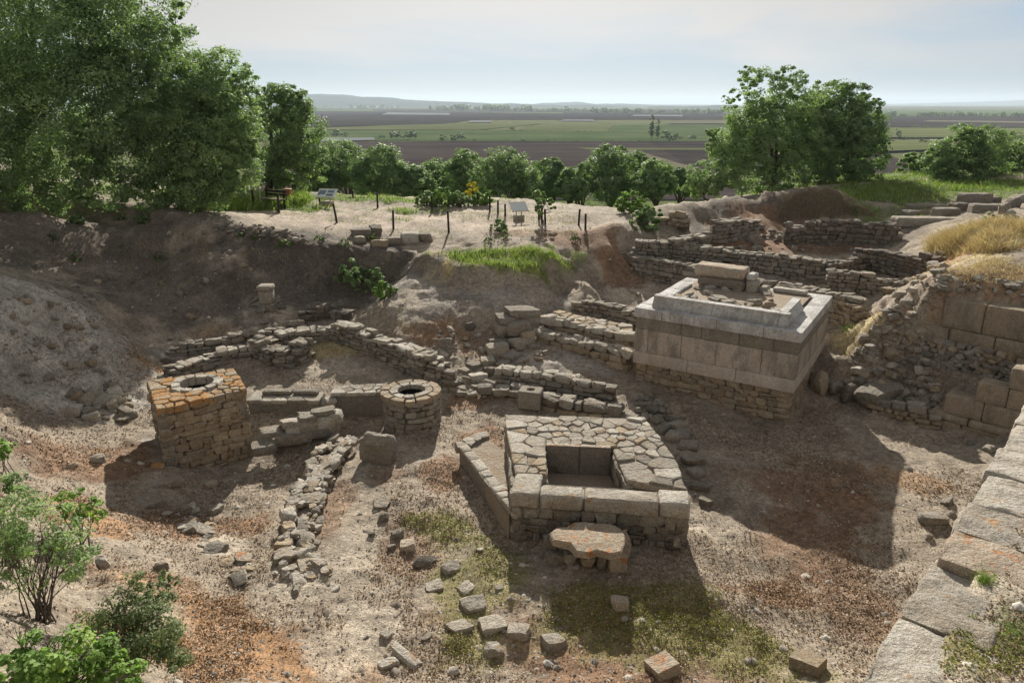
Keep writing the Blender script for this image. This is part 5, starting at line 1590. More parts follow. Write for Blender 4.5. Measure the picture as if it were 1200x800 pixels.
# belt of trees below the terrace
belt = [
    ('tree with a round crown standing left of the belt, below the terrace', 405, 66, ((400, 190, 26), (420, 200, 22), (385, 200, 20)), 'leaf_oak'),
    ('dome shaped dark tree of the belt behind the row of posts', 445, 62, ((445, 200, 30), (425, 208, 22), (466, 210, 22), (445, 190, 20)), 'leaf_oak'),
    ('low round tree of the belt joined to the dome shaped one', 487, 62, ((485, 212, 18), (495, 216, 14), (476, 218, 13)), 'leaf_oak'),
    ('light green thin tree between two dark trees of the belt', 515, 72, ((510, 203, 17), (522, 210, 16), (505, 216, 16)), 'leaf_pale'),
    ('dark twin crowned tree of the belt behind the yellow shrub', 550, 64, ((548, 195, 20), (540, 210, 22), (560, 215, 20)), 'leaf_oak'),
    ('largest dark tree in the middle of the belt', 595, 60, ((590, 198, 24), (610, 205, 24), (575, 212, 24), (600, 216, 24), (618, 220, 18)), 'leaf_oak'),
    ('narrow tree at the shoulder of the largest belt tree', 645, 66, ((645, 200, 15), (652, 212, 15), (640, 218, 16)), 'leaf_oak'),
    ('pale bush at the gap in the belt of trees', 668, 62, ((668, 212, 14), (662, 222, 12), (678, 222, 12)), 'leaf_pale'),
    ('tall pointed dark tree of the belt right of the gap', 715, 64, ((712, 188, 20), (700, 203, 22), (725, 203, 24), (712, 216, 24), (738, 212, 18)), 'leaf_oak'),
    ('dark rounded tree behind the tall pointed one', 750, 74, ((745, 196, 18), (752, 208, 18)), 'leaf_oak'),
    ('small round grey green tree near the end of the belt', 770, 62, ((768, 206, 20), (775, 216, 16), (760, 218, 14)), 'leaf_pale'),
    ('dark tree filling the belt between the twin crowned and the round ones', 530, 70, ((530, 208, 18), (518, 216, 16)), 'leaf_oak'),
    ('dark tree behind the shoulder of the largest belt tree', 630, 72, ((630, 208, 16), (655, 214, 16)), 'leaf_oak'),
    ('dark low tree closing the belt near the airy tree', 795, 66, ((795, 212, 14), (808, 216, 14)), 'leaf_oak'),
    ('dark low tree between the pale bush and the tall pointed tree', 685, 70, ((685, 210, 15), (678, 218, 14)), 'leaf_oak'),
    ('dark tree at the left end of the belt behind the white sign board', 375, 64, ((372, 196, 18), (385, 212, 16), (362, 212, 16)), 'leaf_oak'),
]
for i, (lb, px, Y, ls, mt) in enumerate(belt):
    p = D(px, 230, Y)
    tree('belt_tree', lb, 'tree', (p.x, p.y, Hf(p.x, p.y)), [lobe(a, b, r, Y + random.uniform(-1, 1)) for a, b, r in ls], 15000 + int(2200 * len(ls)), 0.18, mt, 20 + i, 0.18, group='belt of trees below the terrace')
# the pair of big trees at the right
tree('broadleaf_tree', 'tall airy tree with open upper branches beside the trenches', 'tree', base_at(900, 47), [lobe(*l) for l in ((895, 105, 24, 47), (925, 98, 20, 47), (870, 128, 24, 47), (905, 135, 30, 47), (940, 125, 26, 47), (875, 165, 30, 46.5), (905, 180, 34, 46.5), (850, 190, 24, 46), (880, 205, 26, 46), (935, 160, 28, 47), (845, 165, 18, 46.5), (925, 200, 22, 46.5), (880, 92, 14, 47), (860, 205, 22, 46), (905, 215, 20, 46), (840, 210, 14, 46), (945, 140, 26, 47.5), (950, 175, 28, 47.5), (890, 150, 34, 47), (860, 180, 28, 46.5))], 78000, 0.13, 'leaf_pale', 41, 0.3, shell=0.35)
tree('broadleaf_tree', 'dense dark tree standing right behind the tall airy tree', 'tree', base_at(985, 49), [lobe(*l) for l in ((985, 125, 30, 49), (1005, 150, 32, 49), (965, 150, 34, 49), (990, 185, 36, 48.5), (1015, 190, 24, 48.5), (950, 190, 26, 48.5), (970, 110, 20, 49), (1000, 112, 18, 49), (1022, 130, 15, 49), (1020, 165, 18, 49), (960, 205, 22, 48.5), (1005, 210, 20, 48.5), (980, 155, 40, 49), (955, 130, 24, 48.5))], 66000, 0.145, 'leaf_oak', 42, 0.3)
tree('shrub', 'rounded grey green shrub in front of the tall airy tree', 'shrub', base_at(825, 44), [lobe(*l) for l in ((822, 205, 18, 44), (830, 215, 16, 44), (815, 218, 14, 44), (838, 212, 12, 44))], 11000, 0.12, 'leaf_pale', 43, 0.08)
tree('shrub', 'big dark spreading bush on the grass at the right', 'bush', base_at(1125, 47), [lobe(*l) for l in ((1125, 172, 26, 47), (1150, 175, 28, 47), (1105, 188, 22, 47), (1130, 195, 28, 46.5), (1160, 192, 24, 47), (1110, 200, 16, 46.5), (1140, 160, 14, 47))], 32000, 0.14, 'leaf_oak', 44, 0.2)
tree('shrub', 'dark bush behind the big spreading bush', 'bush', base_at(1192, 50), [lobe(*l) for l in ((1190, 178, 24, 50), (1210, 185, 26, 50), (1180, 198, 20, 50), (1205, 205, 20, 50))], 20000, 0.15, 'leaf_oak', 45, 0.2)
tree('shrub', 'small light bush between the dense dark tree and the big bush', 'bush', base_at(1072, 52), [lobe(*l) for l in ((1072, 190, 13, 52), (1082, 194, 10, 52), (1062, 196, 10, 52))], 4000, 0.2, 'leaf_pale', 46, 0.1)
# young trees and shrubs on the terrace
tree('young_tree', 'young tree staked among posts beside the lectern sign', 'tree', tuple(G(636, 262)), [lobe(l[0], l[1], l[2], G(636, 262).y) for l in ((630, 232, 9), (640, 236, 8), (634, 244, 7), (646, 244, 5))], 2200, 0.15, 'leaf_pale', 51, 0.05)
tree('shrub', 'bright yellow flowering shrub at the edge of the terrace', 'shrub', base_at(553, 52), [lobe(*l) for l in ((552, 217, 5, 52), (555, 222, 6, 52), (551, 226, 5, 52))], 1500, 0.15, 'leaf_yellow', 52, 0.04)
tree('sapling', 'slim sapling by the red bin under the dark round tree', 'tree', base_at(331, 44), [lobe(*l) for l in ((331, 207, 7, 44), (334, 213, 7, 44), (328, 214, 6, 44))], 1300, 0.16, 'leaf_bright', 53, 0.04)
for i, (px, py, r, lb) in enumerate(((520, 232, 12, 'low rounded bush left of the yellow shrub'), (500, 233, 9, 'small bush at the left end of the terrace hedge'), (540, 233, 10, 'low bush under the yellow shrub'), (565, 232, 9, 'low bush right of the yellow shrub'), (705, 222, 12, 'round sunlit bush before the tall pointed tree'), (720, 218, 11, 'taller round bush before the tall pointed tree'), (740, 236, 14, 'wide weedy bush at the trench head'), (690, 232, 10, 'low leafy bush by the two dark posts'))):
    Y = G(px, py + r * .85).y
    p = D(px, py, Y)
    tree('bush', lb, 'bush', (p.x, p.y, Hf(p.x, p.y)), [lobe(px, py, r, Y), lobe(px - r * .7, py + r * .3, r * .7, Y), lobe(px + r * .7, py + r * .3, r * .7, Y)], 4500, 0.12, 'leaf_pale' if i % 3 else 'leaf_bright', 60 + i, 0.05)
yb = G(757, 269).y
tree('bush', 'dark green shrub hanging into the head of the trench', 'bush', tuple(G(757, 269)), [lobe(*l) for l in ((752, 258, 13, yb + .3), (765, 262, 12, yb), (745, 266, 10, yb), (770, 252, 9, yb + .5), (758, 250, 9, yb + .5))], 5000, 0.15, 'leaf_oak', 75, 0.06)
# weeds on the banks
weeds = (((430, 338), 22, 'dark green weed filling the gully'), ((452, 347), 14, 'bright green weed at the foot of the gully'), ((412, 328), 18, 'dark weed climbing the shaded side of the gully'), ((333, 290), 8, 'pale tuft of weed on the crest of the shaded bank'), ((282, 278), 5, 'pale weed near the rubble edge of the bank'), ((297, 280), 5, 'small pale weed among the rubble on the bank crest'), ((573, 284), 6, 'small upright weed on the green knoll'), ((592, 280), 8, 'leafy weed in front of the lectern sign'), ((585, 270), 10, 'tuft of tall weed left of the lectern sign'), ((90, 262), 9, 'dark weed clump high on the shaded bank'), ((140, 258), 8, 'dark weed clump in the middle of the shaded bank'), ((168, 262), 9, 'dark weed under the overhanging leaves'), ((62, 282), 7, 'small dark weed at the left of the shaded bank'), ((88, 306), 7, 'dark weed low on the shaded bank'), ((188, 306), 8, 'lone weed on the bare face of the bank'), ((375, 282), 6, 'pale weed by the fallen blocks'), ((405, 288), 7, 'weed left of the fallen blocks'), ((435, 282), 7, 'green weed growing over the fallen blocks'), ((1000, 250), 5, 'weed at the foot of the bare mound'), ((1160, 262), 9, 'pale weed at the edge of the dry grass'), ((674, 281), 6, 'little weed on the reddish slope'))
for i, ((px, py), r, lb) in enumerate(weeds):
    g = G(px, py)
    rr = r * pxm(px, py, g.y)
    lob = [(g.x, g.y, g.z + rr * .5, rr * .8), (g.x + rr * .6, g.y, g.z + rr * .3, rr * .5), (g.x - rr * .6, g.y - rr * .1, g.z + rr * .3, rr * .5)]
    tree('weed', lb, 'weed', tuple(g), lob, 3600 if r > 8 else 800, max(.055, min(.085, rr * .2)), 'leaf_bright' if i in (1, 3, 4, 5, 17) else ('leaf_oak' if 9 <= i < 15 or i in (0, 2) else 'leaf_pale'), 100 + i, 0.02)

# ---- shrubs on the near slope, lower left: lobed leaves on fine twigs
def lobed_leaves(pos, nrm, size, seed):
    r = np.random.default_rng(seed)
    n = len(pos)
    nrm = nrm / np.linalg.norm(nrm, axis=1, keepdims=True)
    t = r.normal(size=(n, 3)); t -= (t * nrm).sum(1, keepdims=True) * nrm
    t /= np.linalg.norm(t, axis=1, keepdims=True)
    b = np.cross(nrm, t)
    s = (size * r.uniform(.6, 1.4, n))[:, None, None]
    out_ = [(-.5, 0), (-.2, .24), (-.05, .13), (.15, .3), (.3, .14), (.5, 0), (.3, -.14), (.15, -.3), (-.05, -.13), (-.2, -.24)]
    o = np.array(out_)
    V = pos[:, None, :] + s * (o[None, :, 0:1] * t[:, None, :] + o[None, :, 1:2] * b[:, None, :] + (np.abs(o[None, :, 1:2]) * .35 - o[None, :, 0:1] ** 2 * .3) * nrm[:, None, :])
    return V.reshape(-1, 3), np.arange(n * len(out_)).reshape(n, len(out_)), len(out_)

def near_shrub(label, px, py, z, lobes_px, n, size, mat, seed, twig_r=0.012, ntw=16, cat='shrub'):
    b = P(px, py, z)
    b.z = Hf(b.x, b.y)
    th = thing('shrub', label, cat, tuple(b))
    rd = random.Random(seed)
    lob = []
    for (lx, ly, r, dz) in lobes_px:
        q = P(lx, ly, z + dz)
        lob.append((q.x - b.x, q.y - b.y, q.z - b.z, r * pxm(lx, ly, q.y)))
    tubes = []
    for k in range(ntw):
        l = rd.choice(lob)
        t = Vector(l[:3]) + Vector((rd.uniform(-1, 1), rd.uniform(-1, 1), rd.uniform(-.6, 1))) * l[3] * .8
        m1 = t * .35 + Vector((rd.uniform(-.1, .1), rd.uniform(-.1, .1), .05)); m2 = t * .7 + Vector((rd.uniform(-.1, .1), rd.uniform(-.1, .1), .06))
        tubes.append(([Vector((rd.uniform(-.16, .16), rd.uniform(-.16, .16), -.1)), m1, m2, t], [twig_r * 1.6, twig_r, twig_r * .6, twig_r * .25]))
        for q in range(3):
            e = m2 + Vector((rd.uniform(-1, 1), rd.uniform(-1, 1), rd.uniform(-.2, 1))) * .28
            tubes.append(([m1.lerp(m2, rd.random()), (m2 + e) / 2, e], [twig_r * .5, twig_r * .35, twig_r * .15]))
    tw = tubes_mesh('stem', tubes, 'twig', 5)
    o = bpy.data.objects.new('stem', tw); COL.objects.link(o); o.parent = th
    p, nr, att = crown_points(lob, n, seed, shell=0.25, clump=.3, up=.9)
    V, F, k = lobed_leaves(p, nr, size, seed)
    me = quick_mesh('foliage', V, F, mat, attr=np.repeat(att, k))
    o = bpy.data.objects.new('foliage', me); COL.objects.link(o); o.parent = th
    return th
near_shrub('thin branching shrub with sparse pale leaves on the near slope', 45, 720, 2.3, ((50, 640, 45, .9), (20, 610, 40, 1.1), (90, 660, 30, .7), (75, 620, 30, 1.0), (10, 660, 30, .8)), 3600, .05, 'leaf_pale', 201, .008, 24)
near_shrub('sprig of large bright green leaves above the orange ground', 95, 640, 1.2, ((85, 588, 20, .7), (105, 598, 18, .6), (72, 598, 12, .6)), 420, .10, 'leaf_bright', 202, .012, 6)
near_shrub('dark small leaved bush on the near slope', 150, 770, 1.6, ((155, 720, 36, .7), (175, 745, 36, .5), (145, 755, 34, .5), (185, 700, 20, .7), (195, 770, 24, .3), (160, 690, 18, .9), (125, 725, 24, .6)), 9000, .042, 'leaf_olive', 203, .01, 30)
near_shrub('bright lobed leaf shrub low on the slope beside the dark bush', 60, 830, 2.9, ((40, 790, 40, .55), (85, 775, 40, .5), (130, 795, 34, .3), (10, 780, 36, .7), (60, 760, 28, .7), (150, 800, 22, .2)), 3600, .07, 'leaf_bright', 204, .01, 24)
near_shrub('leafy dark shrub at the edge of the near slope', 5, 640, 2.4, ((5, 600, 30, .7), (-15, 620, 40, .6), (20, 630, 26, .5), (0, 570, 20, .9)), 2600, .06, 'leaf_oak', 205, .01, 16)
near_shrub('little green sprig by the broken stone on the slope', 195, 700, .6, ((192, 675, 9, .3), (200, 682, 8, .25)), 110, .08, 'leaf_olive', 206, .008, 4)
near_shrub('bright tuft of leaves at the far left of the slope', 8, 540, 1.6, ((8, 520, 9, .4), (0, 530, 12, .35)), 150, .11, 'leaf_bright', 207, .008, 4)

# ------------------------------------------------------------------ posts, signs, bench on the terrace
POSTS = ((252, 247, 17), (298, 243, 19), (326.6, 249.5, 21), (395, 261, 21), (375, 240, 12), (442.6, 243.5, 16), (461, 269, 21), (506.7, 247.5, 17), (526, 273, 24), (574, 249, 18), (583.5, 251, 15), (592, 254, 14), (631.5, 258, 14), (635, 260, 16), (639, 263, 17), (678, 264, 18), (686, 269.5, 18), (413.6, 232, 8), (334, 231, 12), (346, 226, 9))
post_lab = {0: 'dark wooden post at the edge of the hanging leaves', 1: 'dark wooden post beside the bench, nearer the trees', 2: 'dark wooden post in front of the wooden bench', 3: 'leaning dark post in front of the white sign board', 4: 'short dark post just behind the white sign board', 6: 'dark wooden post above the fallen blocks on the bank edge', 8: 'dark wooden post standing alone above the green knoll', 15: 'dark wooden post by the trench slope, the farther of two', 16: 'dark wooden post by the trench slope, the nearer of two', 18: 'dark stake beside the red bin'}
for i, (px, py, hp) in enumerate(POSTS):
    g = G(px, py)
    h = hp * pxm(px, py, g.y) * 1.03
    r = random.Random(i)
    t = Vector((r.uniform(-.05, .05), r.uniform(-.03, .03), 1)) * h
    if i == 3: t.x -= 0.09
    v, f = tube_arrays([(0, 0, -.2), t * .33, t * .66, t, t + Vector((0, 0, .012))], [.055, .052, .05, .05, .02], 8)
    me = quick_mesh('post', [tuple(q) for q in v], f, 'wood_dark', smooth=False)
    o = link('fence_post', me, None, tuple(g))
    lb = post_lab.get(i)
    if lb is None:
        lb = {12: 'dark stake supporting the young tree', 13: 'dark stake supporting the young tree', 14: 'dark stake supporting the young tree', 9: 'dark post in the short row left of the lectern sign', 10: 'dark post in the short row left of the lectern sign', 11: 'dark post in the short row left of the lectern sign'}.get(i, 'dark post in the far row along the edge of the terrace')
    tag(o, lb, 'post', 'dark fence posts on the terrace')

def sign(label, px, py, w, d, h, tilt, rz, facemat, group='information boards', front=True):
    g = G(px, py)
    th = thing('information_sign', label, 'sign', tuple(g), group)
    M = Matrix.Rotation(rz, 4, 'Z')
    def put(name, me, loc, rot=(0, 0, 0), parent=None):
        o = bpy.data.objects.new(name, me); COL.objects.link(o)
        o.parent = parent or th
        if parent is None:
            o.location = M @ Vector(loc); o.rotation_euler = (M.to_3x3() @ Euler(rot).to_matrix()).to_euler()
        else:
            o.location = loc
        return o
    put('base_block', box_mesh('base_block', (0, 0, 0), w * .55, .4, .3, 'stone_grey', .03), (0, 0, .1))
    for s in (-1, 1):
        put('leg', box_mesh('leg', (0, 0, 0), .05, .05, h, 'metal_grey', .006), (s * w * .16, 0, h / 2))
    pn = put('panel', box_mesh('panel', (0, 0, 0), w, d, .035, facemat, .006), (0, 0, h + .02), (tilt, 0, 0))
    put('frame', box_mesh('frame', (0, 0, 0), w + .05, .03, .05, 'panel_cream'), (0, -d / 2 - .012, 0), parent=pn)
    put('frame', box_mesh('frame', (0, 0, 0), w + .05, .03, .05, 'panel_cream'), (0, d / 2 + .012, 0), parent=pn)
    if front:
        for (x, y, sx, sy) in ((-.25, .08, .38, .52), (.2, .2, .36, .3), (.2, -.22, .36, .3)):
            put('print', box_mesh('print', (0, 0, 0), sx * w, sy * d, .004, 'panel_print'), (x * w, y * d, .0205), parent=pn)
    return th
sign('white tilted sign board on a stone base at the terrace', 384, 241, 1.05, .62, .62, .62, -.25, 'panel_white')
sign('lectern sign seen from behind beside the young tree', 608, 258, .85, .6, .62, .6, .35, 'panel_white', front=False)
# bench
g = G(320, 243)
bn = thing('wooden_bench', 'low wooden bench beside a grey pole under the trees', 'bench', tuple(g))
M = Matrix.Rotation(-.5, 4, 'Z')
def bput(name, me, loc, rot=(0, 0, -.5)):
    o = bpy.data.objects.new(name, me); COL.objects.link(o); o.parent = bn
    o.location = M @ Vector(loc); o.rotation_euler = rot
    return o
for k in range(3):
    bput('seat_slat', box_mesh('seat_slat', (0, 0, 0), 1.5, .12, .04, 'wood_seat', .006), (0, -.14 + .14 * k, .44))
for k in range(2):
    bput('back_slat', box_mesh('back_slat', (0, 0, 0), 1.5, .035, .12, 'wood_dark', .006), (0, .26, .62 + .17 * k))
for s in (-1, 1):
    bput('leg', box_mesh('leg', (0, 0, 0), .08, .08, .5, 'wood_dark', .01), (s * .6, -.14, .18))
    bput('leg', box_mesh('leg', (0, 0, 0), .08, .08, .95, 'wood_dark', .01), (s * .6, .21, .4))
    bput('rail', box_mesh('rail', (0, 0, 0), .07, .42, .06, 'wood_dark', .01), (s * .6, 0, .385))
g = G(306, 242)
v, f = tube_arrays([(0, 0, -.2), (0, 0, 1.0), (0, 0, 1.35), (0, 0, 1.36)], [.03, .03, .03, .005], 8)
tag(link('pole', quick_mesh('pole', [tuple(q) for q in v], f, 'metal_grey'), None, tuple(g)), 'thin grey metal pole beside the wooden bench', 'pole')
g = G(338, 236)
bi = thing('litter_bin', 'small red brown bin beside the sapling', 'bin', tuple(g))
for nm, me in (('body', box_mesh('body', (0, 0, .35), .36, .36, .5, 'bin_red', .04)), ('rim', box_mesh('rim', (0, 0, .63), .4, .4, .05, 'bin_red', .015)), ('foot', box_mesh('foot', (0, 0, .02), .2, .2, .18, 'wood_dark', .01))):
    o = bpy.data.objects.new(nm, me); COL.objects.link(o); o.parent = bi
# fallen blocks on the edge of the bank
fb = 'fallen blocks on the bank edge'
for i, (px, py, sx, sy, sz, rz, mt, lb) in enumerate(((424, 276, .9, .6, .38, .2, 'stone_dark', 'dark block in the fallen pile on the bank edge, left end'), (440, 274, .6, .5, .4, .5, 'stone_dark', 'upright dark block behind the others in the fallen pile'), (462, 285, 1.0, .55, .32, .15, 'stone_grey', 'long grey block in the middle of the fallen pile'), (482, 283, .9, .6, .42, .1, 'stone_pale', 'pale drum shaped block in the fallen pile'), (499, 282, .5, .45, .42, .3, 'stone_dark', 'dark rounded block ending the fallen pile'), (445, 288, .7, .5, .3, -.1, 'stone_tan', 'tan block below the fallen pile'), (422, 284, .5, .4, .3, .3, 'stone_grey', 'small grey block under the left end of the fallen pile'))):
    g = G(px, py)
    o = stone(None, 'block', mt, (g.x, g.y, g.z + sz * .35), (sx, sy, sz), rz, 'fallen_block', .1)
    tag(o, lb, 'block', fb)
# pedestal at the foot of the bank
g = G(314, 361)
pd = thing('pedestal', 'small squared stone pedestal at the foot of the shaded bank', 'pedestal', tuple(g))
for z0, z1, w in ((-.2, .2, .62), (.2, .72, .5), (.72, .9, .56)):
    block(pd, quad_of((g.x - w / 2, g.y - w / 2), Vector((1, 0)), w, Vector((0, 1)), w), g.z + z0, g.z + z1, 'stone_grey', 'block', .02, .008)
rubble('rubble_edge', 'dark line of small stones crumbling from the crest of the bank', 'rubble', 250, 362, 262, 292, 110, .12, .35, ('stone_dark', 'stone_grey'), tri([(250, 258), (300, 264), (362, 278), (362, 290), (300, 276), (250, 270)]))
rubble('rubble_heap', 'heap of stones round the little pedestal', 'rubble', 292, 332, 350, 366, 34, .15, .4, ('stone_dark', 'stone_grey'))
rubble('rubble_heap', 'stones scattered left of the square well', 'rubble', 70, 170, 455, 500, 60, .12, .6, MIXS, tri([(80, 462), (130, 455), (165, 475), (150, 495), (90, 490)]), kinds=('slab', 'rock', 'block'))
rubble('rubble_heap', 'cluster of angular stones at the corner of the sunken court', 'rubble', 175, 300, 590, 690, 46, .12, .5, MIXS, tri([(180, 595), (225, 590), (260, 640), (300, 670), (290, 690), (240, 650)]), kinds=('slab', 'rock', 'block'), flat=.5)
rubble('rubble_heap', 'small stones along the foot of the dark bank', 'rubble', 190, 330, 395, 425, 60, .1, .3, ('stone_dark', 'stone_grey'))
rubble('rubble_heap', 'pebbly stones before the altar and the front seat wall', 'rubble', 735, 800, 462, 500, 50, .1, .4, ('stone_dark', 'stone_grey'), tri([(735, 468), (760, 462), (800, 490), (800, 500), (755, 495)]))
rubble('rubble_heap', 'broken stones between the round well and the long rubble wall', 'rubble', 515, 560, 440, 470, 26, .12, .45, MIXS, kinds=('slab', 'block', 'rock'))
rubble('rubble_scatter', 'loose stones on the lower trench floor below the tier walls', 'rubble', 740, 860, 312, 350, 45, .12, .4, MIXS)
rubble('rubble_scatter', 'loose stones along the path between the trench tiers', 'rubble', 860, 1000, 302, 345, 70, .12, .45, MIXS)
rubble('rubble_scatter', 'loose dark stones on the upper trench floor by the mound', 'rubble', 850, 1000, 262, 298, 70, .12, .5, ('stone_dark', 'stone_grey', 'stone_grey'))
rubble('rubble_scatter', 'tumbled stones below the dry grass bank', 'rubble', 1010, 1110, 298, 345, 70, .12, .5, MIXS)
rubble('rubble_scatter', 'stones and clods lying at the foot of the knoll', 'rubble', 500, 640, 385, 430, 45, .1, .35, MIXS)
rubble('rubble_scatter', 'stones stuck in the shaded earth bank', 'rubble', 60, 330, 270, 380, 60, .1, .35, MIXS)
rubble('rubble_scatter', 'stones strewn over the grey spoil spur', 'rubble', 0, 130, 345, 450, 60, .08, .35, MIXS)
# single stones of the floor
LOOSE = [
    (447, 590, .42, .62, .2, .1, 'slab', 'stone_pale', 'pale flat slab heading the broken line of stones'),
    (449, 609, .36, .3, .3, .3, 'rock', 'stone_dark', 'dark pitted stone behind the pale flat slab'),
    (435, 628, .22, .2, .2, .3, 'rock', 'stone_grey', 'small grey stone left of the broken line'),
    (466, 627, .42, .34, .3, .5, 'rock', 'stone_dark', 'dark rounded stone in the middle of the broken line'),
    (458, 643, .24, .24, .24, .2, 'rock', 'stone_grey', 'round grey cobble in the broken line'),
    (478, 642, .4, .42, .36, .2, 'block', 'stone_rust', 'orange topped square stone in the broken line'),
    (497, 660, .7, .46, .34, .3, 'rock', 'stone_dark', 'largest dark pitted boulder of the broken line'),
    (528, 668, .62, .5, .3, .6, 'rock', 'stone_grey', 'pale grey boulder next to the largest dark one'),
    (510, 690, .4, .4, .2, .4, 'block', 'stone_pale', 'small tan stone below the pale grey boulder'),
    (555, 710, .62, .5, .24, .2, 'slab', 'stone_pale', 'flat white slab in the moss'),
    (578, 734, .55, .5, .2, .4, 'slab', 'stone_pale', 'flat pale slab set in the lower stone line'),
    (608, 742, .55, .4, .24, -.2, 'block', 'stone_pale', 'pale squared stone in the lower stone line'),
    (648, 754, .46, .42, .26, .3, 'block', 'stone_grey', 'grey squared stone ending the lower stone line'),
    (578, 762, .5, .36, .2, .2, 'rock', 'stone_pale', 'white rounded stone below the lower stone line'),
    (538, 735, .5, .4, .12, .7, 'slab', 'stone_pale', 'thin pale slab sunk in the moss'),
    (545, 690, .4, .35, .14, .7, 'slab', 'stone_pale', 'thin tan slab near the flat white slab'),
    (475, 770, .75, .28, .14, -.7, 'slab', 'stone_pale', 'long narrow slab lying in the pale earth'),
    (455, 780, .38, .24, .16, .4, 'block', 'stone_pale', 'small pale block beside the long narrow slab'),
    (452, 745, .3, .2, .12, -.6, 'slab', 'stone_pale', 'small tan slab above the long narrow slab'),
    (530, 788, .32, .22, .14, .3, 'rock', 'stone_pale', 'small white stone below the moss'),
    (727, 710, .4, .34, .3, .2, 'block', 'stone_rust', 'orange topped stone in front of the propped slab'),
    (732, 727, .2, .18, .1, .2, 'rock', 'stone_grey', 'pebble next to the orange topped stone'),
    (776, 785, .55, .5, .36, .45, 'ashlar', 'stone_rust', 'squared block with orange top on the mossy floor'),
    (946, 783, .62, .5, .46, -.75, 'ashlar', 'stone_tan', 'tan squared block lying at the foot of the rampart'),
    (1093, 612, .62, .4, .4, -.2, 'block', 'stone_grey', 'long grey stone leaning at the rampart foot'),
    (1108, 590, .42, .36, .34, .3, 'rock', 'stone_dark', 'dark stone on top of the pair at the rampart foot'),
    (1113, 606, .34, .3, .26, .3, 'rock', 'stone_grey', 'small grey stone wedged at the rampart foot'),
    (1087, 630, .26, .2, .16, .3, 'rock', 'stone_grey', 'pebble below the stones at the rampart foot'),
    (1120, 524, .36, .26, .16, .1, 'rock', 'stone_pale', 'small pale stone before the stepped wall'),
    (1140, 520, .4, .3, .24, .1, 'rock', 'stone_dark', 'dark stone at the foot of the stepped wall'),
    (1158, 527, .42, .36, .3, .1, 'rock', 'stone_grey', 'grey stone at the corner of stepped wall and rampart'),
    (115, 540, .5, .4, .34, .2, 'rock', 'stone_pale', 'pale boulder left of the square well shadow'),
    (185, 548, .44, .34, .2, .2, 'slab', 'stone_lichen', 'orange lichened slab leaning at the square well'),
    (85, 548, .3, .26, .2, .2, 'rock', 'stone_rust', 'small orange stone on the reddish ground'),
    (248, 570, .36, .32, .3, .2, 'block', 'stone_rust', 'rust brown stone standing in the shaded court'),
    (172, 590, .8, .6, .2, .7, 'slab', 'stone_grey', 'broad slab corner at the end of the sunken court'),
    (195, 568, 1.0, .36, .2, .4, 'slab', 'stone_grey', 'long kerb slab below the square well'),
    (252, 600, .5, .3, .3, 1.2, 'block', 'stone_grey', 'upright slab edge in the shaded court'),
    (190, 668, .32, .22, .26, .4, 'rock', 'stone_grey', 'angular stone beside the little sprig'),
    (118, 662, .4, .28, .24, -.5, 'rock', 'stone_pale', 'white chalky stone on the near slope'),
    (285, 655, .4, .34, .2, .3, 'slab', 'stone_rust', 'tan flat stone on the edge of the reddish court'),
    (480, 420, .6, .5, .1, .3, 'slab', 'stone_grey', ''),
    (523, 405, .7, .18, .55, .6, 'slab', 'stone_dark', 'upright dark slab by the fallen blocks at the seats'),
    (552, 385, .6, .4, .5, .6, 'rock', 'stone_dark', 'dark boulder at the foot of the knoll'),
    (320, 570, .3, .2, .12, .5, 'rock', 'stone_grey', 'small stone in the reddish court'),
    (500, 748, .25, .2, .12, .5, 'rock', 'stone_grey', 'small stone between moss and pale earth'),
    (585, 690, .24, .2, .1, .4, 'rock', 'stone_pale', 'small white pebble in the moss by the platform'),
    (563, 645, .2, .2, .12, .1, 'rock', 'stone_pale', 'white cobble left of the platform corner'),
    (110, 382, .4, .3, .2, .4, 'rock', 'stone_pale', 'white stone on the shaded bank'),
    (540, 458, .45, .35, .25, .4, 'block', 'stone_rust', 'orange stone beside the round well'),
    (553, 462, .4, .35, .16, .2, 'slab', 'stone_pale', 'flat pale stone right of the orange one by the well'),
]
for (px, py, sx, sy, sz, rz, kd, mt, lb) in LOOSE:
    if not lb:
        continue
    g = G(px, py)
    me_k = random.randrange(14)
    o = stone(None, kd, mt, (g.x, g.y, g.z + sz * .07), (sx * .82, sy * .82, sz * .78), rz, 'loose_stone', .18)
    tag(o, lb, 'stone')
# standing block beside the round well
g = G(443, 537)
sb = block(None, quad_of((g.x - .48, g.y - .2), Vector((.97, -.22)), .95, Vector((.22, .97)), .42), g.z - .15, g.z + .74, 'stone_grey', 'standing_block', .10, .07)
tag(sb, 'rough upright block standing in front of the round well', 'block')
# block with a round socket in the front seat wall
g = P(622, 463, .55)
mort = thing('mortar_block', 'squared block with a round socket set in the front seat wall', 'block', tuple(g))
V = []; F = []
sx, sy, zt, zb, r0 = .34, .28, .2, -.35, .13
n = 24
for i in range(n):
    an = 2 * math.pi * (i + .5) / n
    cx, sy_ = math.cos(an), math.sin(an)
    k = 1 / max(abs(cx) / sx, abs(sy_) / sy)
    V += [(cx * k, sy_ * k, zb), (cx * k, sy_ * k, zt - .02), (cx * (k - .03), sy_ * (k - .03), zt), (cx * r0, sy_ * r0, zt - .005), (cx * r0 * .9, sy_ * r0 * .9, zt - .2)]
V.append((0, 0, zt - .22))
for i in range(n):
    a = i * 5; b = ((i + 1) % n) * 5
    for q in range(4):
        F.append((a + q, b + q, b + q + 1, a + q + 1))
    F.append((a + 4, b + 4, n * 5, n * 5))
me = bpy.data.meshes.new('socket_block')
me.from_pydata(V, [], [f if f[2] != f[3] else f[:3] for f in F])
me.materials.append(MATS['stone_grey'])
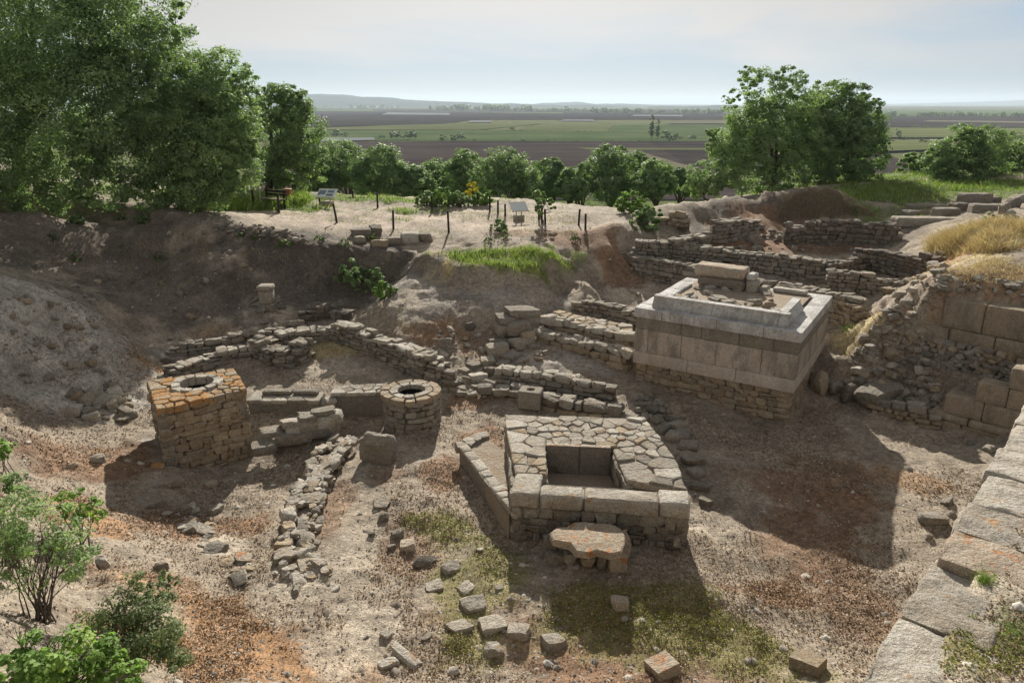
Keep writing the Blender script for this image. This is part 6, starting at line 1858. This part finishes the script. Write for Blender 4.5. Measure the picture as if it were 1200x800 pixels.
o = bpy.data.objects.new('socket_block', me); COL.objects.link(o); o.parent = mort; o.rotation_euler = (0, 0, -.25)

# ------------------------------------------------------------------ the plain: fields, tree lines, hills
def on_plain(px, py, dz=0.0):
    p = P(px, py, PLAIN)
    p.z = PLAIN + dz
    return p

def field_mat(name, a, b, scale=0.02, stripes=0.0):
    m, nt, out = new_mat(name)
    geo = N(nt, 'ShaderNodeNewGeometry')
    n1_ = noise(nt, geo.outputs['Position'], scale, 5, 0.6)
    mp = N(nt, 'ShaderNodeMapping'); mp.inputs['Scale'].default_value = (0.004, 0.05, 1)
    nt.links.new(geo.outputs['Position'], mp.inputs['Vector'])
    n2_ = noise(nt, mp.outputs['Vector'], 1.0, 4, 0.6)
    c = mix(nt, ramp(nt, n1_, [(.35, 0.0), (.65, 1.0)]), a, b)
    c = mix(nt, 1.0, c, ramp(nt, n2_, [(.3, .75), (.7, 1.25)]), 'MULTIPLY')
    diffuse(nt, out, c)
field_mat('field_plough', (0.163, 0.126, 0.113), (0.208, 0.163, 0.143))
field_mat('field_dark', (0.111, 0.091, 0.086), (0.176, 0.143, 0.124))
field_mat('field_green', (0.215, 0.312, 0.117), (0.299, 0.364, 0.156))
field_mat('field_lime', (0.325, 0.364, 0.150), (0.390, 0.416, 0.182))
field_mat('field_tan', (0.416, 0.377, 0.247), (0.494, 0.442, 0.312))
field_mat('field_wet', (0.546, 0.546, 0.533), (0.676, 0.676, 0.650))
field_mat('hill_wood', (0.07, 0.095, 0.07), (0.13, 0.15, 0.10), 0.004)
flat_mat('far_wall', (0.68, 0.66, 0.62))
flat_mat('far_roof', (0.32, 0.17, 0.12))

def field(name, quad, mat, dz):
    P0 = [on_plain(px, py, dz) for px, py in quad]
    V = []; n = 10
    for j in range(n + 1):
        for i in range(n + 1):
            a = P0[0].lerp(P0[1], i / n); b = P0[3].lerp(P0[2], i / n)
            V.append(tuple(a.lerp(b, j / n)))
    F = [(j * (n + 1) + i, j * (n + 1) + i + 1, (j + 1) * (n + 1) + i + 1, (j + 1) * (n + 1) + i) for j in range(n) for i in range(n)]
    structure(link(name, quick_mesh(name, V, F, mat)))
K = 1
FIELDS = [
    ('ploughed_field', ((250, 235), (1000, 235), (880, 166), (330, 167)), 'field_plough'),
    ('ploughed_field', ((820, 202), (1120, 212), (1000, 167), (760, 166)), 'field_dark'),
    ('farm_track', ((800, 200), (826, 201), (742, 176), (732, 176)), 'field_tan'),
    ('green_strip', ((690, 176), (842, 176.5), (842, 174.5), (676, 174)), 'field_lime'),
    ('green_field', ((300, 166), (1000, 166), (980, 153), (320, 153)), 'field_green'),
    ('lime_field', ((604, 153.5), (710, 155), (720, 146.5), (636, 145.5)), 'field_lime'),
    ('green_field', ((712, 156), (1000, 158), (990, 147), (722, 146.5)), 'field_green'),
    ('green_field', ((330, 152.5), (560, 153), (640, 145), (520, 145)), 'field_lime'),
    ('dark_field', ((250, 152.5), (520, 146), (560, 140), (300, 141)), 'field_dark'),
    ('dark_field', ((260, 141), (860, 140.5), (850, 133), (300, 131)), 'field_dark'),
    ('dark_field', ((300, 130), (900, 132.5), (880, 128.5), (330, 127.5)), 'field_plough'),
    ('pale_strip', ((447, 134.6), (526, 135.2), (528, 133), (455, 132.2)), 'field_wet'),
    ('pale_strip', ((548, 144), (577, 144), (574, 142), (551, 142)), 'field_wet'),
    ('pale_strip', ((655, 142.3), (697, 142.8), (695, 140.8), (662, 140.8)), 'field_wet'),
    ('pale_strip', ((372, 167.5), (440, 165.5), (438, 162.5), (376, 163)), 'field_wet'),
    ('green_strip', ((330, 130.6), (440, 130.6), (436, 128.6), (345, 128.4)), 'field_green'),
    ('pale_strip', ((568, 132.5), (660, 133.6), (660, 132.6), (570, 131.8)), 'field_lime'),
    ('pale_strip', ((740, 136.6), (800, 137), (800, 135.4), (744, 135.2)), 'field_wet'),
    ('green_strip', ((780, 146), (860, 146), (860, 142.5), (800, 142.5)), 'field_tan'),
    ('dark_field', ((1000, 150), (1260, 152), (1240, 138), (1000, 137)), 'field_dark'),
    ('green_field', ((1000, 163), (1260, 163), (1250, 152), (1000, 151)), 'field_lime'),
    ('lime_field', ((1030, 180), (1150, 176), (1110, 167), (1030, 167)), 'field_lime'),
    ('pale_strip', ((1080, 143.6), (1260, 146.2), (1260, 144), (1090, 142.2)), 'field_tan'),
    ('green_field', ((1000, 137), (1260, 137), (1240, 129.5), (1000, 129.5)), 'field_green'),
]
for i, (nm, q, mt) in enumerate(FIELDS):
    field(nm, q, mt, 0.25 + 0.06 * i)

# one low-detail crown for far trees and bushes
def far_crown(seed, n=1100, tall=1.0):
    r = np.random.default_rng(seed)
    lob = [(0, 0, .55 * tall, .42)] + [(r.uniform(-.35, .35), r.uniform(-.35, .35), r.uniform(.2, .8) * tall, r.uniform(.2, .34)) for _ in range(7)]
    return crown_mesh('crown', lob, n, 0.13, 'leaf_olive', seed, shell=.2)
FC = [far_crown(300 + i) for i in range(4)]
FP = crown_mesh('crown', [(0, 0, z, r) for z, r in ((.2, .07), (.35, .085), (.5, .09), (.65, .08), (.8, .06), (.92, .035))], 3600, 0.055, 'leaf_olive', 310, shell=.1)
FT = tubes_mesh('trunk', [([(0, 0, -.05), (0, 0, .3), (0, 0, .6)], [.03, .025, .01])], 'bark', 5)
def far_tree(name, label, cat, px, py, hpx, wide=1.0, group=None, me=None, tk=FT):
    p = on_plain(px, py, 0)
    h = hpx * pxm(px, py, p.y)
    th = thing(name, label, cat, tuple(p), group)
    for nm, d, sc in (('trunk', tk, (h * .5, h * .5, h)), ('crown', me or random.choice(FC), (h * wide, h * wide, h))):
        o = bpy.data.objects.new(nm, d); COL.objects.link(o); o.parent = th; o.scale = sc
        o.rotation_euler = (0, 0, random.uniform(0, 6))
far_tree('poplar_tree', 'tall slim poplar on the plain, the larger of the pair', 'tree', 763, 164.8, 30, 1.25, 'pair of poplars', FP)
far_tree('poplar_tree', 'slim poplar on the plain, the smaller of the pair', 'tree', 770, 164.8, 25, 1.25, 'pair of poplars', FP)
for px, py, h, w, lb in ((465, 164.5, 13, 1.3, 'dark clump at the edge of the ploughed field, left'), (480, 164.5, 13, 1.5, 'dark clump at the edge of the ploughed field, right'), (519, 165.5, 9, 1.0, 'thin bush between field clumps'), (531, 165.5, 8, 1.3, 'low dark bush on the field edge'), (541, 165.5, 12, 1.0, 'twiggy bush on the field edge'), (601, 154, 7, 1.0, 'lone little tree amid the lime fields'), (556, 166, 4, 1.5, 'tiny bush on the field edge'), (780, 165.5, 13, 1.3, 'pale willow beside the poplars'), (793, 166, 10, 1.4, 'bush beside the pale willow'), (446, 163, 6, 1.5, 'low bush by the pale strip'), (395, 160, 9, 1.8, 'clump of bushes near the pale strip left'), (613, 165.5, 4, 1.5, 'tiny bush below the lone tree'), (810, 164, 6, 1.8, 'low bush at the edge of the airy tree'), (1043, 168, 6, 1.6, 'dark low bush on the plain behind the grass slope'), (1080, 169, 7, 1.6, 'round dark bush on the plain behind the small light bush'), (1052, 163, 12, .8, 'bare twiggy tree on the plain right of the big trees'), (404, 161, 7, 1.6, 'bush joined to the clump near the pale strip')):
    far_tree('field_tree', lb, 'tree', px, py, h, w, 'scattered trees on the plain')
# belts of trees far off: one mass each
def tree_line(segs, label, seed):
    r = np.random.default_rng(seed)
    Vs = []; As = []; Fs = []; o = 0
    for (x0, x1, y0, y1, h0, h1, n) in segs:
        for k in range(n):
            t = r.random()
            px = x0 + (x1 - x0) * t; py = y0 + (y1 - y0) * t + r.uniform(-.15, .15)
            p = on_plain(px, py)
            h = r.uniform(h0, h1) * pxm(px, py, p.y)
            lob = [(p.x, p.y, p.z + h * .55, h * .42), (p.x + h * r.uniform(-.4, .4), p.y, p.z + h * .4, h * .35)]
            pp, nr, at_ = crown_points(lob, 46, int(r.integers(1e9)), shell=.3)
            v, f = leaf_quads(pp, nr, h * .35, aspect=.8, seed=k)
            Vs.append(v); Fs.append(f + o); o += len(v); As.append(np.repeat(at_, 4))
    ob = link('tree_line', quick_mesh('tree_line', np.concatenate(Vs), np.concatenate(Fs), 'leaf_olive', attr=np.concatenate(As)))
    stuff(ob, label, 'trees')
tree_line([(502, 625, 129.5, 130.5, 5, 8, 60), (640, 690, 131, 131, 3, 6, 16), (690, 850, 132.5, 134, 4, 7, 70), (400, 470, 127, 127.5, 2.5, 5, 26), (1020, 1250, 137, 138, 4, 7, 90), (340, 400, 126, 127, 2, 4, 20), (625, 690, 130.5, 131, 2, 3.5, 30)], 'far dark line of trees crossing the plain below the hills', 91)
tree_line([(540, 740, 153.3, 155.5, 1.2, 2.2, 60), (330, 610, 165.8, 166.4, 1.0, 2.2, 50), (620, 760, 165.6, 166.0, 1, 2, 30), (1000, 1260, 151, 152, 1.5, 4, 70), (1060, 1260, 163, 164, 1.5, 4, 50)], 'thin hedges between the fields of the plain', 92)
# low farm sheds
for i, (px, py, w, h, lb) in enumerate(((428, 126.5, 12, 2.0, 'long white greenhouse shed far across the plain'), (446, 126.8, 9, 2.2, 'white shed right of the long greenhouse'), (462, 127, 6, 1.8, 'small white shed ending the row of far sheds'), (414, 126.4, 6, 1.6, 'small white shed starting the row of far sheds'))):
    p = on_plain(px, py)
    s = pxm(px, py, p.y)
    th = thing('farm_shed', lb, 'shed', tuple(p), 'white sheds on the plain')
    W_, H_ = w * s, h * s
    o = bpy.data.objects.new('wall', box_mesh('wall', (0, 0, H_ * .35), W_, W_ * .5, H_ * .7, 'far_wall')); COL.objects.link(o); o.parent = th
    me = bpy.data.meshes.new('roof'); a, b, c_ = W_ * .52, W_ * .27, H_
    me.from_pydata([(-a, -b, H_ * .7), (a, -b, H_ * .7), (a, b, H_ * .7), (-a, b, H_ * .7), (-a, 0, H_), (a, 0, H_)], [], [(0, 1, 5, 4), (2, 3, 4, 5), (0, 4, 3), (1, 2, 5), (0, 3, 2, 1)])
    me.materials.append(MATS['far_wall'])
    o = bpy.data.objects.new('roof', me); COL.objects.link(o); o.parent = th
# hills: long ridges at several distances, given by their skyline
def ridge(name, sky, Y, depth, seed, mat='hill_wood'):
    V = []; F = []
    n = 160; m_ = 8
    xs = [s[0] for s in sky]; ys = [s[1] for s in sky]
    for i in range(n + 1):
        px = xs[0] + (xs[-1] - xs[0]) * i / n
        py = np.interp(px, xs, ys)
        top = D(px, py, Y)
        hh = top.z - PLAIN + float(fbm(np.array(px * .05 + seed), np.array(seed * 1.0), 4)) * Y * .0016
        for j in range(m_ + 1):
            t = j / m_
            prof = math.sin(t * math.pi / 2) ** 1.3
            V.append((top.x, Y - depth * (1 - t), PLAIN - 1 + max(0.5, hh) * prof + 0.06 * hh * float(fbm(np.array(px * .08), np.array(t * 5 + seed), 3))))
        V.append((top.x, Y + depth, PLAIN - 2))
    k = m_ + 2
    for i in range(n):
        for j in range(k - 1):
            F.append((i * k + j, (i + 1) * k + j, (i + 1) * k + j + 1, i * k + j + 1))
    structure(link(name, quick_mesh(name, V, F, mat, smooth=True)))
ridge('hill', ((150, 116), (300, 110), (345, 109), (400, 111), (440, 114), (500, 118), (560, 120.5), (640, 122), (720, 123)), 7000, 1500, 1)
ridge('hill', ((560, 122), (620, 122), (655, 120.5), (674, 119.5), (690, 121), (740, 122), (800, 123.5), (900, 125), (1000, 124)), 9000, 1600, 2)
ridge('hill', ((720, 126.5), (840, 124), (900, 126), (1000, 127), (1060, 125.5), (1120, 125), (1180, 126), (1300, 125), (1400, 126)), 5500, 900, 3)
ridge('hill', ((980, 123), (1040, 122), (1080, 121.5), (1120, 120), (1160, 118.5), (1190, 117.5), (1240, 119), (1400, 121)), 13500, 2500, 4)
ridge('hill', ((-300, 118), (-100, 112), (60, 114), (200, 116), (320, 118)), 8500, 1500, 5)

# ------------------------------------------------------------------ what covers the soil: pebbles, leaf litter, moss, grass
def zone(x, y, cols):
    "how strongly patches of the given colours cover the ground at points"
    w = np.zeros(len(x))
    a = fbm(x * 0.9, y * 0.9, 4) * 0.9 + fbm(x * 3.1 + 40, y * 3.1, 3) * 0.35
    for (px, py), rx, ry, c, s in BLOBS:
        k_ = 'x'
        p = BC[(px, py)]
        near = (np.abs(x - p[0]) < rx * 1.8) & (np.abs(y - p[1]) < ry * 1.8)
        if not near.any():
            continue
        q = np.hypot((x[near] - p[0]) / rx, (y[near] - p[1]) / ry) + a[near]
        k = np.clip((1 - sstep(0.6, 1.1, q)) * s * 1.25, 0, 1)
        if c in cols:
            w[near] = np.maximum(w[near], k)
        else:
            w[near] *= (1 - 0.6 * k)
    return w
BC = {(px, py): G(px, py)[:2] for (px, py), *_ in BLOBS}

def sample(n, seed, rmin=7.0, rmax=45.0, pw=1.0, spread=42.0):
    "random places on the site, sparser with distance"
    r = np.random.default_rng(seed)
    an = np.radians(r.uniform(-spread, spread, n))
    d = rmin * (rmax / rmin) ** (r.random(n) ** pw)
    return d * np.sin(an), d * np.cos(an), r

# footprints of the built things stay clear
KEEP = [([A(-.1, -.1), A(AW + .1, -.1), A(AW + .1, AD + .1), A(-.1, AD + .1)]), [Vector(q) for q in pf], [Vector(q) for q in sq]]
def clear(x, y):
    ok = np.ones(len(x), bool)
    for pg in KEEP:
        c = np.zeros(len(x), bool)
        for i in range(len(pg)):
            a, b = pg[i], pg[i - 1]
            if abs(b.y - a.y) < 1e-9: continue
            t = ((a.y > y) != (b.y > y)) & (x < (b.x - a.x) * (y - a.y) / (b.y - a.y) + a.x)
            c ^= t
        ok &= ~c
    for c_, r_ in ((WELL_R, .9),):
        ok &= np.hypot(x - c_.x, y - c_.y) > r_
    return ok

def slope_n(x, y):
    e = 0.12
    nx_ = (H(x - e, y) - H(x + e, y)) / (2 * e); ny_ = (H(x, y - e) - H(x, y + e)) / (2 * e)
    n_ = np.stack([nx_, ny_, np.ones_like(nx_)], -1)
    return n_ / np.linalg.norm(n_, axis=1, keepdims=True)

# pebbles and stone chips
def pebbles(name, label, n, seed, smin, smax, mat, rmax=34.0, wf=None):
    x, y, r = sample(n, seed, 7.5, rmax, 0.9)
    patch = fbm(x * .7 + 5, y * .7, 4) + 0.5
    k = (r.random(len(x)) < np.clip(0.25 + 1.1 * patch, .1, 1)) & clear(x, y)
    x, y = x[k], y[k]
    z = H(x, y)
    m_ = len(x)
    s = smin + (smax - smin) * r.random(m_) ** 4
    base = np.array([(1, 0, 0), (.3, .9, 0), (-.8, .5, 0), (-.7, -.6, 0), (.4, -.85, 0), (.1, .1, .7), (-.3, .2, .6)])
    V = base[None] * (1 + r.normal(0, .22, (m_, 7, 3)))
    an = r.uniform(0, 6.28, m_); ca_, sa_ = np.cos(an), np.sin(an)
    vx = V[..., 0] * ca_[:, None] - V[..., 1] * sa_[:, None]; vy = V[..., 0] * sa_[:, None] + V[..., 1] * ca_[:, None]
    V = np.stack([vx * s[:, None], vy * s[:, None] * .8, V[..., 2] * s[:, None] * r.uniform(.5, 1, m_)[:, None] - s[:, None] * .15], -1)
    V += np.stack([x, y, z], -1)[:, None]
    f = np.array([(0, 1, 5), (1, 2, 6), (1, 6, 5), (2, 3, 6), (3, 4, 5), (3, 5, 6), (4, 0, 5)])
    F = (f[None] + (np.arange(m_) * 7)[:, None, None]).reshape(-1, 3)
    me = quick_mesh(name, V.reshape(-1, 3), F, mat, attr=np.repeat(r.random(m_), 7))
    return stuff(link(name, me), label, 'pebbles')

m, nt, out = new_mat('pebble')
at = N(nt, 'ShaderNodeAttribute', attribute_name='leaf')
geo = N(nt, 'ShaderNodeNewGeometry')
c = ramp(nt, at.outputs['Fac'], [(0, (0.15, 0.13, 0.11)), (.5, (0.27, 0.235, 0.20)), (.85, (0.42, 0.38, 0.32)), (1, (0.55, 0.52, 0.47))])
c = mix(nt, 1.0, c, ramp(nt, noise(nt, geo.outputs['Position'], 60, 3), [(.3, .75), (.7, 1.25)]), 'MULTIPLY')
principled(nt, out, c, .92, None, .15)
pebbles('pebbles', 'pebbles and stone chips strewn over the dig', 60000, 401, .008, .055, 'pebble')
pebbles('stone_chips', 'larger chips of stone strewn over floor and banks', 2200, 402, .04, .15, 'pebble')

# leaf litter: small flakes lying on the ground
def flakes(name, label, cat, n, seed, size, mat, cols=None, lift=.012, flat=.5, rmax=30.0, base=0.0, avoid=None, aspect=.7):
    x, y, r = sample(n, seed, 7.0, rmax, 0.85)
    w = zone(x, y, cols) if cols else np.ones(len(x))
    if avoid:
        w = w * (1 - zone(x, y, avoid))
    patch = np.clip(fbm(x * .8 + 9, y * .8, 5) * 2.6 + .45, 0, 1)
    k = (r.random(len(x)) < np.clip(base + w * (0.2 + .8 * patch), 0, 1)) & clear(x, y)
    x, y = x[k], y[k]
    z = H(x, y)
    nn_ = slope_n(x, y) + r.normal(0, flat, (len(x), 3))
    d_ = np.hypot(x, y)
    V, F = leaf_quads(np.stack([x, y, z + lift + r.random(len(x)) * lift], -1), nn_, size * (.75 + d_ / 40), aspect, seed)
    att = np.clip(r.random(len(x)) ** 1.3, 0, 1)
    return stuff(link(name, quick_mesh(name, V, F, mat, attr=np.repeat(att, 4))), label, cat)
flakes('leaf_litter', 'dry leaf litter lying over the floor of the dig', 'litter', 200000, 411, .038, 'litter', None, base=-.22, rmax=27, avoid=(PALE, GREYS))
flakes('leaf_litter', 'rust coloured litter matted in the reddish patches', 'litter', 200000, 412, .04, 'litter', (RUST, ORANGE), rmax=30)
flakes('moss', 'low yellowish green ground cover among the stones', 'moss', 260000, 413, .034, 'moss_cover', (OLIVE,), flat=.9, lift=.02, rmax=22)

# grass blades
def blades(name, label, cat, x, y, h, mat, seed, width=.012, lean=.45, clumps=0, cl_r=.08, hue=None):
    r = np.random.default_rng(seed)
    if clumps:
        x = np.repeat(x, clumps) + r.normal(0, cl_r, len(x) * clumps); y = np.repeat(y, clumps) + r.normal(0, cl_r, len(y) * clumps)
        h = np.repeat(h, clumps)
    n = len(x)
    z = H(x, y)
    hh = h * r.uniform(.5, 1.2, n)
    an = r.uniform(0, 6.28, n)
    wx, wy = np.cos(an) * width, np.sin(an) * width
    wk = np.clip(h / .25, .7, 2.2)
    wx *= wk; wy *= wk
    lx, ly = r.normal(0, lean, n) * hh, r.normal(0, lean, n) * hh
    b = np.stack([x, y, z - .02], -1)
    V = np.stack([b + np.stack([wx, wy, 0 * wx], -1), b - np.stack([wx, wy, 0 * wx], -1),
                  b + np.stack([lx * .35 - wx * .7, ly * .35 - wy * .7, hh * .6], -1), b + np.stack([lx * .35 + wx * .7, ly * .35 + wy * .7, hh * .6], -1),
                  b + np.stack([lx, ly, hh], -1)], 1)
    V = V.reshape(-1, 3)
    i0 = np.arange(n) * 5
    F = np.concatenate([np.stack([i0, i0 + 1, i0 + 2], -1), np.stack([i0, i0 + 2, i0 + 3], -1), np.stack([i0 + 3, i0 + 2, i0 + 4], -1)])
    att = np.clip(r.random(n) if hue is None else hue + r.normal(0, .18, n), 0, 1)
    return stuff(link(name, quick_mesh(name, V, F, mat, attr=np.repeat(att, 5))), label, cat)

def zone_blades(name, label, cols, n, seed, rmin, rmax, h, mat, thr=.25, **kw):
    x, y, r = sample(n, seed, rmin, rmax, .7)
    w = zone(x, y, cols)
    k = (w > thr) & (r.random(n) < w) & clear(x, y)
    x, y = x[k], y[k]
    return blades(name, label, 'grass', x, y, h * r.uniform(.6, 1.3, len(x)), mat, seed, **kw)
zone_blades('grass', 'short green grass on the knoll, terrace and grassy slope', (GREEN, KGREEN), 30000, 421, 22, 60, .22, 'grass_green', clumps=5, cl_r=.12, width=.018)
zone_blades('dry_grass', 'short dry orange grass in patches of the floor', (ORANGE,), 40000, 422, 7, 34, .06, 'grass_rust', clumps=6, cl_r=.05, width=.005, lean=1.1)
zone_blades('straw', 'straw coloured dry grass on banks and bare knolls', (STRAW,), 22000, 423, 14, 50, .16, 'grass_dry', clumps=5, cl_r=.1, width=.012, lean=.6)
# green blades in the moss
zone_blades('grass', 'sparse green blades growing through the moss', (OLIVE,), 9000, 424, 8, 22, .06, 'grass_weed', clumps=3, cl_r=.04, width=.007, lean=.7)
# standing dry grass on the bank at the right
r = np.random.default_rng(431)
def poly_sample(pts, n, seed):
    r = np.random.default_rng(seed)
    f = tri(pts); xs = []; ys = []
    W_ = [G(*p) for p in pts]
    x0, x1 = min(p.x for p in W_), max(p.x for p in W_); y0, y1 = min(p.y for p in W_), max(p.y for p in W_)
    fw = tri([(p.x, p.y) for p in W_])
    while len(xs) < n:
        a, b = r.uniform(x0, x1), r.uniform(y0, y1)
        if fw(a, b):
            xs.append(a); ys.append(b)
    return np.array(xs), np.array(ys)
x, y = poly_sample([(1088, 292), (1105, 280), (1140, 272), (1200, 262), (1215, 288), (1160, 297), (1110, 302)], 1500, 432)
blades('dry_grass', 'tall standing golden dry grass on the bank above the trenches', 'grass', x, y, r.uniform(.15, .6, len(x)) * np.clip(.75 + 1.1 * fbm(x * .9, y * .9, 3), .25, 1.4), 'grass_dry', 433, width=.006, lean=.8, clumps=14, cl_r=.12)
x, y = poly_sample([(1100, 330), (1130, 312), (1200, 308), (1210, 330), (1150, 340)], 260, 434)
blades('dry_grass', 'thin straw and weeds on the top of the right bank', 'grass', x, y, r.uniform(.04, .2, len(x)), 'grass_dry', 435, width=.009, lean=.6, clumps=9, cl_r=.12)
x, y = poly_sample([(905, 252), (925, 231), (945, 223), (975, 224), (1000, 236), (1025, 254), (990, 256), (950, 256)], 1100, 436)
blades('dry_grass', 'matted brown straw hanging over the bare mound', 'grass', x, y, r.uniform(.06, .26, len(x)), 'grass_brown', 437, width=.010, lean=1.1, clumps=12, cl_r=.14)
# tall weeds along the terrace edge and the grassy slope at the right
x, y = poly_sample([(655, 247), (690, 238), (760, 236), (830, 230), (830, 222), (740, 226), (660, 234)], 2600, 438)
blades('weeds', 'tall green weeds along the edge of the terrace', 'weeds', x, y, r.uniform(.08, .3, len(x)) * np.clip(.7 + 1.2 * fbm(x * .8, y * .8, 3), .3, 1.6), 'grass_weed', 439, width=.02, lean=.6, clumps=9, cl_r=.2)
x, y = poly_sample([(400, 237), (480, 238), (600, 240), (600, 228), (500, 224), (390, 226)], 2200, 440)
blades('weeds', 'green grass strip along the far edge of the terrace', 'grass', x, y, r.uniform(.08, .25, len(x)), 'grass_weed', 441, width=.02, lean=.4, clumps=8, cl_r=.2)
x, y = poly_sample([(985, 228), (1040, 235), (1100, 238), (1200, 228), (1200, 205), (1100, 205), (1040, 200), (980, 215)], 5200, 442)
blades('long_grass', 'long green grass on the slope at the right', 'grass', x, y, r.uniform(.08, .32, len(x)) * np.clip(.8 + 1.2 * fbm(x * .4, y * .4, 3), .3, 1.6), 'grass_green', 443, width=.016, lean=.6, clumps=10, cl_r=.25)
x, y = poly_sample([(205, 246), (260, 247), (330, 243), (360, 238), (360, 230), (250, 236)], 900, 444)
blades('weeds', 'green weeds under the hanging leaves on the terrace', 'weeds', x, y, r.uniform(.2, .5, len(x)), 'grass_green', 445, width=.02, lean=.4, clumps=9, cl_r=.15)
x, y = poly_sample([(505, 301), (560, 295), (640, 290), (690, 298), (655, 311), (600, 316), (540, 313)], 1000, 446)
k = fbm(x * .9, y * .9, 3) > -.12
blades('grass', 'fresh yellow green grass on the top of the knoll', 'grass', x[k], y[k], r.uniform(.06, .18, k.sum()), 'grass_green', 447, width=.012, lean=.6, clumps=10, cl_r=.13, hue=.75)
x, y = poly_sample([(250, 248), (400, 262), (526, 280), (690, 272), (700, 250), (600, 236), (400, 234), (260, 240)], 1500, 448)
k = fbm(x * .5 + 3, y * .5, 3) > .12
blades('grass', 'thin patches of grass and weeds on the terrace', 'grass', x[k], y[k], r.uniform(.04, .14, k.sum()), 'grass_weed', 449, width=.012, lean=.7, clumps=8, cl_r=.16)
x, y = poly_sample([(20, 300), (60, 270), (200, 262), (300, 290), (380, 300), (330, 350), (200, 350), (100, 330)], 240, 450)
blades('weeds', 'sparse dry weeds clinging to the shaded bank', 'weeds', x, y, r.uniform(.08, .3, len(x)), 'grass_brown', 451, width=.008, lean=.9, clumps=12, cl_r=.08)
# tufts on the rampart top
for i, (px, py, n_, hh_, lb) in enumerate(((1152, 680, 40, .16, 'bright tuft of grass beside the orange lichened rampart block'), (1150, 752, 45, .07, 'low green tuft in the sand on the rampart'), (1192, 742, 70, .08, 'wide green tuft at the edge of the rampart sand'), (1110, 780, 45, .06, 'small yellowish tuft near the rampart edge'), (1072, 760, 50, .06, 'tiny mossy tuft on a rampart block'), (1130, 725, 40, .07, 'sparse tuft in the middle of the rampart'))):
    p = P(px, py, RAMP_Z)
    rr = np.random.default_rng(500 + i)
    x = p.x + rr.normal(0, .12 if i else .04, n_); y = p.y + rr.normal(0, .1 if i else .04, n_)
    ob = blades('grass_tuft', lb, 'grass', x, y, np.full(n_, hh_), 'grass_green', 520 + i, width=.006, lean=.7, clumps=5, cl_r=.03)

# ------------------------------------------------------------------ haze
m = bpy.data.materials.new('haze_air')
m.use_nodes = True
nt = m.node_tree
nt.nodes.clear()
o_ = nt.nodes.new('ShaderNodeOutputMaterial')
pv_ = nt.nodes.new('ShaderNodeVolumePrincipled')
pv_.inputs['Color'].default_value = (0.72, 0.86, 1.0, 1)
pv_.inputs['Density'].default_value = 0.00010
pv_.inputs['Anisotropy'].default_value = 0.2
nt.links.new(pv_.outputs['Volume'], o_.inputs['Volume'])
MATS['haze_air'] = m
x0, x1, y0, y1 = float(GX[0]) - 50, float(GX[-1]) + 50, float(GY[0]) - 50, float(GY[-1]) + 50
me = box_mesh('haze', ((x0 + x1) / 2, (y0 + y1) / 2, (PLAIN - 6 + 160) / 2), x1 - x0, y1 - y0, 160 - (PLAIN - 6), 'haze_air')
hz = stuff(link('haze', me))
